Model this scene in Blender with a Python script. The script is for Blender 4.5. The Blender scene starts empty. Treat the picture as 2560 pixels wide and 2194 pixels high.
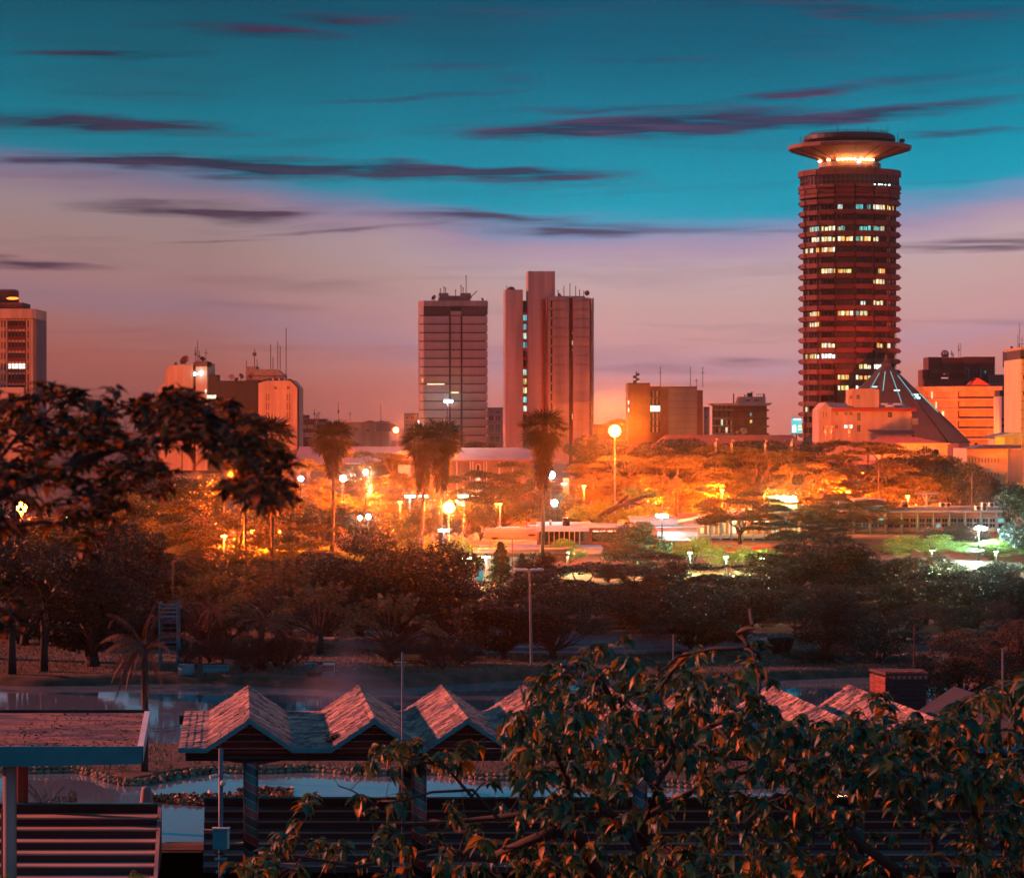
import bpy, math, random
import numpy as np
from mathutils import Vector, Matrix
random.seed(7)
SC = bpy.context.scene
COL = SC.collection
# ------------------------------------------------------------ camera
F = 7835.0      # focal length in photo pixels (2560 wide)
EYE = 14.0      # eye height above the plaza
HY = 1075.0     # photo row of the horizon
cam_d = bpy.data.cameras.new('camera')
cam = bpy.data.objects.new('camera', cam_d); COL.objects.link(cam)
cam.location = (0, 0, EYE); cam.rotation_euler = (math.radians(90), 0, 0)
cam_d.sensor_width = 36; cam_d.sensor_fit = 'HORIZONTAL'
cam_d.lens = F / 2560 * 36
cam_d.shift_y = -22 / 2560
cam_d.clip_start = 0.5; cam_d.clip_end = 12000
cam_d.dof.use_dof = True; cam_d.dof.focus_distance = 50
cam_d.dof.aperture_fstop = (cam_d.lens / 1000) / 0.012
SC.camera = cam
SC.view_settings.view_transform = 'Standard'; SC.view_settings.look = 'None'
SC.view_settings.exposure = .7; SC.view_settings.gamma = 1
SC.view_settings.use_curve_mapping = False
SC.render.engine = 'CYCLES'
cy = SC.cycles
cy.max_bounces = 6; cy.diffuse_bounces = 2; cy.glossy_bounces = 2; cy.transmission_bounces = 3
cy.volume_bounces = 0; cy.transparent_max_bounces = 4
cy.sample_clamp_indirect = 3; cy.use_denoising = True
cy.caustics_reflective = False; cy.caustics_refractive = False

def lin(r, g, b):
    f = lambda c: (c/255/12.92 if c/255 <= .04045 else ((c/255+.055)/1.055)**2.4)
    return (f(r), f(g), f(b), 1)
def X(px, d): return (px-1280)*d/F
def Z(py, d): return EYE-(py-HY)*d/F

# ------------------------------------------------------------ sky
world = bpy.data.worlds.new('World'); SC.world = world; world.use_nodes = True
wn = world.node_tree.nodes; wl = world.node_tree.links
for n in list(wn): wn.remove(n)
def N(t, **k):
    n = wn.new(t)
    for a, b in k.items(): setattr(n, a, b)
    return n
def wmath(op, a, b=None, c=None, clamp=False):
    n = N('ShaderNodeMath', operation=op); n.use_clamp = clamp
    for i, v in enumerate((a, b, c)):
        if v is None: continue
        if isinstance(v, (int, float)): n.inputs[i].default_value = v
        else: wl.new(v, n.inputs[i])
    return n.outputs[0]
tc = N('ShaderNodeTexCoord'); sp = N('ShaderNodeSeparateXYZ'); wl.new(tc.outputs['Generated'], sp.inputs[0])
az = wmath('ARCTAN2', sp.outputs[0], sp.outputs[1])
hyp = wmath('SQRT', wmath('ADD', wmath('MULTIPLY', sp.outputs[0], sp.outputs[0]), wmath('MULTIPLY', sp.outputs[1], sp.outputs[1])))
tan_el = wmath('DIVIDE', sp.outputs[2], wmath('MAXIMUM', hyp, .02))
U = wmath('MULTIPLY', az, F/1000)
V = wmath('MULTIPLY', tan_el, F/1000)
uv = N('ShaderNodeCombineXYZ'); wl.new(U, uv.inputs[0]); wl.new(V, uv.inputs[1])
# ragged horizontal warp
mp = N('ShaderNodeMapping'); mp.inputs['Scale'].default_value = (2.2, 16, 1); wl.new(uv.outputs[0], mp.inputs[0])
nz = N('ShaderNodeTexNoise'); nz.inputs['Scale'].default_value = 1.0; nz.inputs['Detail'].default_value = 5; wl.new(mp.outputs[0], nz.inputs['Vector'])
nc = wmath('SUBTRACT', nz.outputs[0], .5)
warp = N('ShaderNodeCombineXYZ'); wl.new(wmath('MULTIPLY', nc, .20), warp.inputs[0]); wl.new(wmath('MULTIPLY', nc, .075), warp.inputs[1])
uvw = N('ShaderNodeVectorMath', operation='ADD'); wl.new(uv.outputs[0], uvw.inputs[0]); wl.new(warp.outputs[0], uvw.inputs[1])
# how high the rose band climbs, by azimuth
sh = N('ShaderNodeValToRGB'); sh.color_ramp.interpolation = 'EASE'
wl.new(wmath('MULTIPLY_ADD', U, 1/2.8, .5), sh.inputs[0])
pts = [(0.02, .205), (.20, .165), (.36, .09), (.50, .02), (.72, .015), (.86, .075), (.98, .12)]
while len(sh.color_ramp.elements) < len(pts): sh.color_ramp.elements.new(.5)
for e, (p, v) in zip(sh.color_ramp.elements, pts): e.position = p; e.color = (v, v, v, 1)
lift = N('ShaderNodeRGBToBW'); wl.new(sh.outputs[0], lift.inputs[0])
V2 = wmath('SUBTRACT', wmath('MULTIPLY_ADD', nc, .09, V), lift.outputs[0])
ramp = N('ShaderNodeValToRGB')
stops = [(-.2, (150, 84, 84)), (0, (204, 118, 108)), (.08, (202, 134, 130)), (.14, (186, 144, 158)), (.20, (200, 150, 152)), (.30, (196, 160, 158)), (.38, (190, 164, 170)),
         (.44, (170, 146, 172)), (.487, (112, 146, 184)), (.525, (0, 154, 182)), (.62, (0, 144, 172)), (.77, (0, 120, 148)),
         (.92, (0, 96, 124)), (1.075, (0, 80, 108)), (1.9, (22, 112, 148)), (4.2, (44, 128, 172))]
V2n = wmath('MULTIPLY_ADD', V2, 1/4.4, .2/4.4)
wl.new(V2n, ramp.inputs[0])
while len(ramp.color_ramp.elements) < len(stops): ramp.color_ramp.elements.new(.5)
for e, (v, c) in zip(ramp.color_ramp.elements, stops): e.position = (v+.2)/4.4; e.color = lin(*c)
# streaky clouds: x, y, half length, half thickness, tilt, strength (photo pixels)
clouds = [(865,48,190,26,-1,.5),(670,82,260,30,-5,.5),(255,146,300,26,1,.75),(150,320,620,38,-1,.6),(330,315,380,24,0,.4),(800,424,900,40,-2,1.0),(420,412,560,20,-1,.5),
 (1300,430,350,24,-1,.6),(470,530,330,34,-3,.6),(660,536,200,18,2,.45),(1450,565,560,30,-2,.6),(1110,542,260,24,-3,.45),(80,658,260,22,-3,.55),(1650,312,560,48,3,1.0),
 (2150,296,480,28,5,.8),(1400,328,300,24,3,.6),(1560,270,380,15,1,.45),(1980,240,260,16,4,.65),(2300,196,300,22,6,.35),(2130,38,260,36,-6,.45),(2420,44,260,14,-2,.25),
 (2390,336,220,15,3,.6),(2470,612,330,26,3,.6),(1950,592,170,12,1,.4),(1865,900,150,22,0,.30),(1560,925,420,20,0,.16),(1040,243,360,12,3,.4),(1110,170,240,22,2,.25),
 (1630,152,300,14,-1,.25),(400,70,150,14,0,.2),(850,578,300,9,3,.35),(560,605,200,8,2,.25),(1290,200,90,22,0,.15),(2380,460,240,12,2,.15),(1840,850,260,7,1,.15)]
acc = None
for (cx, cyy, hl, ht, rot, s) in clouds:
    m = N('ShaderNodeMapping', vector_type='TEXTURE')
    m.inputs['Location'].default_value = ((cx-1280)/1000, (HY-cyy)/1000, 0)
    m.inputs['Rotation'].default_value = (0, 0, math.radians(rot))
    m.inputs['Scale'].default_value = (hl/1000, ht/1000*.80, 1)
    wl.new(uvw.outputs[0], m.inputs[0])
    g = N('ShaderNodeTexGradient', gradient_type='SPHERICAL'); wl.new(m.outputs[0], g.inputs[0])
    acc = wmath('MULTIPLY_ADD', g.outputs['Fac'], s*1.45, acc if acc is not None else 0.0)
# fine streak grain inside the clouds
mp2 = N('ShaderNodeMapping'); mp2.inputs['Scale'].default_value = (3.5, 70, 1); mp2.inputs['Rotation'].default_value = (0, 0, .02); wl.new(uv.outputs[0], mp2.inputs[0])
nz2 = N('ShaderNodeTexNoise'); nz2.inputs['Scale'].default_value = 1.0; nz2.inputs['Detail'].default_value = 6; wl.new(mp2.outputs[0], nz2.inputs['Vector'])
cl = wmath('MULTIPLY', acc, wmath('MAXIMUM', wmath('MULTIPLY_ADD', nz2.outputs[0], 4.2, -1.15), .05))
mp3 = N('ShaderNodeMapping'); mp3.inputs['Scale'].default_value = (1.1, 15, 1); mp3.inputs['Rotation'].default_value = (0, 0, -.03); mp3.inputs['Location'].default_value = (3.1, 1.7, 0); wl.new(uvw.outputs[0], mp3.inputs[0])
nz3 = N('ShaderNodeTexNoise'); nz3.inputs['Scale'].default_value = 1.0; nz3.inputs['Detail'].default_value = 7; wl.new(mp3.outputs[0], nz3.inputs['Vector'])
cl = wmath('ADD', cl, wmath('MULTIPLY', wmath('MAXIMUM', wmath('SUBTRACT', nz3.outputs[0], .54), 0.0), 1.5))
cl = wmath('MINIMUM', cl, .9)
ccol = N('ShaderNodeValToRGB'); wl.new(nz2.outputs[0], ccol.inputs[0])
ccol.color_ramp.elements[0].position = .38; ccol.color_ramp.elements[0].color = lin(8, 28, 62)
ccol.color_ramp.elements[1].position = .62; ccol.color_ramp.elements[1].color = lin(78, 50, 84)
mix = N('ShaderNodeMix', data_type='RGBA'); wl.new(cl, mix.inputs[0]); wl.new(ramp.outputs[0], mix.inputs[6]); wl.new(ccol.outputs[0], mix.inputs[7])
# the sky brightens from left to right over the view
br = wmath('MULTIPLY_ADD', wmath('SINE', az), 3.4, .93)
br = wmath('MINIMUM', wmath('MAXIMUM', br, .60), 1.0)
# afterglow of the sunset low behind the camera
back = wmath('MULTIPLY', wmath('MAXIMUM', wmath('MULTIPLY', wmath('COSINE', az), -1.0), 0.0), wmath('POWER', 2.718, wmath('MULTIPLY', wmath('ABSOLUTE', tan_el), -2.2)))
glow = N('ShaderNodeMix', data_type='RGBA', blend_type='ADD'); wl.new(back, glow.inputs[0]); glow.inputs[7].default_value = (.17, .09, .10, 1)
wl.new(mix.outputs[2], glow.inputs[6])
bg = N('ShaderNodeBackground'); wl.new(glow.outputs[2], bg.inputs[0]); wl.new(wmath('MULTIPLY', br, .63), bg.inputs[1])
sky = N('ShaderNodeTexSky', sky_type='NISHITA'); sky.sun_disc = False
sky.sun_elevation = math.radians(16); sky.sun_rotation = math.radians(-67)
bg2 = N('ShaderNodeBackground'); wl.new(sky.outputs[0], bg2.inputs[0]); bg2.inputs[1].default_value = .0003
ad = N('ShaderNodeAddShader'); wl.new(bg.outputs[0], ad.inputs[0]); wl.new(bg2.outputs[0], ad.inputs[1])
out = N('ShaderNodeOutputWorld'); wl.new(ad.outputs[0], out.inputs[0])
world.cycles.sampling_method = 'MANUAL'; world.cycles.sample_map_resolution = 1024

sun_d = bpy.data.lights.new('sun', 'SUN'); sun = bpy.data.objects.new('sun', sun_d); COL.objects.link(sun)
sun_d.energy = 5.0; sun_d.angle = math.radians(.6); sun_d.color = (1, .22, .15)
sun.rotation_euler = Vector((1, -.42, -.32)).to_track_quat('-Z', 'Y').to_euler()

# ------------------------------------------------------------ materials
MATS = {}
def mat(name, col, rough=.8, var=.25, scale=1.0, bump=0.0, metal=0.0, spec=.3, col2=None, island=0.0, stretch=(1, 1, 1), trans=0.0, objvar=0.0, coord='Object', detail=4, lo=.35, hi=.65):
    if name in MATS: return MATS[name]
    m = bpy.data.materials.new(name); m.use_nodes = True; MATS[name] = m
    nt = m.node_tree; nd = nt.nodes; lk = nt.links
    b = nd['Principled BSDF']
    b.inputs['Roughness'].default_value = rough; b.inputs['Metallic'].default_value = metal
    b.inputs['Specular IOR Level'].default_value = spec
    c = tuple(col[:3]) + (1,)
    c2 = tuple(col2[:3]) + (1,) if col2 else tuple(max(0, v*(1-var)) for v in col[:3]) + (1,)
    t = nd.new('ShaderNodeTexCoord'); mp = nd.new('ShaderNodeMapping'); mp.inputs['Scale'].default_value = stretch
    lk.new(t.outputs[coord], mp.inputs[0])
    nz = nd.new('ShaderNodeTexNoise'); nz.inputs['Scale'].default_value = scale; nz.inputs['Detail'].default_value = detail
    lk.new(mp.outputs[0], nz.inputs['Vector'])
    r = nd.new('ShaderNodeValToRGB'); r.color_ramp.elements[0].position = lo; r.color_ramp.elements[1].position = hi
    r.color_ramp.elements[0].color = c2; r.color_ramp.elements[1].color = c
    lk.new(nz.outputs[0], r.inputs[0]); o = r.outputs[0]
    for src, amt in (('island', island), ('obj', objvar)):
        if not amt: continue
        if src == 'island': g = nd.new('ShaderNodeNewGeometry'); so = g.outputs['Random Per Island']
        else: g = nd.new('ShaderNodeObjectInfo'); so = g.outputs['Random']
        ma = nd.new('ShaderNodeMath'); ma.operation = 'MULTIPLY_ADD'; lk.new(so, ma.inputs[0]); ma.inputs[1].default_value = 2*amt; ma.inputs[2].default_value = 1-amt
        mx = nd.new('ShaderNodeVectorMath'); mx.operation = 'SCALE'; lk.new(o, mx.inputs[0]); lk.new(ma.outputs[0], mx.inputs['Scale']); o = mx.outputs[0]
    lk.new(o, b.inputs['Base Color'])
    if bump:
        bp = nd.new('ShaderNodeBump'); bp.inputs['Strength'].default_value = bump; bp.inputs['Distance'].default_value = .05
        lk.new(nz.outputs[0], bp.inputs['Height']); lk.new(bp.outputs[0], b.inputs['Normal'])
    if trans:
        tr = nd.new('ShaderNodeBsdfTranslucent'); lk.new(o, tr.inputs[0]); ms = nd.new('ShaderNodeMixShader'); ms.inputs[0].default_value = trans
        lk.new(b.outputs[0], ms.inputs[1]); lk.new(tr.outputs[0], ms.inputs[2]); lk.new(ms.outputs[0], nd['Material Output'].inputs[0])
    return m
def emit(name, col, strength):
    if name in MATS: return MATS[name]
    m = bpy.data.materials.new(name); m.use_nodes = True; MATS[name] = m
    nt = m.node_tree; b = nt.nodes['Principled BSDF']
    b.inputs['Base Color'].default_value = (.02, .02, .02, 1)
    b.inputs['Emission Color'].default_value = tuple(col[:3]) + (1,); b.inputs['Emission Strength'].default_value = strength
    return m
def lit_window(name, cols, strength, sc=1.0):
    """window lit from within: curtains in vertical folds, tone chosen per window"""
    if name in MATS: return MATS[name]
    m = bpy.data.materials.new(name); m.use_nodes = True; MATS[name] = m
    nt = m.node_tree; nd = nt.nodes; lk = nt.links; b = nd['Principled BSDF']
    b.inputs['Base Color'].default_value = (.03, .03, .03, 1); b.inputs['Roughness'].default_value = .2
    t = nd.new('ShaderNodeTexCoord'); oi = nd.new('ShaderNodeObjectInfo')
    ad = nd.new('ShaderNodeVectorMath'); ad.operation = 'ADD'; lk.new(t.outputs['Object'], ad.inputs[0]); lk.new(oi.outputs['Location'], ad.inputs[1])
    mp = nd.new('ShaderNodeMapping'); mp.inputs['Scale'].default_value = (3.1*sc, 3.1*sc, .35); lk.new(ad.outputs[0], mp.inputs[0])
    nz = nd.new('ShaderNodeTexNoise'); nz.inputs['Scale'].default_value = 1; nz.inputs['Detail'].default_value = 3; lk.new(mp.outputs[0], nz.inputs['Vector'])
    r = nd.new('ShaderNodeValToRGB'); lk.new(oi.outputs['Random'], r.inputs[0]); r.color_ramp.interpolation = 'CONSTANT'
    while len(r.color_ramp.elements) < len(cols): r.color_ramp.elements.new(.5)
    for i, (e, c) in enumerate(zip(r.color_ramp.elements, cols)): e.position = i/len(cols); e.color = tuple(c[:3])+(1,)
    mr = nd.new('ShaderNodeMapRange'); mr.inputs[1].default_value = .35; mr.inputs[2].default_value = .68; mr.inputs[3].default_value = .12*strength; mr.inputs[4].default_value = strength
    lk.new(nz.outputs[0], mr.inputs[0]); lk.new(r.outputs[0], b.inputs['Emission Color']); lk.new(mr.outputs[0], b.inputs['Emission Strength'])
    return m

def leafy(name, stops, rough=.4, trans=.35, spec=.6, veins=0.0):
    """leaf material whose hue is picked leaf by leaf"""
    m = bpy.data.materials.new(name); m.use_nodes = True; MATS[name] = m; nt = m.node_tree; nd = nt.nodes; lk = nt.links; b = nd['Principled BSDF']
    g = nd.new('ShaderNodeNewGeometry'); oi = nd.new('ShaderNodeObjectInfo'); a = nd.new('ShaderNodeMath'); a.operation = 'ADD'; lk.new(g.outputs['Random Per Island'], a.inputs[0]); lk.new(oi.outputs['Random'], a.inputs[1])
    fr = nd.new('ShaderNodeMath'); fr.operation = 'FRACT'; lk.new(a.outputs[0], fr.inputs[0]); r = nd.new('ShaderNodeValToRGB'); lk.new(fr.outputs[0], r.inputs[0])
    while len(r.color_ramp.elements) < len(stops): r.color_ramp.elements.new(.5)
    for e, (q, c) in zip(r.color_ramp.elements, stops): e.position = q; e.color = tuple(c)+(1,)
    t = nd.new('ShaderNodeTexCoord'); nz = nd.new('ShaderNodeTexNoise'); nz.inputs['Scale'].default_value = 30; lk.new(t.outputs['Object'], nz.inputs['Vector'])
    ma = nd.new('ShaderNodeMath'); ma.operation = 'MULTIPLY_ADD'; lk.new(nz.outputs[0], ma.inputs[0]); ma.inputs[1].default_value = .9; ma.inputs[2].default_value = .5
    sc = nd.new('ShaderNodeVectorMath'); sc.operation = 'SCALE'; lk.new(r.outputs[0], sc.inputs[0]); lk.new(ma.outputs[0], sc.inputs['Scale'])
    lk.new(sc.outputs[0], b.inputs['Base Color']); b.inputs['Roughness'].default_value = rough; b.inputs['Specular IOR Level'].default_value = spec
    tr = nd.new('ShaderNodeBsdfTranslucent'); lk.new(sc.outputs[0], tr.inputs[0]); ms = nd.new('ShaderNodeMixShader'); ms.inputs[0].default_value = trans
    lk.new(b.outputs[0], ms.inputs[1]); lk.new(tr.outputs[0], ms.inputs[2]); lk.new(ms.outputs[0], nd['Material Output'].inputs[0]); return m
# ------------------------------------------------------------ mesh helpers
WO = {}
def props(o, label=None, cat=None, group=None, kind=None):
    if label: o['label'] = label
    if cat: o['category'] = cat
    if group: o['group'] = group
    if kind: o['kind'] = kind
    return o
def thing(name, label, cat, loc, group=None, kind=None):
    o = bpy.data.objects.new(name, None); COL.objects.link(o); o.location = loc; o.empty_display_size = .5
    WO[o.name] = Vector(loc); return props(o, label, cat, group, kind)
def origin(o):
    return WO.get(o.name, Vector((0, 0, 0))) if o is not None else Vector((0, 0, 0))
def link(name, me, parent=None, loc=None, rot=(0, 0, 0), sc=(1, 1, 1)):
    """loc in world coordinates; None = the mesh is already in the parent's frame"""
    o = bpy.data.objects.new(name, me); COL.objects.link(o)
    base = origin(parent)
    o.location = (Vector(loc)-base) if loc is not None else (0, 0, 0)
    o.rotation_euler = rot; o.scale = sc
    WO[o.name] = Vector(loc) if loc is not None else base
    if parent is not None: o.parent = parent
    return o
def mesh_np(name, verts, faces, m, smooth=False, mi=None):
    """verts (n,3), faces (k,3|4) arrays"""
    me = bpy.data.meshes.new(name); verts = np.asarray(verts, np.float32); faces = np.asarray(faces, np.int32)
    k, c = faces.shape
    me.vertices.add(len(verts)); me.vertices.foreach_set('co', verts.ravel())
    me.loops.add(k*c); me.loops.foreach_set('vertex_index', faces.ravel())
    me.polygons.add(k); me.polygons.foreach_set('loop_start', np.arange(0, k*c, c, dtype=np.int32))
    me.polygons.foreach_set('loop_total', np.full(k, c, np.int32))
    if smooth: me.polygons.foreach_set('use_smooth', np.ones(k, bool))
    if mi is not None: me.polygons.foreach_set('material_index', np.asarray(mi, np.int32))
    for mm in (m if isinstance(m, (list, tuple)) else [m]): me.materials.append(mm)
    me.update(calc_edges=True); return me
class MB:
    """collects shapes in world coordinates, links them as one mesh"""
    def __init__(s): s.v = []; s.f = []; s.m = []; s.cur = 0
    def add(s, vs, fs):
        b = len(s.v); s.v += [tuple(v) for v in vs]; s.f += [tuple(b+i for i in f) for f in fs]; s.m += [s.cur]*len(fs); return s
    def box(s, x0, x1, y0, y1, z0, z1):
        v = [(x, y, z) for z in (z0, z1) for y in (y0, y1) for x in (x0, x1)]
        return s.add(v, [(0,2,3,1),(4,5,7,6),(0,1,5,4),(2,6,7,3),(0,4,6,2),(1,3,7,5)])
    def prism(s, poly, y0, y1):
        """outline in x,z pushed from y0 to y1"""
        n = len(poly); v = [(x, y0, z) for x, z in poly] + [(x, y1, z) for x, z in poly]
        return s.add(v, [tuple(range(n)), tuple(range(2*n-1, n-1, -1))] + [(i, i+n, (i+1) % n+n, (i+1) % n) for i in range(n)])
    def plan(s, poly, z0, z1):
        """outline in x,y raised from z0 to z1"""
        n = len(poly); v = [(x, y, z0) for x, y in poly] + [(x, y, z1) for x, y in poly]
        return s.add(v, [tuple(range(n-1, -1, -1)), tuple(range(n, 2*n))] + [(i, (i+1) % n, (i+1) % n+n, i+n) for i in range(n)])
    def tube(s, pts, r, n=6, cap=True):
        pts = [Vector(p) for p in pts]; rs = r if isinstance(r, (list, tuple)) else [r]*len(pts); b = len(s.v); k = len(pts)
        for i, p in enumerate(pts):
            d = (pts[min(i+1, k-1)]-pts[max(i-1, 0)]).normalized()
            a = d.cross(Vector((0, 0, 1)) if abs(d.z) < .9 else Vector((1, 0, 0))).normalized(); c = d.cross(a)
            for j in range(n):
                t = 2*math.pi*j/n; s.v.append(tuple(p+(a*math.cos(t)+c*math.sin(t))*rs[i]))
        fs = [(b+i*n+j, b+i*n+(j+1) % n, b+(i+1)*n+(j+1) % n, b+(i+1)*n+j) for i in range(k-1) for j in range(n)]
        if cap: fs += [tuple(b+j for j in range(n-1, -1, -1)), tuple(b+(k-1)*n+j for j in range(n))]
        s.f += fs; s.m += [s.cur]*len(fs); return s
    def lathe(s, cx, cy_, prof, n=16, cap=True):
        b = len(s.v); k = len(prof)
        for r, z in prof:
            for j in range(n):
                t = 2*math.pi*(j+.5)/n; s.v.append((cx+r*math.cos(t), cy_+r*math.sin(t), z))
        fs = [(b+i*n+j, b+i*n+(j+1) % n, b+(i+1)*n+(j+1) % n, b+(i+1)*n+j) for i in range(k-1) for j in range(n)]
        if cap: fs += [tuple(b+j for j in range(n-1, -1, -1)), tuple(b+(k-1)*n+j for j in range(n))]
        s.f += fs; s.m += [s.cur]*len(fs); return s
    def ball(s, c, r, seg=8, ring=5, sq=(1, 1, 1)):
        b = len(s.v)
        for i in range(ring+1):
            p = math.pi*i/ring
            for j in range(seg):
                t = 2*math.pi*j/seg; s.v.append((c[0]+r*sq[0]*math.sin(p)*math.cos(t), c[1]+r*sq[1]*math.sin(p)*math.sin(t), c[2]+r*sq[2]*math.cos(p)))
        fs = [(b+i*seg+j, b+(i+1)*seg+j, b+(i+1)*seg+(j+1) % seg, b+i*seg+(j+1) % seg) for i in range(ring) for j in range(seg)]
        s.f += fs; s.m += [s.cur]*len(fs); return s
    def build(s, name, m, parent=None, smooth=False, kind=None, label=None):
        me = bpy.data.meshes.new(name); b = origin(parent)
        me.from_pydata([(v[0]-b.x, v[1]-b.y, v[2]-b.z) for v in s.v], [], s.f)
        for mm in (m if isinstance(m, (list, tuple)) else [m]): me.materials.append(mm)
        me.polygons.foreach_set('material_index', s.m)
        if smooth: me.polygons.foreach_set('use_smooth', [True]*len(s.f))
        me.update(); o = link(name, me, parent); props(o, label=label, kind=kind); return o
CUBES = {}
def cube_mesh(m):
    if m.name not in CUBES:
        v = [(x-.5, y-.5, z-.5) for z in (0, 1) for y in (0, 1) for x in (0, 1)]
        CUBES[m.name] = mesh_np('block_'+m.name, v, [(0,2,3,1),(4,5,7,6),(0,1,5,4),(2,6,7,3),(0,4,6,2),(1,3,7,5)], m)
    return CUBES[m.name]
def blk(name, m, parent, x0, x1, y0, y1, z0, z1, label=None):
    o = link(name, cube_mesh(m), parent, ((x0+x1)/2, (y0+y1)/2, (z0+z1)/2), sc=(abs(x1-x0), abs(y1-y0), abs(z1-z0)))
    if label: o['label'] = label
    return o
WIN = {}
def window(parent, x0, x1, z0, z1, y, pane, frame, mull=1, name='window'):
    """framed window let into a wall whose face lies at y (facing -y): proud frame, pane set back inside it"""
    k = (pane.name, frame.name, mull)
    if k not in WIN:
        b = MB(); t = .07
        b.cur = 0
        b.box(-.5, .5, -.12, .0, .5-t, .5).box(-.5, .5, -.12, .0, -.5, -.5+t).box(-.5, -.5+t, -.12, 0, -.5+t, .5-t).box(.5-t, .5, -.12, 0, -.5+t, .5-t)
        for i in range(mull): c = -.5+(i+1)/(mull+1); b.box(c-.02, c+.02, -.10, 0, -.5+t, .5-t)
        b.cur = 1; b.box(-.5+t, .5-t, -.03, 0, -.5+t, .5-t)
        me = bpy.data.meshes.new('window'); me.from_pydata(b.v, [], b.f); me.materials.append(frame); me.materials.append(pane)
        me.polygons.foreach_set('material_index', b.m); me.update(); WIN[k] = me
    return link(name, WIN[k], parent, ((x0+x1)/2, y, (z0+z1)/2), sc=(abs(x1-x0), 1, abs(z1-z0)))
# ------------------------------------------------------------ ground
WATER = -.5
def sstep(a, b, x):
    t = np.clip((x-a)/(b-a), 0, 1); return t*t*(3-2*t)
def ground_z(x, y):
    x = np.asarray(x, float); y = np.asarray(y, float)
    z = 4*sstep(300, 1000, y)
    far = 179 + 3*np.sin(x*.11) + 2*np.sin(x*.31+1)
    lake = sstep(106.8, 107.6, y)*(1-sstep(far-1.5, far+2.0, y))
    # island: a low promenade across the lake
    fr = 133.2 - 4.6*np.exp(-((x+15.5)/2.2)**2) - 2.5*sstep(-12, 3, x) - 3.4*sstep(-3, 6, x) + .5*np.sin(x*1.3)
    bk = 143.0 - 3*sstep(-5, 4, x) + 1.2*np.sin(x*.35)
    isl = sstep(fr-.35, fr+.15, y)*(1-sstep(bk-1, bk+1.2, y))*(1-sstep(22, 27, x))
    z = z - 1.9*lake*(1-isl) - .25*lake*isl
    z = z + .25*np.sin(x*.05)*np.sin(y*.043)*sstep(185, 230, y)*(1-sstep(500, 700, y))
    return z
def gz(x, y): return float(ground_z(x, y))
ys = np.concatenate([np.arange(-60, 95, 12.), np.arange(95, 200, .5), np.arange(200, 330, 3.), np.arange(330, 1000, 20.), np.arange(1000, 3001, 200.)])
xs = np.concatenate([np.arange(-2400, -200, 200.), np.arange(-200, -40, 8.), np.arange(-40, 40, .5), np.arange(40, 200, 8.), np.arange(200, 2401, 200.)])
gx, gy = np.meshgrid(xs, ys); zz = ground_z(gx, gy)
vv = np.stack([gx.ravel(), gy.ravel(), zz.ravel()], 1); nx_, ny_ = len(xs), len(ys)
ii = (np.arange(ny_-1)[:, None]*nx_ + np.arange(nx_-1)[None]).ravel()
ff = np.stack([ii, ii+1, ii+nx_+1, ii+nx_], 1)
m_soil = mat('soil', (.13, .055, .04), .95, scale=.9, bump=.9, col2=(.025, .03, .015), detail=10, coord='Object')
g = link('ground', mesh_np('ground', vv, ff, m_soil, smooth=True)); props(g, kind='structure')
def water_mat():
    m = bpy.data.materials.new('water'); m.use_nodes = True; nt = m.node_tree; b = nt.nodes['Principled BSDF']
    b.inputs['Base Color'].default_value = (.62, .72, .80, 1); b.inputs['Roughness'].default_value = .05; b.inputs['IOR'].default_value = 1.33
    b.inputs['Specular IOR Level'].default_value = 1.0; b.inputs['Metallic'].default_value = .78
    t = nt.nodes.new('ShaderNodeTexCoord'); mp = nt.nodes.new('ShaderNodeMapping'); mp.inputs['Scale'].default_value = (.5, .2, 1); nt.links.new(t.outputs['Object'], mp.inputs[0])
    nz = nt.nodes.new('ShaderNodeTexNoise'); nz.inputs['Scale'].default_value = 3; nz.inputs['Detail'].default_value = 3; nt.links.new(mp.outputs[0], nz.inputs['Vector'])
    bp = nt.nodes.new('ShaderNodeBump'); bp.inputs['Strength'].default_value = .12; bp.inputs['Distance'].default_value = .03
    nt.links.new(nz.outputs[0], bp.inputs['Height']); nt.links.new(bp.outputs[0], b.inputs['Normal']); return m
wb = MB(); wb.add([(-70, 107, WATER), (70, 107, WATER), (70, 188, WATER), (-70, 188, WATER)], [(0, 1, 2, 3)])
o = wb.build('lake_water', water_mat()); props(o, kind='structure')
road = MB(); road.box(-200, 200, 262, 276, .004, .06)
o = road.build('road', mat('asphalt', (.05, .05, .052), .9, scale=2)); props(o, kind='structure')

# ------------------------------------------------------------ materials of the city
m_conc = mat('concrete_pale', (.30, .26, .255), .85, .38, .3, coord='Object', stretch=(1.6, 1.6, .12), bump=.1, detail=8)
m_concd = mat('concrete_weathered', (.17, .155, .16), .9, .35, .15, stretch=(1.5, 1.5, .3), detail=8)
m_buff = mat('buff_render', (.46, .33, .24), .85, .30, .35, stretch=(1.8, 1.8, .2), detail=8)
m_yell = mat('yellow_render', (.55, .42, .22), .85, .2, .3, stretch=(1.5, 1.5, .3), detail=8)
m_redp = mat('red_paint', (.34, .04, .04), .7, .3, .3)
m_spand = mat('tower_spandrel', (.12, .032, .028), .8, .3, .25, stretch=(1, 1, 2), objvar=.18, detail=6)
m_dark = mat('dark_glass', (.014, .013, .018), .25, .4, .8, spec=.3, objvar=.4)
m_dull = mat('window_recess', (.05, .04, .04), .6, .5, .6, objvar=.5)
m_brown = mat('brown_brick', (.11, .045, .04), .9, .3, .6, detail=8)
m_roofr = mat('red_tiles', (.30, .07, .05), .85, .35, 2.0, detail=8)
m_roofg = mat('grey_sheet', (.16, .16, .19), .6, .3, 1.0)
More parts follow.
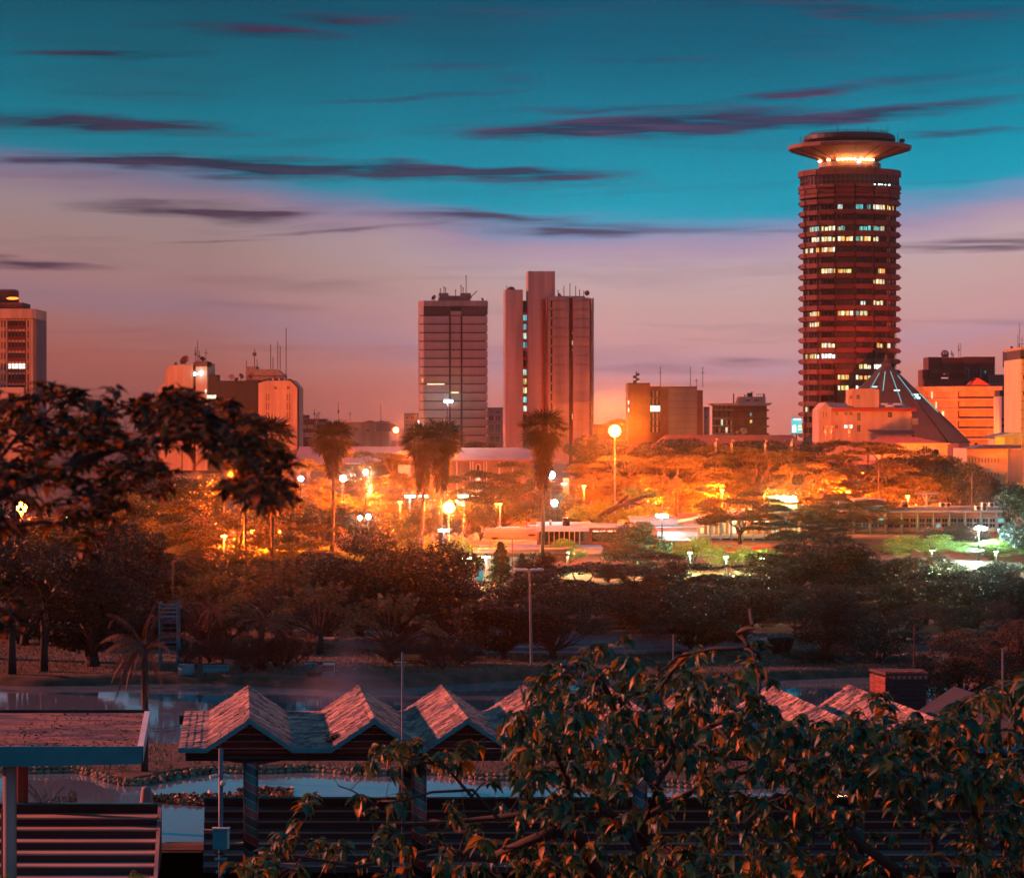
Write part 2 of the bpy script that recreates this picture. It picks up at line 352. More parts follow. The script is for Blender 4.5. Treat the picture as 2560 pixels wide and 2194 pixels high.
m_metal = mat('dark_metal', (.025, .022, .027), .6, .3, 3)
m_frame = mat('window_frame', (.42, .38, .36), .7, .2, 1)
m_slate = mat('slate_panel', (.028, .03, .036), .75, .3, .4, stretch=(1, 1, .5))
m_roof_teal = mat('painted_metal', (.05, .22, .26), .5, .3, .8)
m_mull = mat('dark_mullion', (.045, .022, .022), .8, .3, 1)
L_warm = lit_window('lit_warm', [(1, .62, .22), (1, .42, .10), (1, .80, .45), (.95, .85, .62), (.75, .62, .2)], 1.5)
L_cool = lit_window('lit_cool', [(.35, .85, .75), (.7, .95, .85), (.15, .55, .5), (.85, .8, .4)], .9)
L_white = lit_window('lit_white', [(.85, 1, .92), (1, .95, .8)], 2.2)
L_teal = lit_window('lit_teal', [(.1, .62, .66), (.15, .8, .75), (.1, .4, .45)], 1.0)

def antennas(parent, spots, d, z0, m=None):
    for px, h in spots:
        b = MB(); x = X(px, d); b.tube([(x, d, z0), (x, d, z0+h)], .09, 5)
        if int(px) % 2: b.box(x-.6, x+.6, d-.04, d+.04, z0+h*.7, z0+h*.7+.1)
        if int(px) % 3 == 0: b.box(x-.25, x+.25, d-.1, d+.1, z0+h*.45, z0+h*.6)
        b.build('antenna', m or m_metal, parent)
def dish(parent, px, py, d, rpx, tilt=.5, m=None):
    r = rpx*d/F; c = Vector((X(px, d), d, Z(py, d))); b = MB()
    n = 14; dirn = Vector((math.sin(tilt), -.7, .5)).normalized(); a = dirn.cross(Vector((0, 0, 1))).normalized(); e = dirn.cross(a)
    base = len(b.v); rings = [0, .5, .85, 1.0]
    for q in rings:
        for j in range(n):
            t = 2*math.pi*j/n; b.v.append(tuple(c+dirn*(q*q*.35*r)+(a*math.cos(t)+e*math.sin(t))*q*r))
    for i in range(3):
        for j in range(n): b.f.append((base+i*n+j, base+i*n+(j+1) % n, base+(i+1)*n+(j+1) % n, base+(i+1)*n+j)); b.m.append(0)
    b.tube([c+dirn*.1*r, c+dirn*1.1*r], .05*r+.03, 4); b.tube([c-dirn*.02, c+Vector((0, .3, -r*1.3))], .06*r+.05, 5)
    return b.build('satellite_dish', m or m_brown, parent)

# ------------------------------------------------------------ round tower with saucer top
def round_tower():
    d = 1000.; s = d/F; cx = X(2124, d); t = thing('round_tower', 'tall round office tower of stacked red ring balconies under a lit saucer top', 'skyscraper', (cx, d, 4))
    z_of = lambda py: Z(py, d-14)   # heights read at the near side of the drum
    n = 16
    RG, RR = 14.6, 16.0
    prow = [300+y*.3716 for y in (545, 615, 690, 760, 832, 903, 975, 1046, 1117, 1190, 1262, 1333, 1403, 1473, 1545, 1615, 1688, 1760)]
    step = 26.62
    rings = [468-.5, 497-20] + [prow[0]+i*step for i in range(25)]
    rings = [prow[0]-step*1.02] + [prow[0]+i*step for i in range(25)]
    core = MB(); core.lathe(cx, d, [(RG-1.1, 4), (RG-1.1, z_of(437))], 32); core.build('core', m_dull, t, smooth=False)
    vx = lambda a, r: (cx+r*math.sin(a), d-r*math.cos(a))
    def panel(b, k, z0, z1, r0, r1, gap=.04):
        a0 = 2*math.pi*(k)/n+gap*.5; a1 = 2*math.pi*(k+1)/n-gap*.5
        p = [vx(a0, r1), vx(a1, r1), vx(a1, r0), vx(a0, r0)]
        b.plan(p, z0, z1)
    lit = {  # ring index -> list of (x0,x1,kind) in the zoomed picture
     1: [(485,520,'c'),(605,710,'t'),(725,815,'w'),(825,900,'w')], 2: [(825,905,'g')],
     3: [(312,370,'c'),(385,475,'y'),(485,535,'c'),(605,715,'t'),(725,810,'c'),(825,880,'g'),(885,905,'g')], 4: [(312,372,'w'),(380,475,'w'),(483,590,'w'),(607,660,'c'),(665,715,'w'),(725,768,'w'),(830,905,'g')],
     5: [(288,372,'w'),(380,472,'w'),(830,905,'g')], 6: [(830,905,'g')], 7: [(385,460,'w'),(465,580,'y'),(765,815,'y'),(830,905,'g')], 8: [(720,810,'y'),(830,905,'g')], 9: [(830,905,'g')],
     10: [(725,803,'y'),(640,675,'c'),(830,905,'g')], 11: [(315,372,'y'),(475,592,'w'),(607,715,'c'),(885,905,'w')], 12: [(310,372,'o'),(830,905,'g')], 13: [(885,905,'y')], 14: [(380,470,'w'),(755,803,'w'),(820,860,'w'),(885,905,'o')],
     15: [(288,355,'w'),(360,475,'b'),(885,905,'y')], 16: [(600,655,'y'),(657,713,'w'),(735,812,'b'),(885,905,'y')], 17: [(480,590,'w'),(600,655,'w'),(665,710,'w'),(835,880,'w')], 18: [(480,590,'w'),(595,655,'b'),(668,710,'w')],
     19: [(620,668,'y')], 20: [(290,310,'y'),(385,470,'w')]}
    pan = {}
    for i, py in enumerate(rings):
        zc = z_of(py); z0, z1 = zc-.72, zc+.72
        if i == 0: z0, z1 = zc-.6, zc+.6
        back = MB()
        for k in range(n):
            front = k < 4 or k >= n-4
            if front:
                key = k
                if key not in pan:
                    bb = MB(); panel(bb, k, -.72, .72, RR-1.5, RR); me = bpy.data.meshes.new('spandrel_panel')
                    me.from_pydata([(v[0]-cx, v[1]-d, v[2]) for v in bb.v], [], bb.f); me.materials.append(m_spand); pan[key] = me
                link('spandrel_panel', pan[key], t, (cx, d, zc))
            else: panel(back, k, z0, z1, RR-1.5, RR)
        back.build('rear_spandrels', m_spand, t, kind='stuff')
        bb = MB()
        bb.lathe(cx, d, [(RG-1.2, zc-.80), (RG+.25, zc-.80), (RG+.25, zc-.72), (RG-1.2, zc-.72)], n, cap=False)
        for k in range(n):
            a = 2*math.pi*k/n; x, y = vx(a, RR+.25)
            q = [vx(a-.022, RR+.42), vx(a+.022, RR+.42), vx(a+.022, RR-1.2), vx(a-.022, RR-1.2)]
            bb.plan(q, zc-.30, zc+.32)
        bb.build('ring_beam', m_brown, t)
    # glazing band between the rings: 16 bays of 4 panes
    for i in range(len(rings)-1):
        zt = z_of(rings[i])-.82; zb = z_of(rings[i+1])+.74
        g = MB(); fr = MB()
        for k in range(n):
            front = k < 5 or k >= n-5
            a0, a1 = 2*math.pi*k/n, 2*math.pi*(k+1)/n
            g.plan([vx(a0+.012, RG-.15), vx(a1-.012, RG-.15), vx(a1-.012, RG-.4), vx(a0+.012, RG-.4)], zb, zt-.25)
            fr.plan([vx(a0-.03, RG+.22), vx(a0+.03, RG+.22), vx(a0+.03, RG-.9), vx(a0-.03, RG-.9)], zb, zt)
            if front:
                for q in (1, 2, 3):
                    a = a0+(a1-a0)*q/4; w = .012 if (q+k+i) % 3 else .028
                    fr.plan([vx(a-w*.3, RG+.02), vx(a+w*.3, RG+.02), vx(a+w*.3, RG-.3), vx(a-w*.3, RG-.3)], zb, zt)
        g.build('dark_glazing', m_dark, t); fr.build('mullions', m_mull, t, kind='stuff')
        # lit panes, one object each
        for (x0, x1, kd) in lit.get(i, []):
            mm = {'w': L_warm, 'y': L_warm, 'o': L_warm, 'c': L_cool, 't': L_teal, 'b': L_white, 'g': m_conc}[kd]
            s0 = (x0-600)/311.; s1 = (x1-600)/311.
            a0 = math.asin(max(-.99, min(.99, s0))); a1 = math.asin(max(-.99, min(.99, s1)))
            npn = max(1, round((a1-a0)/(2*math.pi/n/4))) 
            for q in range(npn):
                b0 = a0+(a1-a0)*q/npn+.006; b1 = a0+(a1-a0)*(q+1)/npn-.006
                if random.random() < .06: continue
                if kd == 'g' and q % 3 == 2: continue
                am = (b0+b1)/2; bb = MB(); p0 = vx(b0, RG-.08); p1 = vx(b1, RG-.08); p2 = vx(b1, RG-.12); p3 = vx(b0, RG-.12)
                drop = 0 if random.random() < .7 else .25
                bb.plan([p0, p1, p2, p3], zb+.12, zt-.28-drop); xx = vx(am, RG)
                me = bpy.data.meshes.new('pane'); me.from_pydata([(v[0]-xx[0], v[1]-xx[1], v[2]-zt) for v in bb.v], [], bb.f); me.materials.append(mm)
                link('window_pane', me, t, (xx[0], xx[1], zt))
    # crown: three tighter rings, top glazing, parapet
    b = MB()
    for py, h, r in ((428, 1.8, RR+.5), (463.5, 1.1, RR+.5), (487, 1.0, RR+.1)):
        zc = z_of(py)
        for k in range(n): panel(b, k, zc-h/2, zc+h/2, RR-1.5, r, .03)
    b.build('crown_rings', m_spand, t, kind='stuff')
    b = MB(); b.lathe(cx, d, [(RR-.4, z_of(461)), (RR-.4, z_of(434))], 32, cap=False); b.build('crown_glazing', m_dark, t)
    b = MB()
    for k in range(64):
        a = 2*math.pi*k/64; b.plan([vx(a-.006, RR-.25), vx(a+.006, RR-.25), vx(a+.006, RR-.45), vx(a-.006, RR-.45)], z_of(459), z_of(434))
    b.lathe(cx, d, [(RR-.2, z_of(449)), (RR-.2, z_of(447.5)), (RR-.5, z_of(447.5)), (RR-.5, z_of(449))], 32, cap=False)
    b.build('crown_mullions', m_brown, t, kind='stuff')
    for k in range(5):
        a = math.asin((735-600+k*24)/345.); x, y = vx(a, RR+.15)
        if k in (0, 1, 3): pass
        bb = MB(); bb.ball((x, y, z_of(461.5)), .38 if k in (1, 4) else .22, 8, 5, (1.8, .5, .55)); bb.build('tube_light', emit('glare_cyan', (.45, 1, .95), 9), t)
    # roof drum and neck
    b = MB(); b.lathe(cx, d, [(RR-1, z_of(424)), (9.2, z_of(419)), (7.4, z_of(418)), (7.4, z_of(405))], 32, cap=False)
    b.build('neck', m_brown, t)
    b = MB(); b.lathe(cx, d, [(9.9, Z(420, d)), (9.9, Z(409, d)), (9.75, Z(409, d)), (9.75, Z(420, d))], 32, cap=False); b.build('roof_screen', m_conc, t)
    # saucer: ribbed inverted cone, 16 sides
    RS = 19.7; zr = Z(368.5, d); zn = Z(407, d)
    b = MB(); b.lathe(cx, d, [(7.2, zn), (8.6, zn+.35), (11, zn+1.5), (RS-.2, zr-.9), (RS, zr-.7), (RS, zr+.25), (RS-1, zr+.55), (14, zr+.9)], n, cap=False)
    b.build('saucer', mat('saucer_panel', (.22, .10, .075), .8, .25, .3, objvar=0), t)
    b = MB()
    for k in range(n):
        a = 2*math.pi*k/n
        for (r0, z0, r1, z1) in ((11, zn+1.42, RS-.2, zr-.98), (8.6, zn+.27, 11, zn+1.42)):
            p0 = Vector((*vx(a, r0), z0)); p1 = Vector((*vx(a, r1), z1)); b.tube([p0, p1], .16, 4)
    b.build('saucer_ribs', m_metal, t, kind='stuff')
    b = MB(); b.lathe(cx, d, [(13.2, Z(363, d)), (14.6, Z(352, d)), (14.4, Z(342, d)), (13.4, Z(338, d)), (3, Z(337.4, d))], 32); b.build('dark_drum', m_metal, t)
    b = MB()
    for zz_ in (Z(335, d), Z(332.8, d)):
        pts = [(*vx(2*math.pi*k/32, 12.6), zz_) for k in range(33)]; b.tube(pts, .07, 4, False)
    for k in range(32): x, y = vx(2*math.pi*k/32, 12.6); b.tube([(x, y, Z(338.5, d)), (x, y, Z(332.5, d))], .05, 4, False)
    b.build('roof_railing', m_metal, t)
    for j in range(7):
        px = 2006+j*3.2; bb = MB(); bb.tube([(X(px, d-6), d-6, Z(364, d)), (X(px+6, d-6), d-6, Z(344+j % 2*4, d))], .08, 4); bb.build('bracket', m_metal, t)
    antennas(t, [(2000, 3.2), (2008, 2.2), (2095, 5.5), (2170, 4.6), (2203, 3.4), (2211, 4.6), (2241, 4.2), (2245, 3.0), (2233, 2.4)], d, Z(362, d)) if 0 else None
    for px, py0, py1 in ((2001, 364, 344), (2008, 364, 351), (2095, 337, 312), (2169, 337, 321), (2203, 337, 322), (2213, 338, 326), (2219, 338, 318), (2237, 364, 347), (2244, 364, 336), (2249, 364, 350), (2250, 362, 349)):
        bb = MB(); bb.tube([(X(px, d-3), d-3, Z(py0, d)), (X(px, d-3), d-3, Z(py1, d))], .10, 4)
        if px == 2169: bb.tube([(X(px, d-3), d-3, Z(py1, d)), (X(px+4, d-3), d-3, Z(py1-1, d))], .12, 4)
        bb.build('antenna', m_metal, t)
    bb = MB(); bb.ball((X(2253, d), d-3, Z(354, d)), .9, 8, 5, (1, .5, .8)); bb.tube([(X(2251, d), d-3, Z(364, d)), (X(2253, d), d-3, Z(354, d))], .15, 4); bb.build('satellite_dish', m_metal, t)
    # floodlights washing the saucer
    for px in (2045, 2066, 2088, 2098, 2108, 2118, 2128, 2146, 2156, 2166, 2174):
        a = math.asin(max(-.98, min(.98, (px-2124)*s/9.9))); x, y = vx(a, 9.9)
        zc = Z(404.5, d)
        bb = MB(); bb.box(x-.45, x+.45, y-.2, y+.1, zc-.22, zc+.18); bb.build('floodlight', emit('glare_flood', (1, .55, .22), 26), t)
        l = bpy.data.lights.new('saucer_lamp', 'POINT'); l.energy = 230; l.color = (1, .22, .03); l.shadow_soft_size = .3
        lo = bpy.data.objects.new('saucer_lamp', l); COL.objects.link(lo); lo.parent = t; lo.location = Vector((x, y-.5, zc))-origin(t)
    bb = MB(); bb.box(X(2136, d), X(2142, d), d-10.3, d-10, Z(412, d), Z(406, d)); bb.build('floodlight', emit('glare_white', (1, .95, .85), 12), t)
round_tower()

# ------------------------------------------------------------ ribbed cone hall
def cone_hall():
    d = 955.; s = d/F; cx = X(2216, d); t = thing('cone_hall', 'dark cone shaped hall with glowing cyan slits at the foot of the round tower', 'hall', (cx, d, 4))
    za = Z(910, d); zb = Z(1106, d); R = 25.8; n = 14
    for k in range(n):
        a0 = 2*math.pi*(k-.5)/n+.012; a1 = 2*math.pi*(k+.5)/n-.012; b = MB()
        top = [(cx+1.0*math.sin(a), d-1.0*math.cos(a), za) for a in (a0, a1)]; bot = [(cx+R*math.sin(a), d-R*math.cos(a), zb) for a in (a0, a1)]
        am = (a0+a1)/2; it = (cx, d, za-3); ib = (cx+(R-1.6)*math.sin(am), d-(R-1.6)*math.cos(am), zb-.3)
        b.add([top[0], top[1], bot[1], bot[0], it, ib], [(0, 3, 2, 1), (1, 2, 5, 4), (0, 4, 5, 3), (3, 5, 2)])
        b.build('roof_petal', m_slate, t)
    for k in range(n):
        a = 2*math.pi*(k+.5)/n; b = MB()
        for f0, f1 in ((.04, .97),):
            p = [(cx+(1+(R-1)*f)*math.sin(a)*.985, d-(1+(R-1)*f)*math.cos(a)*.985, za+(zb-za)*f-.25) for f in (f0, f1)]
            b.tube(p, .22, 4)
        b.build('gutter', m_metal, t)
    # lit slits
    for a_, f0, f1 in ((-.62, .12, .42), (-.45, .16, .42), (.0, .1, .3), (.44, .22, .62), (.7, .15, .40), (.9, .38, .62), (-.25, .1, .35)):
        k = round(a_*n/(2*math.pi)-.5)+.5; a = 2*math.pi*k/n; b = MB()
        p = [(cx+(1.1+(R-1)*f)*math.sin(a), d-(1.1+(R-1)*f)*math.cos(a)-.15, za+(zb-za)*f+.12) for f in (f0, f1)]
        b.tube(p, .11, 4); b.build('light_slit', emit('slit_cyan', (.16, .75, .78), .55), t)
    for (x0, x1, y0, y1) in ((2174, 2186, 966, 969), (2271, 2288, 985, 991), (2276, 2292, 992, 998), (2225, 2240, 975, 978)):
        b = MB(); f = (y0-910)/196.; rr = 1+(R-1)*f; xx = (X((x0+x1)/2, d)-cx); yy = d-math.sqrt(max(1, rr*rr-xx*xx))-.6
        b.box(X(x0, d), X(x1, d), yy, yy+.3, Z(y1, d), Z(y0, d)); b.build('skylight', emit('sky_cyan', (.2, .85, .9), 1.1), t)
    b = MB(); b.lathe(cx, d, [(1.5, za-.6), (1.7, za+.2), (.6, za+1.2), (.15, za+3)], 12); b.build('finial', m_metal, t)
    b = MB(); b.lathe(cx, d, [(R-.6, 3.5), (R-.6, zb-.1)], n, cap=False); b.build('base_wall', m_concd, t)
cone_hall()

# ------------------------------------------------------------ banded tower
def banded_tower():
    d = 1000.; t = thing('banded_tower', 'pale office tower with horizontal slot windows and two dark vertical slots', 'office tower', (X(1132, d), d, 4))
    ch = 3.0
    x0, x1, x2 = X(1044.5, d), X(1060, d), X(1219, d)
    core = MB(); core.plan([(x0+.4, d+3.4), (x1+.3, d+.5), (x2-.6, d+.5), (x2-.6, d+18), (x0+.4, d+18)], 2, Z(757, d)); core.build('core', m_dull, t)
    ytops = [640+.3266*y for y in [455+65.45*i for i in range(18)]]
    for i in range(16):
        zt = Z(ytops[i]+1.6, d); zb = Z(ytops[i+1]-1.2, d)
        for (a, b_) in ((1060, 1122.5), (1127, 1151.5), (1156, 1219)):
            blk('spandrel_panel', m_conc, t, X(a, d), X(b_, d), d, d+.5, zb, zt)
        b = MB(); b.plan([(x0, d+3.2), (x1-.05, d), (x1-.05, d+.5), (x0, d+3.7)], zb, zt); b.plan([(x0, d+3.75), (x0+.4, d+3.75), (x0+.4, d+18), (x0, d+18)], zb, zt); b.build('side_panel', m_conc, t)
        for x in (1124.5, 1153.6):
            b = MB(); b.box(X(x-.8, d), X(x+.8, d), d+.12, d+.4, zb+.5, zt-.5); b.build('slot_window', m_dark, t)
        for (a, b_) in ((1066, 1110), (1168, 1215)):
            blk('strip_window', m_dark, t, X(a, d), X(b_, d), d+.30, d+.45, Z(ytops[i]+1.5, d)+.02, Z(ytops[i]-1.1, d)-.02)
    b = MB(); b.box(x1, X(1219, d), d-.2, d+18, Z(765, d), Z(751.5, d)); b.plan([(x0, d+3.2), (x1-.02, d-.2), (x1-.02, d+18), (x0, d+18)], Z(765, d), Z(751.5, d)); b.build('parapet', m_conc, t)
    blk('dark_band', m_dull, t, X(1060, d), X(1126, d), d+.05, d+.5, Z(787, d), Z(765.2, d)); blk('dark_band', m_dull, t, X(1153, d), X(1219, d), d+.05, d+.5, Z(787, d), Z(765.2, d))
    blk('centre_panel', m_conc, t, X(1126.3, d), X(1152.7, d), d-.05, d+.5, Z(788, d), Z(778, d))
    for a in range(3): blk('window', m_dark, t, X(1128+a*8.3, d), X(1134+a*8.3, d), d+.02, d+.3, Z(776, d), Z(768, d))
    b = MB(); b.plan([(x0+.05, d+3.3), (x1-.1, d+.05), (x1-.1, d+.6), (x0+.05, d+4)], Z(787, d), Z(765.2, d)); b.build('side_panel', m_conc, t)
    b = MB(); b.box(X(1095, d), X(1175, d), d+4, d+12, Z(751, d), Z(742, d)); b.box(X(1098, d), X(1178, d), d+3.5, d+13, Z(741.8, d), Z(738, d)); b.box(X(1096, d), X(1120, d), d+4, d+12, Z(737.8, d), Z(731, d)); b.box(X(1150, d), X(1176, d), d+4, d+12, Z(737.8, d), Z(731, d)); b.build('roof_house', m_concd, t)
    dish(t, 1086, 745, d+2, 7.5, -.6, m_metal)
    for px, a, b_ in ((1100, 731, 719), (1109, 731, 714), (1113, 731, 717), (1138, 738, 722), (1152, 731, 710), (1157, 731, 716), (1164.5, 731, 686)):
        bb = MB(); bb.tube([(X(px, d), d+6, Z(a, d)), (X(px, d), d+6, Z(b_, d))], .12, 4); bb.box(X(px, d)-.3, X(px, d)+.3, d+5.8, d+6.1, Z(b_+3, d), Z(b_+2, d)); bb.build('antenna', m_metal, t)
    bb = MB(); bb.tube([(X(1176, d), d+6, Z(741, d)), (X(1192, d), d+6, Z(725, d))], .14, 4); bb.tube([(X(1206.5, d), d+6, Z(752, d)), (X(1206.5, d), d+6, Z(745, d)), (X(1203, d), d+6, Z(744.5, d))], .35, 6); bb.build('vent_pipe', m_metal, t)
    for (a, b_, y) in ((1068, 1111, 960), (1128, 1147, 981)):
        blk('lit_strip_window', emit('strip_yellow', (1, .72, .35), 1.8), t, X(a, d), X(b_, d), d+.05, d+.2, Z(y+1, d), Z(y-.8, d))
    blk('lit_window', L_warm, t, X(1054, d), X(1058, d), d-.1, d+.1, Z(955, d), Z(945, d))
banded_tower()

# ------------------------------------------------------------ slab tower in three volumes
def slab_tower():
    d = 950.; t = thing('slab_tower', 'tall blank slab tower in three volumes with red fins and a lit stair slot', 'office tower', (X(1370, d), d, 4))
    q = lambda x: X(980+.3266*x, d); r = lambda y: Z(640+.3266*y, d)
    b = MB(); b.plan([(q(853), d+2), (q(868), d-1), (q(1002), d-1), (q(1002), d+14), (q(853), d+14)], 2, r(258)); b.build('left_slab', m_conc, t)
    b = MB(); b.plan([(q(1028), d+1), (q(1042), d-3), (q(1144), d-3), (q(1247), d-3), (q(1247), d+14), (q(1028), d+14)], 2, r(120)); b.build('core_slab', m_conc, t)
    b = MB(); b.plan([(q(1190), d-6), (q(1352), d-7), (q(1352), d-3.05), (q(1190), d-3.05)], 2, r(325)); b.plan([(q(1384), d-7), (q(1509), d-6), (q(1509), d+14), (q(1384), d+14)], 2, r(325)); b.plan([(q(1225), d-5), (q(1475), d-5), (q(1475), d+10), (q(1250), d+10)], r(325), r(311)); b.build('right_slab', m_conc, t)
    b = MB(); b.plan([(q(1353), d-4.5), (q(1383), d-4.5), (q(1383), d+8), (q(1353), d+8)], 2, r(327)); b.build('slot_wall', m_dull, t)
    blk('end_fin', m_conc, t, q(1514), q(1541), d-5.4, d+14, 2, r(328))
    blk('red_fin', m_redp, t, q(1148), q(1160), d-4.4, d-3.02, 2, r(338)); blk('red_fin', m_redp, t, q(1178), q(1189), d-5.6, d-3.02, 2, r(330)); blk('red_fin', m_redp, t, q(1377), q(1383.5), d-6.9, d-4.52, 2, r(328))
    b = MB(); b.plan([(q(1003), d+2), (q(1027), d+2), (q(1027), d+10), (q(1003), d+10)], 2, r(340)); b.build('stair_wall', m_dull, t)
    for i in range(12):
        y = 425+i*69.5
        blk('red_spandrel', m_redp, t, q(1003), q(1041), d-.5, d+1.9, r(y+22), r(y+2))
        mm = (L_teal, L_teal, L_cool, L_teal, m_dull, m_dull, L_cool, L_warm, L_cool, L_teal, L_cool, m_dark)[i]
        blk('stair_window', mm, t, q(1005), q(1038), d+.2, d+1.8, r(y+68), r(y+26))
    for i in range(16):
        y = 350+i*70.4; blk('slit_window', m_dark, t, q(1213), q(1224), d-6.75, d-6.2, r(y+52), r(y)); blk('slit_window', m_dark, t, q(1510), q(1513.6), d-5, d-4.4, r(y+55), r(y))
    for y, h, mm in ((590, 8, L_warm), (655, 30, L_warm), (1210, 40, L_warm), (720, 6, L_warm)): blk('lit_slit', mm, t, q(1375), q(1379.5), d-6.95, d-6.6, r(y+h), r(y))
    b = MB()
    for i in range(17):
        y = 345+i*69.5; b.box(q(1191), q(1351), d-7.04, d-5.5, r(y+1.2), r(y)); b.box(q(1385), q(1508), d-7.04, d-5.2, r(y+1.2), r(y)); b.box(q(869), q(1001), d-1.03, d, r(y+1.2), r(y)); b.box(q(1043), q(1143), d-3.03, d-2, r(y+1.2), r(y))
    b.build('joint_lines', m_concd, t, kind='stuff')
    for px, y0, y1 in ((1316, 316, 228), (1362, 314, 208), (1406, 312, 230), (1436, 312, 262), (1467, 311, 262), (1271, 316, 264), (879, 258, 228), (1060, 120, 112), (1145, 120, 116)):
        bb = MB(); bb.tube([(q(px), d, r(y0)), (q(px), d, r(y1))], .11, 4)
        if px in (1271, 1436): bb.box(q(px-9), q(px+9), d-.05, d+.05, r(y1+1), r(y1-2))
        bb.build('antenna', m_metal, t)
    bb = MB(); bb.ball((q(1493), d, r(283)), .8, 8, 5); bb.tube([(q(1493), d, r(311)), (q(1493), d, r(283))], .1, 4); bb.build('satellite_dish', m_metal, t)
    dish(t, 980+.3266*1278, 640+.3266*300, d-2, 5.5, .6, m_metal)
    bb = MB(); bb.ball((q(912), d, r(254)), 1.2, 8, 4, (1, 1, .7)); bb.build('roof_vent', m_metal, t)
slab_tower()
def prect(b, x0, x1, ytop, ybot, d, dep=.5, y0=0.0):
    return b.box(X(x0, d), X(x1, d), d+y0, d+y0+dep, Z(ybot, d), Z(ytop, d))
def pwin(t, x0, x1, ytop, ybot, d, pane=None, frame=None, mull=1, off=0.0):
    return window(t, X(x0, d), X(x1, d), Z(ybot, d), Z(ytop, d), d+off, pane or m_dark, frame or m_frame, mull)
def pblk(name, m, t, x0, x1, ytop, ybot, d, y0=-.2, y1=.3):
    return blk(name, m, t, X(x0, d), X(x1, d), d+y0, d+y1, Z(ybot, d), Z(ytop, d))
GB = 1175  # photo row safely below the foot of the far buildings

# --- T1 tower on the edge at left
d = 900.
t = thing('office_tower', 'orange lit tower cut by the picture edge with rooftop shrubs and a drum', 'office tower', (X(40, d), d, 4))
b = MB(); b.box(X(-70, d), X(82, d), d, d+22, 3, Z(797, d)); b.build('wall', m_buff, t)
b = MB(); b.plan([(X(-70, d), d-1), (X(80, d), d-1), (X(88, d), d+1.5), (X(88, d), d+22), (X(-70, d), d+22)], Z(796, d), Z(772, d)); b.build('parapet', m_buff, t)
b = MB(); b.box(X(-60, d), X(52, d), d+3, d+18, Z(771.8, d), Z(755, d)); b.build('roof_house', m_brown, t)
b = MB(); b.lathe(X(-2, d), d+10, [(33*d/F, Z(754, d)), (33*d/F, Z(722, d)), (29*d/F, Z(720, d))], 20); b.build('roof_drum', m_concd, t)
b = MB()
for k in range(20):
    a = math.pi*(k+.5)/20; r_ = 33.6*d/F; x = X(-2, d)-r_*math.cos(a); y = d+10-r_*math.sin(a); b.box(x-.25, x+.25, y-.1, y+.2, Z(753, d), Z(724, d))
b.build('drum_fins', m_metal, t, kind='stuff')
for j in range(5):
    for (x0, x1) in ((20, 64),): pass
for i in range(9):
    y = 797+26.8*i
    for (x0, x1) in ((-36, -2), (20, 64)):
        pblk('window_band', m_dark if not (i == 4) else L_white, t, x0, x1, y+5, y+17, d, -.12, .1)
        b = MB()
        for k in range(6): prect(b, x0+(x1-x0)*k/5-.8, x0+(x1-x0)*k/5+.8, y, y+26.6, d, .4, -.35)
        prect(b, x0, x1, y+10.5, y+11.5, d, .3, -.22)
        b.build('mullions', m_brown, t, kind='stuff')
        pblk('sill_panel', m_spand, t, x0, x1, y+17.3, y+26, d, -.2, .1)
    for x in (70.5, 5, 12): pblk('slit_window', m_dull, t, x-1.8, x+1.2, y+4, y+21, d, -.06, .1)
for (x0, x1) in ((66, 69), (16, 19), (74, 77)): pblk('pier', m_buff, t, x0, x1, 797, GB, d, -.9, 0)
b = MB(); b.box(X(82.2, d), X(88, d), d+2, d+22, 3, Z(797, d)); b.build('side_wall', m_concd, t)
b = MB(); b.ball((X(30, d), d+1, Z(745.5, d)), .55, 8, 5, (3.2, 1, .6)); b.build('red_beacon', emit('beacon_red', (1, .10, .01), 6), t)
pblk('bright_annex', m_conc, t, -60, 60, 968, GB, d-30, -1, 1)

# --- T2 chamfered building
d = 800.
t = thing('chamfered_building', 'orange lit office block with sloped corners and a big dish on top', 'office building', (X(450, d), d, 4))
b = MB(); P = lambda L: [(X(a, d), Z(c, d)) for a, c in L]
b.prism(P([(395, GB), (395, 971), (411.5, 956), (413, 927), (427, 912), (482.5, 912), (482.5, GB)]), d, d+20); b.prism(P([(490.5, GB), (490.5, 912), (508, 905), (519, 905), (519, GB)]), d-1, d+20); b.build('wall', m_buff, t)
b = MB(); prect(b, 482.6, 490.4, 905, GB, d, 15, 1); b.build('slot_wall', m_brown, t)
b = MB(); prect(b, 490.6, 519, 903, 916, d, 12, -1.2); b.build('roof_band', m_brown, t)
for y in (915, 964, 988, 1030, 1060, 1100, 1135): pblk('slot_window', m_dark, t, 483.2, 489.8, y, y+9, d, .7, 1.2)
for y in (964, 1056, 1124): pwin(t, 413, 419, y, y+10, d); pwin(t, 421.5, 429.5, y, y+10, d)
dish(t, 463, 902, d+4, 13, -.4); dish(t, 506, 898, d+4, 7, .3, m_metal)
antennas(t, [(489, 4.0), (494, 5.5), (498, 3), (515, 3.4)], d+3, Z(905, d)); pblk('vent', m_metal, t, 434, 439, 905, 912, d, 2, 3)
b = MB(); b.ball((X(505, d), d-2.2, Z(932.5, d)), .55, 10, 6); b.tube([(X(487, d), d-2.2, Z(935.5, d)), (X(503, d), d-2.2, Z(933.5, d))], .13, 5); b.build('wall_floodlight', emit('glare_cyan', (.45, 1, .95), 9), t)
pblk('lit_window', emit('strip_white', (.8, 1, .9), 5), t, 485, 489, 930, 939, d, -.3, .2)
for (x0, x1, y0, y1) in ((513, 517, 973, 985), (518, 542, 987, 996), (502, 508, 1032, 1038), (535, 560, 1104, 1112), (524, 532, 1126, 1134)): pblk('lit_window', L_warm, t, x0, x1, y0, y1, d, -1.3, -1.0)
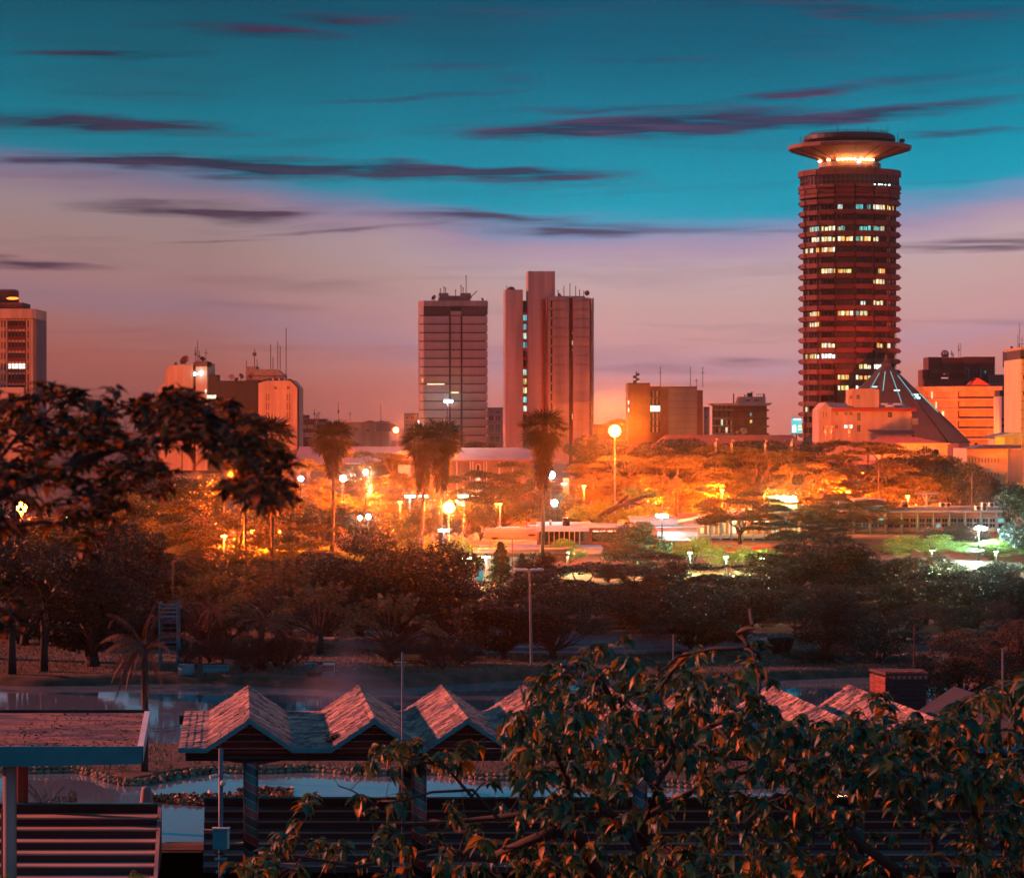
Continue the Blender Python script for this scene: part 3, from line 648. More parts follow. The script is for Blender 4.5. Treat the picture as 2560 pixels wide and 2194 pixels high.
# --- T3 dish block
t = thing('dish_block', 'wide brown and orange block carrying a dark chamfered plant room and dishes', 'office building', (X(640, d), d, 4))
b = MB(); prect(b, 519.3, 645.5, 951, GB, d, 18, 2); b.build('brown_wall', m_slate, t)
b = MB(); b.prism(P([(646, GB), (646, 957), (667, 951.5), (725, 951.5), (728, 949), (745, 968), (745, GB)]), d, d+20); b.build('wall', m_buff, t)
b = MB()
for k in range(7): prect(b, 519.5, 645, 975+k*28, 975.8+k*28, d, .2, 1.9)
b.tube([(X(720, d), d-.2, Z(949, d)), (X(727, d), d-.2, Z(949.5, d)), (X(745.6, d), d-.2, Z(969, d)), (X(745.6, d), d-.2, Z(GB, d))], .25, 5); b.build('coping', m_metal, t)
b = MB(); b.prism(P([(611, 951), (611, 915), (637, 915), (637, 922), (690, 922.5), (708, 937), (708, 951)]), d+4, d+14); b.build('plant_room', m_roofg, t)
b = MB(); prect(b, 612, 707.5, 938, 939, d, 1, 3.4); prect(b, 519.5, 540, 937, 951, d, 8, 3); prect(b, 517.5, 542, 936, 937, d, 9, 2.5); b.build('roof_boxes', m_metal, t)
dish(t, 578.5, 943, d-.5, 7.6, .3, m_concd); dish(t, 602, 941, d+1, 7.5, .9, m_metal); dish(t, 592, 949, d+1, 6, -.4, m_metal); dish(t, 629, 940, d+3, 8, -.7)
for x in (685, 717): pwin(t, x, x+8, 965, 973.5, d)
for x in (666, 672, 718, 724.5):
    for y in (984, 1007, 1030): pblk('slit_window', m_dull, t, x-.9, x+.9, y, y+17.5, d, -.06, .1)
for x, h in ((611, 1.5), (631.5, 3.2), (638, 1.6), (672, 4), (690, 4.5), (696, 3.8), (711, 8.5), (678, 2)):
    bb = MB(); z0 = Z(922 if x < 700 else 951, d); bb.tube([(X(x, d), d+6, z0), (X(x, d), d+6, z0+h*1.6)], .1, 4)
    if x == 631.5: bb.box(X(x, d)-.5, X(x, d)+.5, d+5.9, d+6.1, z0+3.5, z0+4.3)
    bb.build('antenna', m_metal, t)
for x in (682, 697, 711): pblk('roof_stub', m_buff, t, x-2, x+2, 945, 951.2, d, .5, 1.5)

# --- low strip between the blocks and the towers
def lowblock(name, label, x0, x1, yt, d, m, wins, roof=None, cat='building', extra=None, bot=GB):
    t = thing(name, label, cat, (X((x0+x1)/2, d), d, 3))
    b = MB(); prect(b, x0, x1, yt, bot, d, 14, 0); b.build('wall', m, t)
    b = MB(); prect(b, x0-1, x1+1, yt-1.6, yt-.05, d, 15, -.5); b.build('roof', roof or m_roofg, t)
    for w in wins: pwin(t, *w[:4], d, pane=w[4] if len(w) > 4 else None)
    return t
d = 900.
t = lowblock('apartment_block', 'brick flats with white window bands and water tanks on the roof', 748, 812, 1048, d, m_brown, [(754, 766, 1062, 1071, m_conc), (770, 784, 1062, 1071, m_conc), (788, 806, 1060, 1071), (754, 784, 1082, 1092, m_conc), (790, 806, 1082, 1092)])
for x in (757, 763, 769):
    bb = MB(); bb.lathe(X(x, d), d+4, [(.33, Z(1046, d)), (.33, Z(1038, d)), (.15, Z(1036.5, d))], 8); bb.build('water_tank', m_metal, t)
antennas(t, [(786, 2.8), (797, 2.2), (792, 1.6)], d+3, Z(1047, d))
t = lowblock('villa_row', 'pale flats with a stepped gable roof behind the teal lit palm', 816, 908, 1056, d+40, m_conc, [(826, 836, 1066, 1074), (845, 860, 1066, 1074), (884, 896, 1068, 1078)], m_roofr)
b = MB(); b.prism([(X(895, d), Z(1054, d)), (X(910, d), Z(1049, d)), (X(925, d), Z(1054, d))], d+36, d+50); b.build('gable_roof', m_roofr, t); antennas(t, [(846, 6), (875, 3.4)], d+40, Z(1054, d))
t = lowblock('long_flats', 'long pale building with a dark window strip left of the small sodium lamp', 912, 972, 1055, d+20, m_conc, [(938, 968, 1072, 1078), (915, 925, 1072, 1080)], m_roofr)
b = MB(); b.prism([(X(934, d), Z(1054, d)), (X(946, d), Z(1050, d)), (X(958, d), Z(1054, d))], d+18, d+30); b.prism([(X(935, d), Z(1078.3, d)), (X(975, d), Z(1078.3, d)), (X(984, d), Z(1062, d)), (X(970, d), Z(1057, d)), (X(935, d), Z(1057, d))], d+16, d+19); b.build('gable_roof', m_concd, t); antennas(t, [(952, 5)], d+20, Z(1053, d))
t = lowblock('stepped_flats', 'stepped concrete flats beside the banded tower with one lit stair window', 1010, 1043, 1034, 880., m_concd, [(1014, 1022, 1040, 1048), (1026, 1036, 1040, 1048), (1014, 1022, 1058, 1068), (1026, 1036, 1058, 1068), (1014, 1022, 1078, 1088), (1043.5, 1048, 1050, 1060, L_white)])
t = lowblock('glazed_office', 'small glazed office seen in the gap between the two tall towers', 1219, 1257, 1020, 1040., m_conc, [(1223, 1234, 1028, 1032), (1239, 1250, 1028, 1032), (1222, 1235, 1038, 1052), (1238, 1252, 1038, 1052), (1222, 1235, 1058, 1082, m_roofg), (1238, 1252, 1058, 1082, m_roofg), (1222, 1252, 1088, 1106, m_roofg)])
t = lowblock('dim_block', 'low dark block behind the big sodium lamp', 1482, 1570, 1062, 1000., m_brown, [(1496, 1508, 1072, 1082), (1520, 1532, 1072, 1082)])
b = MB(); b.prism([(X(1508, 1000), Z(1060, 1000)), (X(1530, 1000), Z(1049, 1000)), (X(1550, 1000), Z(1045, 1000)), (X(1568, 1000), Z(1050, 1000)), (X(1568, 1000), Z(1060, 1000))], 1002, 1010); b.build('gable_roof', m_brown, t)

# --- T6 dark red block
d = 900.
t = thing('stepped_office', 'dark reddish office block with stepped roof and a vertical strip of windows', 'office building', (X(1665, d), d, 3))
b = MB(); prect(b, 1570, 1625, 958, GB, d, 18, 0); prect(b, 1625.2, 1652, 965, GB, d, 18, 2); prect(b, 1652.2, 1671, 968, GB, d, 18, .6); b.build('brick_wall', m_brown, t)
b = MB(); prect(b, 1671.2, 1742.5, 967, GB, d, 18, 0); b.build('wall', m_concd, t); b = MB(); prect(b, 1742.7, 1758, 975, GB, d, 16, 1.5); b.build('side_wall', m_brown, t)
b = MB(); prect(b, 1570, 1625, 957, 960, d, 18.6, -.4); prect(b, 1671, 1743, 966, 969, d, 18.6, -.4); prect(b, 1655, 1671.5, 966, 967.8, d, 10, 1); b.build('coping', m_metal, t)
for i, y in enumerate((978, 997, 1014, 1032, 1049, 1066)):
    for k in range(5): pblk('window', L_white if (i == 2) else (m_conc if k % 2 else m_dark), t, 1627+k*4.9, 1630.8+k*4.9, y, y+14, d, 1.7, 2.2)
b = MB()
for k in range(7): prect(b, 1671.5, 1742, 985+k*17, 985.7+k*17, d, .3, -.1); prect(b, 1570.3, 1624.6, 985+k*17, 985.7+k*17, d, .3, -.1)
b.build('joint_lines', m_dull, t, kind='stuff')
for y in (1001, 1020): pblk('lit_window', L_white, t, 1570.3, 1572.5, y, y+9, d, -.2, .1)
antennas(t, [(1651, 6), (1726, 6), (1741, 2.6), (1757, 6)], d+3, Z(968, d))
b = MB(); x = X(1592, d); b.tube([(x, d+4, Z(958, d)), (x, d+4, Z(928, d))], .16, 5)
for k in range(4): b.box(x-.9+k % 2*.9, x+k % 2*.9, d+3.8, d+4.2, Z(950-k*6, d), Z(955-k*6, d)-.2)
b.build('radio_mast', m_metal, t)
t = lowblock('slim_block', 'narrow pale block squeezed between the stepped office and the terrace building', 1759, 1774, 1018, 950., m_concd, [(1763, 1769, 1040, 1046)])
# --- T7 terrace building
t = thing('terrace_building', 'dark building with projecting balcony slabs, thin roof plate and a water tank', 'office building', (X(1855, d), d, 3))
b = MB(); prect(b, 1790, 1918, 1014, GB, d, 16, 1.2); b.build('wall', m_brown, t)
b = MB(); b.prism([(X(1778, d), Z(1008, d)), (X(1930, d), Z(1007, d)), (X(1922, d), Z(1013.5, d)), (X(1790, d), Z(1013.5, d))], d-2, d+18); b.build('roof_plate', m_conc, t)
b = MB(); prect(b, 1847.5, 1917.5, 991, 1007, d, 8, 5); b.build('roof_house', m_conc, t)
for x in (1867, 1890):
    for k in range(3): pblk('window', m_dark, t, x+k*4, x+3+k*4, 998, 1002, d, 4.8, 5.2)
for y in (1024.5, 1045, 1065, 1084):
    blk('balcony_slab', m_concd, t, X(1781, d), X(1833, d), d-1.8, d+1.1, Z(y+3, d), Z(y-2, d)); blk('slab_edge', m_brown, t, X(1833.2, d), X(1923, d), d+.4, d+1.1, Z(y+3, d), Z(y-2, d))
    for k in range(7): pblk('window', (m_conc, m_dark, m_dark, L_cool, m_dark, m_conc, m_dark)[(k+int(y)) % 7] if y > 1060 else (m_dull, m_dark)[k % 2], t, 1791+k*5.9, 1795.8+k*5.9, y-17, y-3, d, 1.0, 1.3)
for (x, y) in ((1875, 1032), (1876, 1050)): pblk('lit_window', L_teal if y < 1040 else L_warm, t, x, x+5, y, y+7, d, 1.0, 1.3)
b = MB(); b.lathe(X(1877.5, d), d+7, [(.75, Z(991, d)), (.75, Z(982, d)), (.3, Z(981, d))], 10); b.build('water_tank', m_metal, t)
for x, y0, y1 in ((1838, 1007, 983), (1866, 991, 985), (1884, 991, 978), (1914, 991, 983)):
    bb = MB(); bb.box(X(x-1.5, d), X(x+1.5, d), d+6, d+6.3, Z(y0, d), Z(y1, d)); bb.build('cell_antenna', m_metal, t)
b = MB(); prect(b, 1895, 1917, 984, 985, d, .15, 6)
for k in range(5): prect(b, 1895+k*5.3, 1895.8+k*5.3, 984, 991, d, .15, 6)
b.build('roof_railing', m_metal, t)
# long red roof
d = 820.
t = thing('long_red_roof_hall', 'long low hall with a dark red tiled roof behind the orange trees', 'hall', (X(1820, d), d, 2))
b = MB(); b.add([(X(1630, d), d, Z(1118, d)), (X(2012, d), d, Z(1118, d)), (X(1990, d), d+9, Z(1087, d)), (X(1668, d), d+9, Z(1087, d)), (X(1630, d), d+18, Z(1118, d)), (X(2012, d), d+18, Z(1118, d))], [(0, 1, 2, 3), (5, 4, 3, 2), (1, 5, 2), (4, 0, 3)]); b.build('roof', m_roofr, t)
b = MB(); prect(b, 1640, 2004, 1118.3, 1160, d, 16, 1.2); b.build('wall', m_buff, t)
for x in (1938, 1965): bb = MB(); bb.prism([(X(x-9, d), Z(1116, d)), (X(x, d), Z(1099, d)), (X(x+9, d), Z(1116, d))], d+1, d+6); bb.build('dormer', m_roofr, t)
dish(t, 1858, 1078, d+8, 10, .2, m_concd); dish(t, 1843, 1081, d+8, 5, -.5, m_concd)
# lit billboard beside the round tower
d = 930.
t = thing('billboard', 'small glowing teal billboard at the foot of the round tower', 'billboard', (X(1992, d), d, 4))
pblk('panel', emit('board_teal', (.03, .42, .48), 1.0), t, 1979, 2005, 1045, 1083, d, 0, .3); b = MB(); prect(b, 1990, 1993, 1083, 1150, d, .4, .1); prect(b, 1978, 2006, 1083, 1085, d, .8, -.2); prect(b, 1978, 2006, 1043.5, 1045, d, .8, -.2); b.build('frame', m_metal, t)
for (x0, x1, y0, y1) in ((1981, 1990, 1064, 1080), (1984, 1989, 1062, 1066), (1984, 2002, 1046, 1050)): pblk('print', emit('board_white', (.6, .95, .9), 1.6), t, x0, x1, y0, y1, d, -.06, .02)
for (x0, x1, y0, y1) in ((1996, 2004, 1063, 1067), (1995, 2004, 1071, 1075)): pblk('print', emit('board_yellow', (.9, .8, .25), 1.2), t, x0, x1, y0, y1, d, -.06, .02)

# --- T10 orange house below the cone
d = 700.; ox, oy, k_ = 1900, 840, .31853
qx = lambda a: ox+a*k_; qy = lambda a: oy+a*k_
t = thing('orange_house', 'orange lit three storey house with a square roof room in front of the cone hall', 'building', (X(2160, d), d, 3))
b = MB(); prect(b, qx(557), qx(1190), qy(588), 1150, d, 14, 0); prect(b, qx(735), qx(937), qy(417), qy(562), d, 8, .6); b.prism([(X(qx(735), d), Z(qy(419), d)), (X(qx(740), d), Z(qy(412), d)), (X(qx(900), d), Z(qy(412), d)), (X(qx(937), d), Z(qy(422), d)), (X(qx(937), d), Z(qy(428), d)), (X(qx(735), d), Z(qy(428), d))], d+.4, d+9); b.build('wall', m_buff, t)
b = MB(); b.prism([(X(qx(458), d), Z(1150, d)), (X(qx(458), d), Z(qy(575), d)), (X(qx(510), d), Z(qy(520), d)), (X(qx(556), d), Z(qy(575), d)), (X(qx(556), d), Z(1150, d))], d-1.5, d+14); b.build('gable_wing', m_buff, t)
b = MB(); prect(b, qx(696), qx(734), qy(420), qy(560), d, 5, 1.4); b.build('stair_tower', m_buff, t)
b = MB(); prect(b, qx(557), qx(1226), qy(564), qy(587), d, 15, -.8); b.build('red_fascia', m_redp, t)
b = MB(); b.add([(X(qx(512), d), d+1, Z(qy(521), d)), (X(qx(735), d), d+6, Z(qy(524), d)), (X(qx(735), d), d-.8, Z(qy(563), d)), (X(qx(556), d), d-.8, Z(qy(563), d))], [(0, 1, 2, 3)]); b.add([(X(qx(937), d), d+6, Z(qy(522), d)), (X(qx(1140), d), d+6, Z(qy(522), d)), (X(qx(1185), d), d-.8, Z(qy(563), d)), (X(qx(937), d), d-.8, Z(qy(563), d))], [(0, 1, 2, 3)]); b.build('sheet_roof', m_roofg, t)
for (a, c, e, f) in ((955, 1010, 526, 540), (1050, 1110, 526, 538), (980, 1050, 540, 556), (1055, 1125, 538, 543)): pblk('skylight', mat('skylight_pane', (.5, .55, .55), .2, .1), t, qx(a), qx(c), qy(e), qy(f), d, -.9+ (563-f)*.1, -.8+(563-f)*.1+.3)
for (a, c, e, f) in ((588, 614, 592, 624), (663, 690, 590, 622), (702, 729, 590, 622), (1002, 1037, 592, 640), (587, 615, 692, 725), (760, 790, 596, 670), (760, 790, 692, 755)): pwin(t, qx(a), qx(c), qy(e), qy(f), d, off=-.02)
for (a, c, e, f) in ((660, 690, 694, 724), (698, 727, 694, 724)): pwin(t, qx(a), qx(c), qy(e), qy(f), d, pane=L_white, off=-.02)
pwin(t, qx(757), qx(788), qy(458), qy(498), d, off=.58)
for a in (708, 722): pwin(t, qx(a), qx(a+8), qy(465), qy(495), d, off=1.38, mull=0)
for a in (487, 510): pwin(t, qx(a), qx(a+9), qy(590), qy(640), d, off=-1.52, mull=0); pwin(t, qx(a), qx(a+9), qy(698), qy(745), d, off=-1.52, mull=0)
b = MB(); prect(b, qx(1188), qx(1236), qy(645), qy(694), d, 3, -1.2); b.build('balcony', m_buff, t)
b = MB(); b.add([(X(qx(815), d), d-4, Z(qy(738), d)), (X(qx(1190), d), d-4, Z(qy(738), d)), (X(qx(1190), d), d-7, Z(qy(766), d)), (X(qx(875), d), d-7, Z(qy(762), d))], [(0, 3, 2, 1)]); prect(b, qx(875), qx(1190), qy(763), qy(770), d, 3, -7.2); b.build('porch_roof', m_roofr, t)
t = thing('red_roof_bungalow', 'low bungalow with a bright red hipped roof right of the orange house', 'house', (X(2290, 640.), 640., 2))
d = 640.
b = MB(); b.add([(X(2186, d), d, Z(1107, d)), (X(2376, d), d, Z(1109, d)), (X(2300, d), d+7, Z(1092, d)), (X(2215, d), d+7, Z(1090, d)), (X(2186, d), d+14, Z(1107, d)), (X(2376, d), d+14, Z(1109, d))], [(0, 1, 2, 3), (5, 4, 3, 2), (1, 5, 2), (4, 0, 3)]); b.build('roof', m_roofr, t)
b = MB(); prect(b, 2192, 2370, 1109.5, 1150, d, 12, .8); b.build('wall', m_conc, t); b = MB(); prect(b, 2190, 2376, 1107.5, 1110, d, 13.5, -.1); b.build('eaves', m_conc, t); pwin(t, 2306, 2321, 1112, 1135, d, off=.75)

# --- T11 orange banded block
d = 1010.; gx_ = lambda a: 2280+a*.20275; gy_ = lambda a: 840+a*.20275
t = thing('banded_block', 'orange lit block with deep horizontal bands right of the cone hall', 'office building', (X(2400, d), d, 3))
b = MB(); prect(b, 2283, gx_(565), 970, GB, d, 18, 0); b.build('wall', m_buff, t)
b = MB(); prect(b, gx_(575), gx_(1106), 970, GB, d, 18, 1.8); b.build('recessed_wall', m_buff, t)
b = MB(); prect(b, 2289, gx_(566), gy_(622), gy_(685), d, 1, -1.0); b.build('roof_band', m_buff, t); b = MB(); prect(b, gx_(567), gx_(1112), gy_(618), gy_(672), d, 19, -.2); b.build('roof_band', m_buff, t)
for i in range(6):
    y = 768+i*123
    blk('floor_band', m_buff, t, X(2289, d), X(gx_(565), d), d-.7, d, Z(gy_(y+32), d), Z(gy_(y), d)); blk('floor_band', m_buff, t, X(gx_(566.5), d), X(gx_(1104), d), d-.2, d+1.8, Z(gy_(y+32), d), Z(gy_(y-4), d))
    blk('painted_shadow_line', m_dull, t, X(gx_(585), d), X(gx_(1080), d), d+1.55, d+1.85, Z(gy_(y-5), d), Z(gy_(y-22), d))  # dark strip put on as the shadow line above each band
b = MB()
for x in (566, 1086): prect(b, gx_(x), gx_(x+16), gy_(673), GB, d, 1.8, .1)
b.build('pier', m_brown, t)
for i, y in enumerate((685, 808, 925)): pblk('lit_slit', emit('slit_warm', (1, .62, .35), 1.0), t, gx_((238, 290, 368)[i]), gx_((254, 306, 396)[i]), gy_(y), gy_(y+88), d, -.1, .05)
# --- T12 AFYA CENTRE
d = 1100.
t = thing('lettered_tower', 'brown stepped tower with dark rooftop lettering and a crown shaped cage', 'office tower', (X(2420, d), d, 4))
b = MB(); prect(b, gx_(207), gx_(364), gy_(262), GB, d, 14, 1); prect(b, gx_(365), gx_(517), gy_(262), gy_(420), d, 15, 0); prect(b, gx_(518), gx_(650), gy_(262), GB, d, 12, 3); b.build('wall', m_spand, t)
b = MB(); prect(b, gx_(651), gx_(1026), gy_(258), gy_(380), d, 16, .5); b.build('upper_wall', m_spand, t); b = MB(); prect(b, gx_(655), gx_(1022), gy_(380.5), GB, d, 14, 1.2); b.build('lower_wall', m_concd, t)
b = MB(); prect(b, gx_(651), gx_(1028), gy_(254), gy_(259), d, 17, 0); prect(b, gx_(651), gx_(1027), gy_(292), gy_(298), d, .5, .2); prect(b, gx_(205), gx_(364), gy_(258), gy_(263), d, 14, .6); b.build('coping', m_metal, t)
for a in (692, 842, 1005): pblk('pier', m_concd, t, gx_(a), gx_(a+20), gy_(385), gy_(560), d, .2, 1.2)
for r_ in range(5):
    for c_ in range(10): pblk('window', m_dark, t, gx_(715+c_*30), gx_(738+c_*30), gy_(390+r_*32), gy_(414+r_*32), d, 1.0, 1.25)
pblk('lit_window', L_teal, t, gx_(903), gx_(912), gy_(430), gy_(455), d, .8, 1.1)
b = MB(); prect(b, gx_(120), gx_(200), gy_(415), GB, d, 12, -2); prect(b, gx_(200), gx_(640), gy_(415), gy_(460), d, 8, -2.5); prect(b, gx_(215), gx_(640), gy_(475), gy_(505), d, 6, -2); prect(b, gx_(130), gx_(720), gy_(528), GB, d, 8, -4); b.build('lower_tiers', m_spand, t)
for c_ in range(7): pblk('window', m_dark, t, gx_(222+c_*58), gx_(262+c_*58), gy_(461), gy_(474), d, -2.2, -1.9)
b = MB(); prect(b, gx_(940), gx_(1194), gy_(474), GB, d, 14, -1); b.build('side_block', m_concd, t)
for r_ in range(3):
    for c_ in range(6): pblk('window', m_dark, t, gx_(965+c_*36), gx_(985+c_*36), gy_(490+r_*32), gy_(506+r_*32), d, -1.2, -.9)
def text_at(body, px, py, d_, hpx, m, parent, dy=-.12, wpx=None):
    c = bpy.data.curves.new('lettering', 'FONT'); c.body = body; c.align_x = 'CENTER'; c.align_y = 'CENTER'; c.extrude = .06; c.size = hpx*d_/F*1.42
    c.offset = .018*c.size; c.resolution_u = 3; tmp = bpy.data.objects.new('tmp_text', c); COL.objects.link(tmp); bpy.context.view_layer.update()
    me = bpy.data.meshes.new_from_object(tmp.evaluated_get(bpy.context.evaluated_depsgraph_get())); bpy.data.objects.remove(tmp); me.materials.clear(); me.materials.append(m)
    return link('lettering', me, parent, (X(px, d_), d_+dy, Z(py, d_)), rot=(math.pi/2, 0, 0))
text_at('AFYA', gx_(440), gy_(305), d, 5.4, m_metal, t); text_at('CENTRE', gx_(443), gy_(350), d, 5.2, m_metal, t)
text_at('AFYA', gx_(340), gy_(305), d+1, 4.2, m_metal, t).scale = (.35, 1, 1); text_at('CENTRE', gx_(338), gy_(350), d+1, 4.2, m_metal, t).scale = (.35, 1, 1)
b = MB(); c = Vector((X(2366, d), d+4, Z(884, d)))
for k in range(8):
    a = math.pi*2*k/8; pts = [(c.x+1.25*math.sin(a)*math.sin(f)*1.0, c.y+1.25*math.cos(a)*math.sin(f), c.z-1.3+1.9*(1-math.cos(f))*.8) for f in (1.9, 1.5, 1.1, .7, .3)][::-1]
    b.tube([(p[0]*1.0, p[1], 2*c.z-p[2]) for p in pts], .17, 4)
b.lathe(c.x, c.y, [(1.25, Z(892, d)), (1.35, Z(886, d)), (1.2, Z(885, d))], 12, cap=False); b.build('roof_cage', m_metal, t)
antennas(t, [(2379, 2.4), (2382, 1.6), (2397, 5), (2402, 5), (2384, 1.2)], d-1, Z(893, d))
b = MB(); b.add([(X(gx_(720), 1000), 1000, Z(gy_(600), 1000)), (X(gx_(735), 1000), 1000, Z(gy_(528), 1000)), (X(gx_(805), 1000), 1000, Z(gy_(512), 1000)), (X(gx_(960), 1000), 1000, Z(gy_(600), 1000)), (X(gx_(805), 1000), 1008, Z(gy_(512), 1000)), (X(gx_(960), 1000), 1010, Z(gy_(600), 1000)), (X(gx_(720), 1000), 1010, Z(gy_(600), 1000))], [(0, 3, 2, 1), (2, 3, 5, 4), (1, 2, 4, 6, 0)])
o = b.build('gabled_roof', m_roofr); props(o, 'brown gabled roof rising behind the orange banded block', 'roof')
# --- T13 dark tower
d = 1200.
t = thing('dark_tower', 'dark grey tower with a wider top at the right of the lettered tower', 'office tower', (X(2540, d), d, 4))
b = MB(); b.prism([(X(2523, d), Z(916, d)), (X(2523, d), Z(876, d)), (X(2534, d), Z(872.5, d)), (X(2552, d), Z(873, d)), (X(2640, d), Z(873, d)), (X(2640, d), Z(918, d)), (X(2530, d), Z(918, d))], d-2, d+16); b.build('head', m_slate, t)
b = MB(); prect(b, 2530, 2640, 918.3, GB, d, 14, 0); b.build('shaft', m_slate, t)
for i in range(4): pblk('window', m_dull, t, 2524.5, 2526.5, 880+i*9, 886+i*9, d, -2.1, -1.9)
antennas(t, [(2549, 10), (2555, 5)], d, Z(873, d)); b = MB(); b.ball((X(2529, d), d, Z(868, d)), .5, 8, 5); b.tube([(X(2529, d), d, Z(873, d)), (X(2529, d), d, Z(868, d))], .12, 4); b.build('satellite_dish', m_metal, t)
b = MB()
for k in range(3): prect(b, 2522+k*5, 2524+k*5, 946-k, 975, 1150, .4, 0); prect(b, 2512, 2534, 962+k*4, 963.5+k*4, 1150, .4, 0)
b.box(X(2505, 1150), X(2536, 1150), 1152, 1160, Z(1080, 1150), Z(976, 1150))
o = b.build('roof_gantry', m_metal); props(o, 'dark steel gantry on a roof between the banded block and the dark tower', 'gantry')
# grey-pink block with window grid
d = 860.
t = thing('grid_window_block', 'pinkish grey block with a fine window grid behind the right edge tower', 'office building', (X(2530, d), d, 3))
b = MB(); prect(b, 2504, 2580, 990, GB, d, 14, 0); b.build('wall', m_conc, t); b = MB(); prect(b, 2504, 2580, 975, 990, d, 10, 3); b.build('roof_house', m_slate, t); b = MB(); prect(b, 2504, 2580, gy_(925), gy_(955), d, .6, -.6); b.build('ledge', m_concd, t)
for r_ in range(5):
    for c_ in range(6): pblk('window', m_dark if r_ % 2 == 0 else m_roofg, t, 2505+c_*7.6, 2511.5+c_*7.6, 1045+r_*8, 1051.5+r_*8, d, -.1, .1)
# --- T14 edge tower
d = 600.
t = thing('edge_tower', 'bright orange tower of square panels filling the right picture edge', 'office tower', (X(2600, d), d, 0))
b = MB(); prect(b, 2551.5, 2660, 897, 1290, d, 20, 0); b.build('wall', m_yell, t)
b = MB(); prect(b, 2554, 2660, 873, 896.8, d, 16, 1.5); b.build('recessed_storey', m_dull, t); b = MB(); b.prism([(X(2548.5, d), Z(868, d)), (X(2560, d), Z(866.5, d)), (X(2660, d), Z(866.5, d)), (X(2660, d), Z(874, d)), (X(2552, d), Z(874, d))], d-2, d+20); b.build('roof_plate', m_buff, t)
b = MB()
for k in range(17): prect(b, 2551.4, 2660, 910+k*22.8, 911+k*22.8, d, .2, -.05)
for k in range(6): prect(b, 2557+k*14, 2557.8+k*14, 897, 1290, d, .2, -.05)
b.build('panel_joints', m_dull, t, kind='stuff')
for y in (937, 977): pwin(t, 2557, 2564, y, y+12, d, mull=0)
b = MB(); prect(b, 2554, 2556, 858, 866.5, d, .2, 3); prect(b, 2554, 2580, 858, 859, d, .2, 3); b.tube([(X(2551, d), d+3, Z(868, d)), (X(2551, d), d+3, Z(836, d))], .06, 4); b.build('roof_railing', m_metal, t)
# --- T15 orange annex
d = 520.
t = thing('creeper_building', 'bright orange wall with slit windows half covered by a grey creeper', 'building', (X(2470, d), d, 0))
b = MB(); prect(b, 2417, 2520, 1121, 1300, d, 16, 0); b.build('wall', m_yell, t); b = MB(); prect(b, 2520.2, 2560, 1124, 1300, d, 14, 1); b.build('side_wall', m_conc, t)
b = MB(); b.plan([(X(2414, d), d-1), (X(2560, d), d-1), (X(2560, d), d+17), (X(2450, d), d+17)], Z(1121.7, d), Z(1120, d)); b.prism([(X(2440, d), Z(1119.8, d)), (X(2470, d), Z(1112, d)), (X(2560, d), Z(1112, d)), (X(2560, d), Z(1119.8, d))], d+3, d+14); b.build('roof', m_roofg, t)
for r_, y in enumerate((1143, 1179)):
    for c_ in range(10): pwin(t, 2421.5+c_*8.1, 2424+c_*8.1, y, y+13, d, mull=0, pane=m_dull, frame=m_yell, off=-.02)
b = MB(); prect(b, 2488, 2512, 1093, 1113, 560, 8, 0); b.build('roof_room', m_yell, t); b = MB(); prect(b, 2513, 2555, 1093, 1113, 560, 8, 1); b.build('roof_room', m_conc, t)
b = MB(); b.prism([(X(2478, 560), Z(1093, 560)), (X(2480, 560), Z(1090.5, 560)), (X(2525, 560), Z(1080, 560)), (X(2556, 560), Z(1080, 560)), (X(2560, 560), Z(1093, 560))], 558, 570); b.build('roof_cap', m_roofg, t)
pblk('tube_light', emit('strip_white', (.8, 1, .9), 5), t, 2478, 2481, 1216, 1230, d, -.4, -.2)
# ------------------------------------------------------------ vegetation
RG = np.random.default_rng(11)
def unit(n, rng): 
    v = rng.normal(size=(n, 3)); return v/np.linalg.norm(v, axis=1, keepdims=True)
def cards(P, size, rng, aspect=.5, flat=0.0, down=0.0):
    """leaf shaped quads at the points P"""
    n = len(P); a = unit(n, rng); a[:, 2] *= (1-flat); a[:, 2] -= down; a /= np.linalg.norm(a, axis=1, keepdims=True)
    b = np.cross(a, unit(n, rng)); 
    if flat: b[:, 2] *= (1-flat)
    b /= np.linalg.norm(b, axis=1, keepdims=True)+1e-9
    s = (size*(.6+.8*rng.random(n)))[:, None]
    v = np.stack([P, P+a*s*.5+b*s*aspect*.5, P+a*s, P+a*s*.5-b*s*aspect*.5], 1).reshape(-1, 3)
    f = np.arange(4*n).reshape(n, 4); return v, f
m_leafd = mat('leaf_dark', (.016, .038, .032), .55, .4, .7, island=.45, trans=.25, objvar=.25, detail=2)
m_leafo = mat('leaf_olive', (.075, .075, .028), .6, .4, .5, island=.45, trans=.3, objvar=.2, detail=2)
m_leafg = mat('leaf_bright', (.13, .22, .045), .5, .3, .5, island=.4, trans=.35, objvar=.15, detail=2)
m_leafr = mat('leaf_rusty', (.11, .055, .025), .6, .4, .5, island=.5, trans=.3, objvar=.15, detail=2)
m_leafc = mat('leaf_acacia', (.13, .115, .045), .6, .4, .5, island=.4, trans=.35, objvar=.15, detail=2)
m_bark = mat('bark', (.07, .05, .042), .95, .4, 2, stretch=(1, 1, .3), bump=.4)
m_barky = mat('bark_pale', (.14, .105, .07), .9, .3, 2, stretch=(1, 1, .3), bump=.3)
def limb_pts(p0, p1, sag, rng, k=5):
    p0 = Vector(p0); p1 = Vector(p1); r = []
    for i in range(k+1):
        t = i/k; p = p0.lerp(p1, t); p.z += sag*math.sin(math.pi*t)*(p1-p0).length
        if 0 < i < k: p += Vector(rng.normal(size=3))*.03*(p1-p0).length
        r.append(p)
    return r
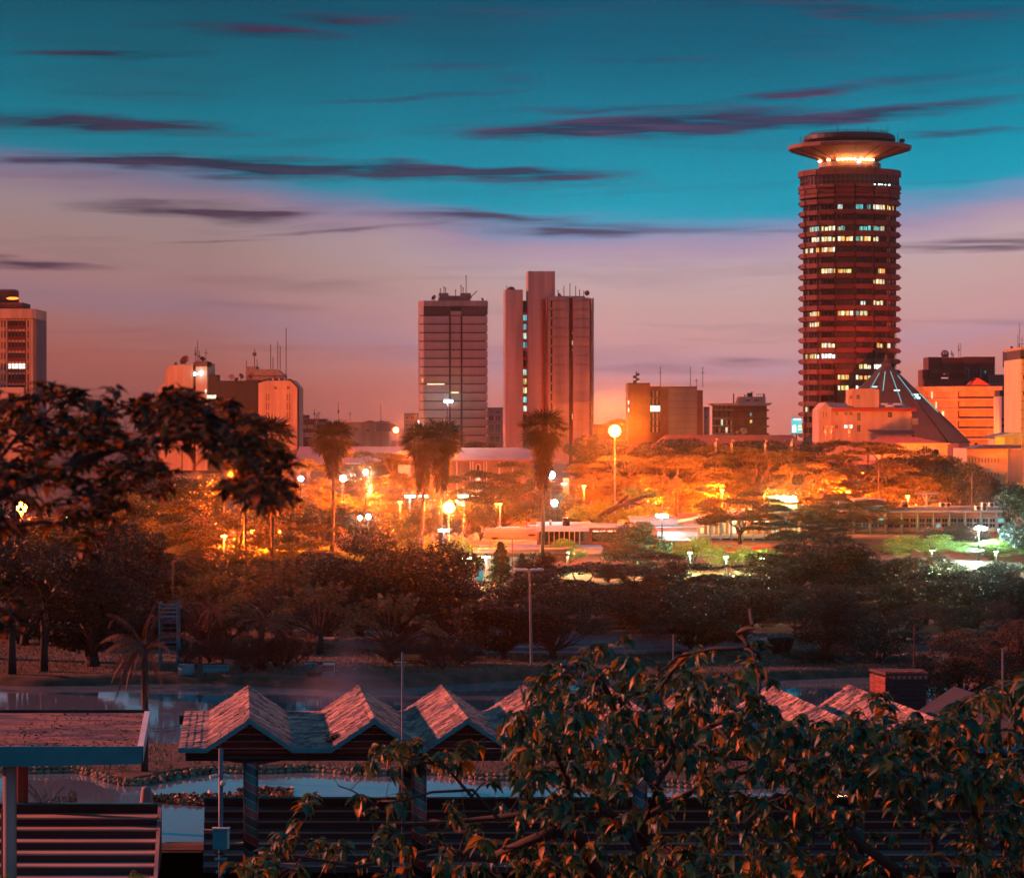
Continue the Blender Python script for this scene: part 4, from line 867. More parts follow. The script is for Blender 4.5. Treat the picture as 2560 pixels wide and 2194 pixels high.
def proto_broad(seed, H=10, R=4.5, n=44, per=600, leaf=.24, zlo=.10, rr=(.85, 1.65), tall=1.0, bark=None):
    rng = np.random.default_rng(seed); pts = []; cl = []
    for i in range(n):
        u = unit(1, rng)[0]; q = rng.random()**.45; c = np.array([u[0]*R*q, u[1]*R*q, 0]); zr = H*(1-zlo)/2
        c[2] = H*zlo + zr + u[2]*q*zr*.86; r = rng.uniform(*rr)*(R/4.5); cl.append((c, r))
        k = int(per*r*r/1.4); s = unit(k, rng); rad = r*(.55+.5*rng.random(k)**.6); s[:, 2] = s[:, 2]*.75+.08
        pts.append(c+s*rad[:, None])
    P = np.concatenate(pts); v, f = cards(P, leaf, rng)
    tb = MB(); tr = .03*H; tb.tube([(0, 0, -.6), (.05*H*.3, 0, H*.12), (0, .02*H, H*zlo)], [tr*1.25, tr, tr*.8], 8)
    for c, r in cl[::2]:
        tb.tube(limb_pts((0, .02*H, H*zlo*(.75+.3*rng.random())), c, -.03, rng), [tr*.5, tr*.42, tr*.34, tr*.25, tr*.18, tr*.08], 5, False)
    return v, f, tb
def proto_acacia(seed, H=9, R=6, n=50, per=1250, leaf=.23, layers=7, dome=.8):
    rng = np.random.default_rng(seed); pts = []; cl = []
    for i in range(n):
        a = rng.random()*2*math.pi; q = math.sqrt(rng.random()); rad = R*q
        top = H*(1-.42*q*q*dome*1.3); z = top-rng.integers(0, layers)*H*.085*(.6+.7*(1-q))-rng.random()*.2
        c = np.array([rad*math.cos(a), rad*math.sin(a), z]); r = rng.uniform(1.0, 1.9)*R/6; cl.append((c, r))
        k = int(per*r*r/2.2); s = unit(k, rng)*(rng.random(k)**.4)[:, None]*r; s[:, 2] = s[:, 2]*.16+.10*np.sin(s[:, 0]*5)*.5 - (np.hypot(s[:, 0], s[:, 1])/r)**2*.22*r
        pts.append(c+s)
    P = np.concatenate(pts); v, f = cards(P, leaf, rng, aspect=.35, flat=.55)
    tb = MB(); tr = .024*H; fork = H*.22
    tb.tube([(0, 0, -.6), (.1, 0, fork*.6), (0, 0, fork)], [tr*1.3, tr, tr*.95], 8)
    mains = []
    for k in range(6):
        a = k*math.pi/3+rng.random(); e = (R*.42*math.cos(a), R*.42*math.sin(a), H*.66); mains.append(e)
        tb.tube(limb_pts((0, 0, fork*(.8+.2*rng.random())), e, -.04, rng), [tr*.62, tr*.55, tr*.48, tr*.42, tr*.36, tr*.28], 6, False)
    for c, r in cl:
        e = min(mains, key=lambda m: (m[0]-c[0])**2+(m[1]-c[1])**2)
        tb.tube(limb_pts(e, c, -.05, rng), [tr*.28, tr*.24, tr*.2, tr*.15, tr*.1, tr*.04], 4, False)
        for q in range(3):
            a = rng.random()*6.3; tb.tube([c, c+np.array([math.cos(a)*r*.8, math.sin(a)*r*.8, -.05*r])], [tr*.1, tr*.03], 3, False)
    return v, f, tb
def proto_conifer(seed, H=6, R=1.6):
    rng = np.random.default_rng(seed); n = 15000; t = rng.random(n)**.7; a = rng.random(n)*2*math.pi
    w = R*(1-t)**.8*(.72+.28*np.sin(t*34+np.sin(a*3)*1.5))*(.5+.5*rng.random(n)**.5); P = np.stack([w*np.cos(a), w*np.sin(a), .12*H+.88*H*t-.1*w], 1)
    v, f = cards(P, .2, rng, .4, 0, .5); tb = MB(); tb.tube([(0, 0, -.5), (0, 0, H*.9)], [.14, .03], 6); return v, f, tb
def ribbon(p0, dirv, up, L, w, segs, droop, fold=0):
    """tapering blade that bends down; returns verts, quads"""
    v = []; f = []; p = Vector(p0); d = Vector(dirv).normalized(); side = d.cross(Vector(up)).normalized()
    for i in range(segs+1):
        t = i/segs; ww = w*math.sin(math.pi*min(1, .12+.88*t))**.7*(1-.15*t) if t < 1 else w*.05
        v += [tuple(p-side*ww*.5), tuple(p+side*ww*.5)]
        d = (d+Vector((0, 0, -droop/segs))).normalized(); p = p+d*(L/segs)
    for i in range(segs): f.append((2*i, 2*i+1, 2*i+3, 2*i+2))
    return v, f
def proto_fan_palm(seed, H=16, R=2.2, skirt=4.6, leaves=120):
    """tall skirted palm: petioles with fan blades, dead fronds hanging below"""
    rng = np.random.default_rng(seed); V = []; Fc = []; DV = []; DF = []; c = Vector((0, 0, H-R*.95))
    def put(A, B, v, f): b = len(A); A += v; B += [tuple(b+i for i in q) for q in f]
    for i in range(leaves):
        a = rng.random()*2*math.pi; el = rng.uniform(-1.0, 1.25); d = Vector((math.cos(a)*math.cos(el), math.sin(a)*math.cos(el), math.sin(el)))
        pl = R*rng.uniform(.30, .60); e = c+d*pl+Vector((0, 0, -.08*pl))
        s = d.cross(Vector((0, 0, 1))); s = s.normalized() if s.length > .1 else Vector((1, 0, 0)); u = s.cross(d)
        v, f = ribbon(c, d, (0, 0, 1) if abs(el) < 1.2 else (1, 0, 0), pl, .05, 2, .1); put(V, Fc, v, f)
        for k in range(13):
            th = (k-6)/6*1.35; dd = (d*math.cos(th)+s*math.sin(th)+u*rng.uniform(-.15, .25)).normalized()
            L = R*rng.uniform(.5, .68)*(1-.15*abs(th)); v, f = ribbon(e, dd, u, L, .11, 3, rng.uniform(.25, .9)); put(V, Fc, v, f)
    for i in range(int(300*skirt/3)):
        a = rng.random()*2*math.pi; z = c.z-rng.random()**1.5*skirt; r0 = .22; t = (c.z-z)/skirt
        d = Vector((math.cos(a)*(.6-.4*t), math.sin(a)*(.6-.4*t), -.7)); e = Vector((math.cos(a)*r0, math.sin(a)*r0, z))+d*rng.uniform(.4, .8)*(1-.35*t)
        for k in range(5):
            dd = (d+Vector(rng.normal(size=3))*.28).normalized(); v, f = ribbon(e, dd, (0, 0, 1), rng.uniform(.5, 1.0), .08, 3, 1.1); put(DV, DF, v, f)
    tb = MB(); tb.tube([(0, 0, -.6), (.06, 0, H*.2), (-.05, .04, H*.5), (0, 0, c.z)], [.19, .15, .13, .12], 8)
    return (V, Fc), (DV, DF), tb
def proto_feather_palm(seed, H=6, R=3.4, fr=30, trunk=.24, up=.9, droop=2.1, leaf=.55):
    rng = np.random.default_rng(seed); V = []; Fc = []; tb = MB(); c = Vector((0, 0, H))
    for i in range(fr):
        a = rng.random()*2*math.pi; el = rng.uniform(-.35, 1.35)*up; d = Vector((math.cos(a)*math.cos(el), math.sin(a)*math.cos(el), math.sin(el))); p = c.copy(); L = R*rng.uniform(.8, 1.15); pts = [p.copy()]; n = 12
        for k in range(n):
            d = (d+Vector((0, 0, -droop/n*(1-.25*math.sin(el))*.75))).normalized(); p = p+d*(L/n); pts.append(p.copy())
            s = d.cross(Vector((0, 0, 1))).normalized()
            if k >= 1:
                for q in range(3):
                    base = pts[-2].lerp(p, q/3); ll = leaf*math.sin(math.pi*min(1, (k+q/3)/n*.85+.15))**.6
                    for sg in (-1, 1):
                        dd = (s*sg*.8+d*.5+Vector((0, 0, -.25+rng.uniform(-.15, .15)))).normalized(); v, f = ribbon(base, dd, (0, 0, 1), ll, .05, 2, .7); b = len(V); V += v; Fc += [tuple(b+i_ for i_ in q_) for q_ in f]
        tb.tube(pts, [.035]*3+[.025]*5+[.012]*(len(pts)-8), 4, False)
    tb.tube([(0, 0, -.5), (.08, 0, H*.5), (0, 0, H)], [trunk*1.3, trunk, trunk*1.15], 9)
    return V, Fc, tb
def proto_paddle(seed, H=6, n=22, flat=True):
    """traveller's palm: a fan of torn banana-like paddles on long stalks"""
    rng = np.random.default_rng(seed); V = []; Fc = []; tb = MB(); trunk = H*.25
    for i in range(n):
        th = (i/(n-1)-.5)*2.5+rng.normal()*.08; d = Vector((math.sin(th), rng.normal()*(.12 if flat else .5), math.cos(th))).normalized(); L = H*rng.uniform(.36, .5); base = Vector((math.sin(th)*.25, 0, trunk+.1)); e = base+d*L
        tb.tube([base, base.lerp(e, .5)+Vector((0, 0, .05)), e], [.07, .05, .035], 4, False); bl = H*rng.uniform(.24, .34); side = d.cross(Vector((0, 1, 0))).normalized() if True else None
        pr = e.copy(); dr = .9*abs(math.sin(th))+.25; segs = 9; dd = d.copy()
        for k in range(segs):
            dd2 = (dd+Vector((0, 0, -dr/segs))).normalized(); nx = pr+dd2*(bl/segs); w = .34*math.sin(math.pi*min(1, (k+.8)/(segs+.6)))**.6
            for sg in (-1, 1):
                tilt = Vector((0, rng.uniform(-.35, .35), -rng.uniform(.0, .5))); o = (side*sg+tilt).normalized()*w
                b = len(V); V += [tuple(pr), tuple(nx.lerp(pr, .12)), tuple(nx.lerp(pr, .1)+o+dd2*.05), tuple(pr+o+dd2*.05)]; Fc.append((b, b+1, b+2, b+3))
            pr, dd = nx, dd2
    tb.tube([(0, 0, -.4), (0, 0, trunk+.3)], [.28, .24], 8); return V, Fc, tb
PROTO = {}
def make_proto(key, out, lm, bm, dead=None):
    if dead is None:
        v, f, tb = out; crown = mesh_np('crown_'+key, v, f, lm)
    else:
        (v, f), (dv, df), tb = out; crown = mesh_np('crown_'+key, v, f, lm); dead = mesh_np('skirt_'+key, dv, df, dead)
    tm = bpy.data.meshes.new('trunk_'+key); tm.from_pydata(tb.v, [], tb.f); tm.materials.append(bm); tm.polygons.foreach_set('use_smooth', [True]*len(tb.f)); tm.update()
    PROTO[key] = (crown, tm, dead)
m_dead = mat('dead_fronds', (.018, .012, .011), .9, .4, 1, island=.4)
m_palm = mat('palm_frond', (.010, .014, .011), .5, .3, .6, island=.4, trans=.2)
m_rustp = mat('rusty_frond', (.20, .085, .05), .7, .3, .6, island=.4, trans=.2)
m_padd = mat('paddle_leaf', (.07, .095, .045), .45, .4, .6, island=.5, trans=.2, col2=(.16, .08, .04))
for key, sd, kw, lm in (('dense', 1, dict(), m_leafd), ('dense_b', 2, dict(n=52, rr=(.7, 1.35)), m_leafd), ('dense_o', 3, dict(n=46), m_leafo), ('rusty', 4, dict(n=44, rr=(.6, 1.2), leaf=.2, zlo=.05), m_leafr),
                        ('bright', 5, dict(n=34, rr=(.7, 1.3), per=480), m_leafg), ('tall', 6, dict(H=12, R=3.6, n=44, rr=(.8, 1.5), zlo=.2), m_leafd), ('bush', 8, dict(H=6, R=4, n=34, zlo=.03, leaf=.18, rr=(.7, 1.3), per=640), m_leafd), ('bushg', 9, dict(H=6, R=4, n=26, zlo=.05, leaf=.2), m_leafg)):
    make_proto(key, proto_broad(sd, **kw), lm, m_bark)
PH = {'dense': (10, 4.9), 'dense_b': (10, 4.9), 'dense_o': (10, 4.9), 'rusty': (10, 4.9), 'bright': (10, 4.8), 'tall': (12, 4), 'bush': (6, 4.5), 'bushg': (6, 4.4), 'acacia': (9, 6.4), 'acacia_b': (9, 6.4), 'acacia_d': (9, 6.4), 'conifer': (6, 1.6),
      'fan': (16, 2.1), 'fan_b': (16, 2.1), 'feather': (8.4, 3.4), 'rustpalm': (8.4, 3.4), 'paddle': (6, 3.0), 'yucca': (6, 1.2)}
make_proto('acacia', proto_acacia(21), m_leafc, m_barky); make_proto('acacia_b', proto_acacia(22, n=56, layers=8, dome=.9), m_leafc, m_barky); make_proto('acacia_d', proto_acacia(23, n=44, layers=6, dome=.8), m_leafd, m_bark)
make_proto('conifer', proto_conifer(31), m_leafd, m_bark)
make_proto('fan', proto_fan_palm(41), m_palm, m_bark, m_dead); make_proto('fan_b', proto_fan_palm(42, skirt=3.2, leaves=120), m_palm, m_bark, m_dead)
make_proto('feather', proto_feather_palm(51), m_palm, m_bark); make_proto('rustpalm', proto_feather_palm(52, fr=26), m_rustp, m_bark)
make_proto('paddle', proto_paddle(61), m_padd, m_bark)
CATS = {'fan': ('fan_palm', 'palm'), 'fan_b': ('fan_palm', 'palm'), 'feather': ('feather_palm', 'palm'), 'rustpalm': ('feather_palm', 'palm'), 'paddle': ('paddle_leaf_palm', 'palm'), 'conifer': ('conifer', 'tree'), 'bush': ('bush', 'bush'), 'bushg': ('bush', 'bush'),
        'acacia': ('acacia_tree', 'tree'), 'acacia_b': ('acacia_tree', 'tree'), 'acacia_d': ('acacia_tree', 'tree')}
def tree(kind, px, top, width, d, label, rot=None, group=None, base=None):
    """px, top, width in photo pixels at distance d"""
    x = X(px, d); z0 = gz(x, d) if base is None else base; H, R = PH[kind]; h = Z(top, d)-z0; w = width*d/F
    sz = h/H; sx = w/(2*R); nm, cat = CATS.get(kind, ('broadleaf_tree', 'tree'))
    t = thing(nm, label, cat, (x, d, z0), group); t.rotation_euler.z = rot if rot is not None else random.uniform(0, 6.28)
    if kind == 'paddle': t.rotation_euler.z = random.uniform(-.4, .4)
    t.scale = (sx, sx, sz); cr, tm, dd = PROTO[kind]
    for nm2, me in (('trunk', tm), ('crown', cr), ('dead_skirt', dd)):
        if me is None: continue
        o = bpy.data.objects.new(nm2, me); COL.objects.link(o); o.parent = t
    return t
T = [
 ('dense', 235, 1305, 440, 186, 'large nearly black tree standing over the far lake shore at left'),
 ('dense_b', 60, 1345, 300, 205, 'dark tree at the left picture edge behind the drooping palms'),
 ('acacia_b', 590, 1215, 420, 300, 'reddish layered acacia behind the two thin palm trunks at left'),
 ('dense_o', 500, 1400, 330, 232, 'orange tinged round tree behind the slide tower'),
 ('dense_o', 600, 1370, 300, 250, 'orange brown tree under the reddish acacia, between two palm trunks'),
 ('dense_b', 720, 1460, 240, 215, 'dark tree behind the tall paddle leaf palms'),
 ('tall', 900, 1335, 260, 208, 'left half of the big wine red tree in the middle of the park'),
 ('dense', 1010, 1322, 330, 204, 'big wine red rounded tree below the sodium lamp'),
 ('dense_b', 1105, 1420, 230, 199, 'right flank of the wine red trees beside the lit wall'),
 ('dense', 1260, 1478, 220, 192, 'low round dark tree left of the four armed lamp post'),
 ('dense_b', 1385, 1490, 230, 193, 'low round dark tree right of the four armed lamp post'),
 ('acacia_d', 1560, 1382, 520, 208, 'wide dark umbrella acacia over the blue wall'),
 ('dense', 1600, 1450, 340, 206, 'dark round tree filling in under the wide umbrella acacia'),
 ('dense_b', 1585, 1308, 170, 300, 'feathery dark reddish tree rising behind the umbrella acacia'),
 ('dense', 1730, 1460, 270, 196, 'dark violet tree behind the bare crooked branch'),
 ('tall', 1850, 1430, 290, 205, 'dark violet tree next to the trimmed hedge'),
 ('tall', 1985, 1345, 260, 246, 'tall dark tree left of the tallest mid park tree'),
 ('tall', 2100, 1325, 290, 250, 'tallest dark blue tree in front of the white framed building'),
 ('dense_b', 2075, 1490, 200, 190, 'small dark tree with a visible forked trunk near the lake'),
 ('bush', 2195, 1545, 230, 188, 'round dark tree beside the thin utility pole'),
 ('dense', 2210, 1380, 180, 262, 'dark tree above the lit grass verge'),
 ('dense', 2380, 1395, 260, 240, 'broad dark teal tree between the two lit verges'),
 ('dense_b', 2500, 1410, 220, 250, 'dark tree at the right above the rusty bush'),
 ('rusty', 2400, 1545, 330, 172, 'rust coloured round tree behind the brick kiosk'),
 ('rusty', 2540, 1520, 260, 176, 'rust coloured tree at the right picture edge'),
 ('acacia_d', 2570, 1545, 330, 182, 'dark flat topped tree at the right edge over the rusty trees'),
 ('bright', 2330, 1335, 230, 330, 'leafy tree glowing green under the right car park lamp'),
 ('bright', 2480, 1345, 210, 335, 'green lit tree right of the white car park lamp'),
 ('dense_b', 2390, 1310, 150, 360, 'dark leafy tree between the green lit trees at right'),
 ('bright', 1418, 1345, 110, 318, 'small acid green lit tree right of the tallest mid palm'),
 ('bright', 1160, 1345, 110, 285, 'yellow green lit tree just below the sodium lamp'),
 ('bright', 1730, 1340, 150, 318, 'green white lit tree left of the arcade building'),
 ('bright', 1835, 1365, 170, 310, 'pale green lit tree in front of the arcade building'),
 ('bright', 1925, 1375, 130, 305, 'green lit tree beside the tall dark blue tree'),
 ('acacia_d', 1850, 1225, 230, 385, 'thin layered tree in front of the arcade building'),
 ('acacia_d', 2010, 1300, 200, 360, 'small dark layered tree at the corner of the arcade'),
 ('acacia', 2110, 1225, 260, 398, 'feathery tree with teal light in front of the white framed building'),
 ('acacia_b', 1530, 1130, 250, 480, 'brightest yellow orange tree right of the high sodium lamp'),
 ('dense_o', 1620, 1118, 280, 500, 'wide orange tree behind the two slim lamp posts'),
 ('acacia_b', 1800, 1105, 300, 500, 'orange acacia with white birds on its top'),
 ('acacia_b', 1930, 1115, 230, 490, 'orange acacia left of the spreading dark acacia'),
 ('acacia_b', 2120, 1092, 380, 500, 'spreading acacia with glowing yellow limbs below the orange house'),
 ('dense_o', 2300, 1120, 270, 520, 'dark orange rimmed tree below the red roof bungalow'),
 ('dense', 2380, 1150, 190, 500, 'dark tree before the creeper covered wall'),
 ('dense', 2440, 1175, 130, 440, 'small dark teal tree behind the roof units'),
 ('dense_o', 2250, 1215, 200, 470, 'low orange tree behind the white framed building'),
 ('dense_b', 1690, 1095, 250, 600, 'dark red tree below the stepped office'),
 ('dense_b', 1880, 1100, 280, 610, 'dark red tree below the long red roof'),
 ('dense_b', 1520, 1100, 150, 620, 'dark tree under the glow of the high sodium lamp'),
 ('dense_b', 2020, 1105, 180, 590, 'dark tree at the foot of the round tower'),
 ('acacia_b', 730, 1135, 200, 450, 'orange acacia between the two left fan palms'),
 ('acacia_b', 920, 1120, 270, 470, 'bright orange acacia right of the teal lit palm'),
 ('acacia_b', 1010, 1180, 200, 440, 'orange acacia left of the twin palms'),
 ('bush', 800, 1250, 230, 370, 'teal tinted hedge tree beside the teal lit palm'),
 ('bush', 900, 1265, 150, 350, 'green tree over the sparkling white lamp'),
 ('dense_b', 990, 1290, 120, 320, 'dim tree with hanging stems left of the twin palms'),
 ('acacia_d', 1240, 1150, 260, 430, 'dark red layered tree left of the tallest mid palm'),
 ('acacia_d', 1320, 1190, 180, 415, 'dark red tree right behind the tallest mid palm'),
 ('dense_b', 1415, 1235, 110, 400, 'dark tree below the cyan lamp'),
 ('dense_b', 1260, 1215, 170, 425, 'dim red tree above the low flat roofs'),
 ('conifer', 1252, 1362, 95, 275, 'dark red cone shaped conifer before the lit wall'),
 ('conifer', 1305, 1390, 60, 270, 'smaller conifer right of the lamp arm post'),
 ('dense_b', 1345, 1385, 130, 262, 'dark red tree around the foot of the tallest mid palm'),
 ('dense', 450, 1165, 280, 420, 'hazy grey tree below the chamfered building'),
 ('bush', 430, 1240, 210, 330, 'dark teal round tree left of the reddish acacia'),
 ('dense', 330, 1225, 160, 380, 'grey tree behind the near leafy branch'),
 ('dense_o', 95, 1285, 280, 265, 'tree glowing orange around the lamp at left'),
 ('dense_o', 280, 1270, 210, 275, 'rust tinted round tree left of the dark teal tree'),
 ('dense_b', 370, 1335, 160, 240, 'dark tree beside the orange tinged round tree'),
 ('dense_b', 800, 1385, 200, 235, 'dark tree under the teal lit palm'),
 ('dense', 2600, 1180, 200, 330, 'dark tree just entering at the right edge'),
 ('bush', 1540, 1505, 200, 235, 'dark bush before the road at the centre'),
 ('bush', 2100, 1465, 160, 268, 'bush on the lit verge'),
 ('bright', 2215, 1362, 120, 350, 'green lit tree below the lit ground storey'),
 ('bright', 2275, 1345, 110, 345, 'green lit tree under the white frames'),
 ('bright', 2415, 1352, 130, 348, 'green lit tree just left of the white arm lamp'),
 ('bright', 2555, 1350, 120, 345, 'green lit tree at the right picture edge'),
 ('bright', 1670, 1350, 110, 325, 'green lit tree by the white lamp post'),
 ('acacia_b', 1695, 1130, 240, 470, 'orange tree between the slim lamp posts and the storks'),
 ('acacia_b', 2020, 1150, 200, 470, 'orange tree over the yellow floodlit wall'),
 ('dense_b', 840, 1100, 200, 640, 'dark low tree behind the long pink roof'),
 ('dense_b', 1190, 1103, 140, 640, 'dark tree before the banded tower'),
 ('dense_b', 1470, 1085, 110, 650, 'dark tree at the foot of the slab tower'),
]
for k, px, top, w, d, lab in T: tree(k, px, top-(6 if 185 < d < 310 else 0), w*(1.16 if k != 'conifer' else 1), float(d), lab)
FP = [('fan_b', 612, 1105, 110, 270, 'fan palm hidden behind the near leaves, leftmost bare trunk'), ('fan', 680, 1032, 125, 270, 'fan palm with its crown beside the near leaves'),
      ('fan_b', 832, 1040, 125, 300, 'fan palm lit teal from the white lamp under its crown'), ('fan', 1056, 1050, 115, 300, 'left one of the twin palms before the banded tower'),
      ('fan', 1102, 1042, 128, 302, 'right one of the twin palms before the banded tower'), ('fan', 1358, 1014, 130, 290, 'tallest fan palm in front of the slab tower')]
for k, px, top, w, d, lab in FP: tree(k, px, top, w*1.12, float(d), lab, base=-.2)
for k, px, top, w, d, lab in [
 ('rustpalm', 360, 1500, 230, 131, 'rusty feather palm with drooping fronds on the lake island'),
 ('feather', 110, 1450, 250, 182, 'dark drooping feather palm at the left lake shore'),
 ('feather', 30, 1480, 260, 180, 'dark feather palm at the left picture edge'),
 ('rustpalm', 655, 1500, 230, 183, 'dry reddish feather palm left of the mist'),
 ('rustpalm', 525, 1470, 120, 192, 'spiky pinkish topped palm between the shore signs'),
 ('paddle', 975, 1480, 200, 189, 'fan shaped paddle leaf palm right of the mist'),
 ('paddle', 700, 1395, 230, 200, 'tall paddle leaf palm behind the reddish feather palm'),
 ('paddle', 800, 1450, 200, 196, 'paddle leaf palm between the other two'),
 ('paddle', 520, 1425, 170, 205, 'small paddle leaf palm behind the slide tower'),
 ('feather', 1690, 1120, 60, 480, 'distant small palm among the orange trees'),
 ('feather', 2320, 1305, 90, 345, 'small palm in front of the white framed building'),
 ('feather', 2390, 1440, 160, 236, 'drooping palm in front of the broad dark teal tree')]:
    tree(k, px, top, w, float(d), lab)
ORD = ['first', 'second', 'third', 'fourth', 'fifth', 'sixth', 'seventh', 'eighth', 'ninth', 'tenth', 'eleventh', 'twelfth', 'thirteenth', 'fourteenth', 'fifteenth', 'sixteenth', 'seventeenth', 'eighteenth', 'nineteenth', 'twentieth', 'twenty-first', 'twenty-second', 'twenty-third', 'twenty-fourth', 'twenty-fifth', 'twenty-sixth', 'twenty-seventh', 'twenty-eighth']
BI = 0
for px_, d_, h_ in ((-290, 178, 23), (-330, 196, 25), (-300, 216, 27), (-280, 240, 28), (-300, 266, 29), (-260, 292, 30), (-290, 320, 30), (-260, 352, 30)):  # row out of view, added to keep the sun off the park trees
    t = tree('tall', px_, HY-(h_-EYE)*F/d_, 15*F/d_, float(d_), 'tall dark tree, '+ORD[BI]+' from the water in the unseen belt added to shade the park', group='unseen tree belt added to shade the park'); BI += 1
# ------------------------------------------------------------ lamps
def lamp(px, py, d, label, color, watts, r=.3, arm=0, head='globe', gname='glare_sodium', est=40, ptop=None, name='street_lamp'):
    x = X(px, d); z = Z(py, d); g0 = gz(x, d); t = thing(name, label, 'lamp', (x, d, g0)); ax = arm*d/F
    b = MB(); b.tube([(x-ax, d, g0-.2), (x-ax, d, z+(.4 if arm else r*.6))], [.12, .07], 8); 
    if arm: b.tube([(x-ax, d, z+.35), (x+.1, d, z+.3)], .05, 5)
    b.box(x-ax-.2, x-ax+.2, d-.2, d+.2, g0-.1, g0+.25); b.build('pole', m_metal if color[0] < .9 else m_conc, t)
    b = MB()
    if head == 'globe': b.ball((x, d, z), r*.96, 12, 8)
    else: b.box(x-r*2.2, x+r*2.2, d-r, d+r, z-r*.35, z+r*.35)
    b.build('lamp_head', emit(gname, color, 400 if gname == 'glare_sodium' else 120 if head == 'globe' else est), t)
    b = MB(); b.lathe(x, d, [(.22, z+r*1.0), (.2, z+r*1.0+.12), (.05, z+r+.2)], 10); b.build('lamp_cap', m_metal, t)
    l = bpy.data.lights.new('lamp_light', 'POINT'); l.energy = watts*(1.55 if color[1] < .2 and r < .2 else .7); l.color = color; l.shadow_soft_size = r if head == 'globe' else .15
    o = bpy.data.objects.new('lamp_light', l); COL.objects.link(o); o.parent = t; o.location = Vector((x, d, z-(0 if head == 'globe' else r*.8)))-Vector((x, d, g0)); return t
OR = (1, .115, .006); WH = (.62, 1, .95); CY = (.12, .85, .88); GW = (.6, 1, .42); YE = (1, .72, .2); PW = (1, .72, .5)
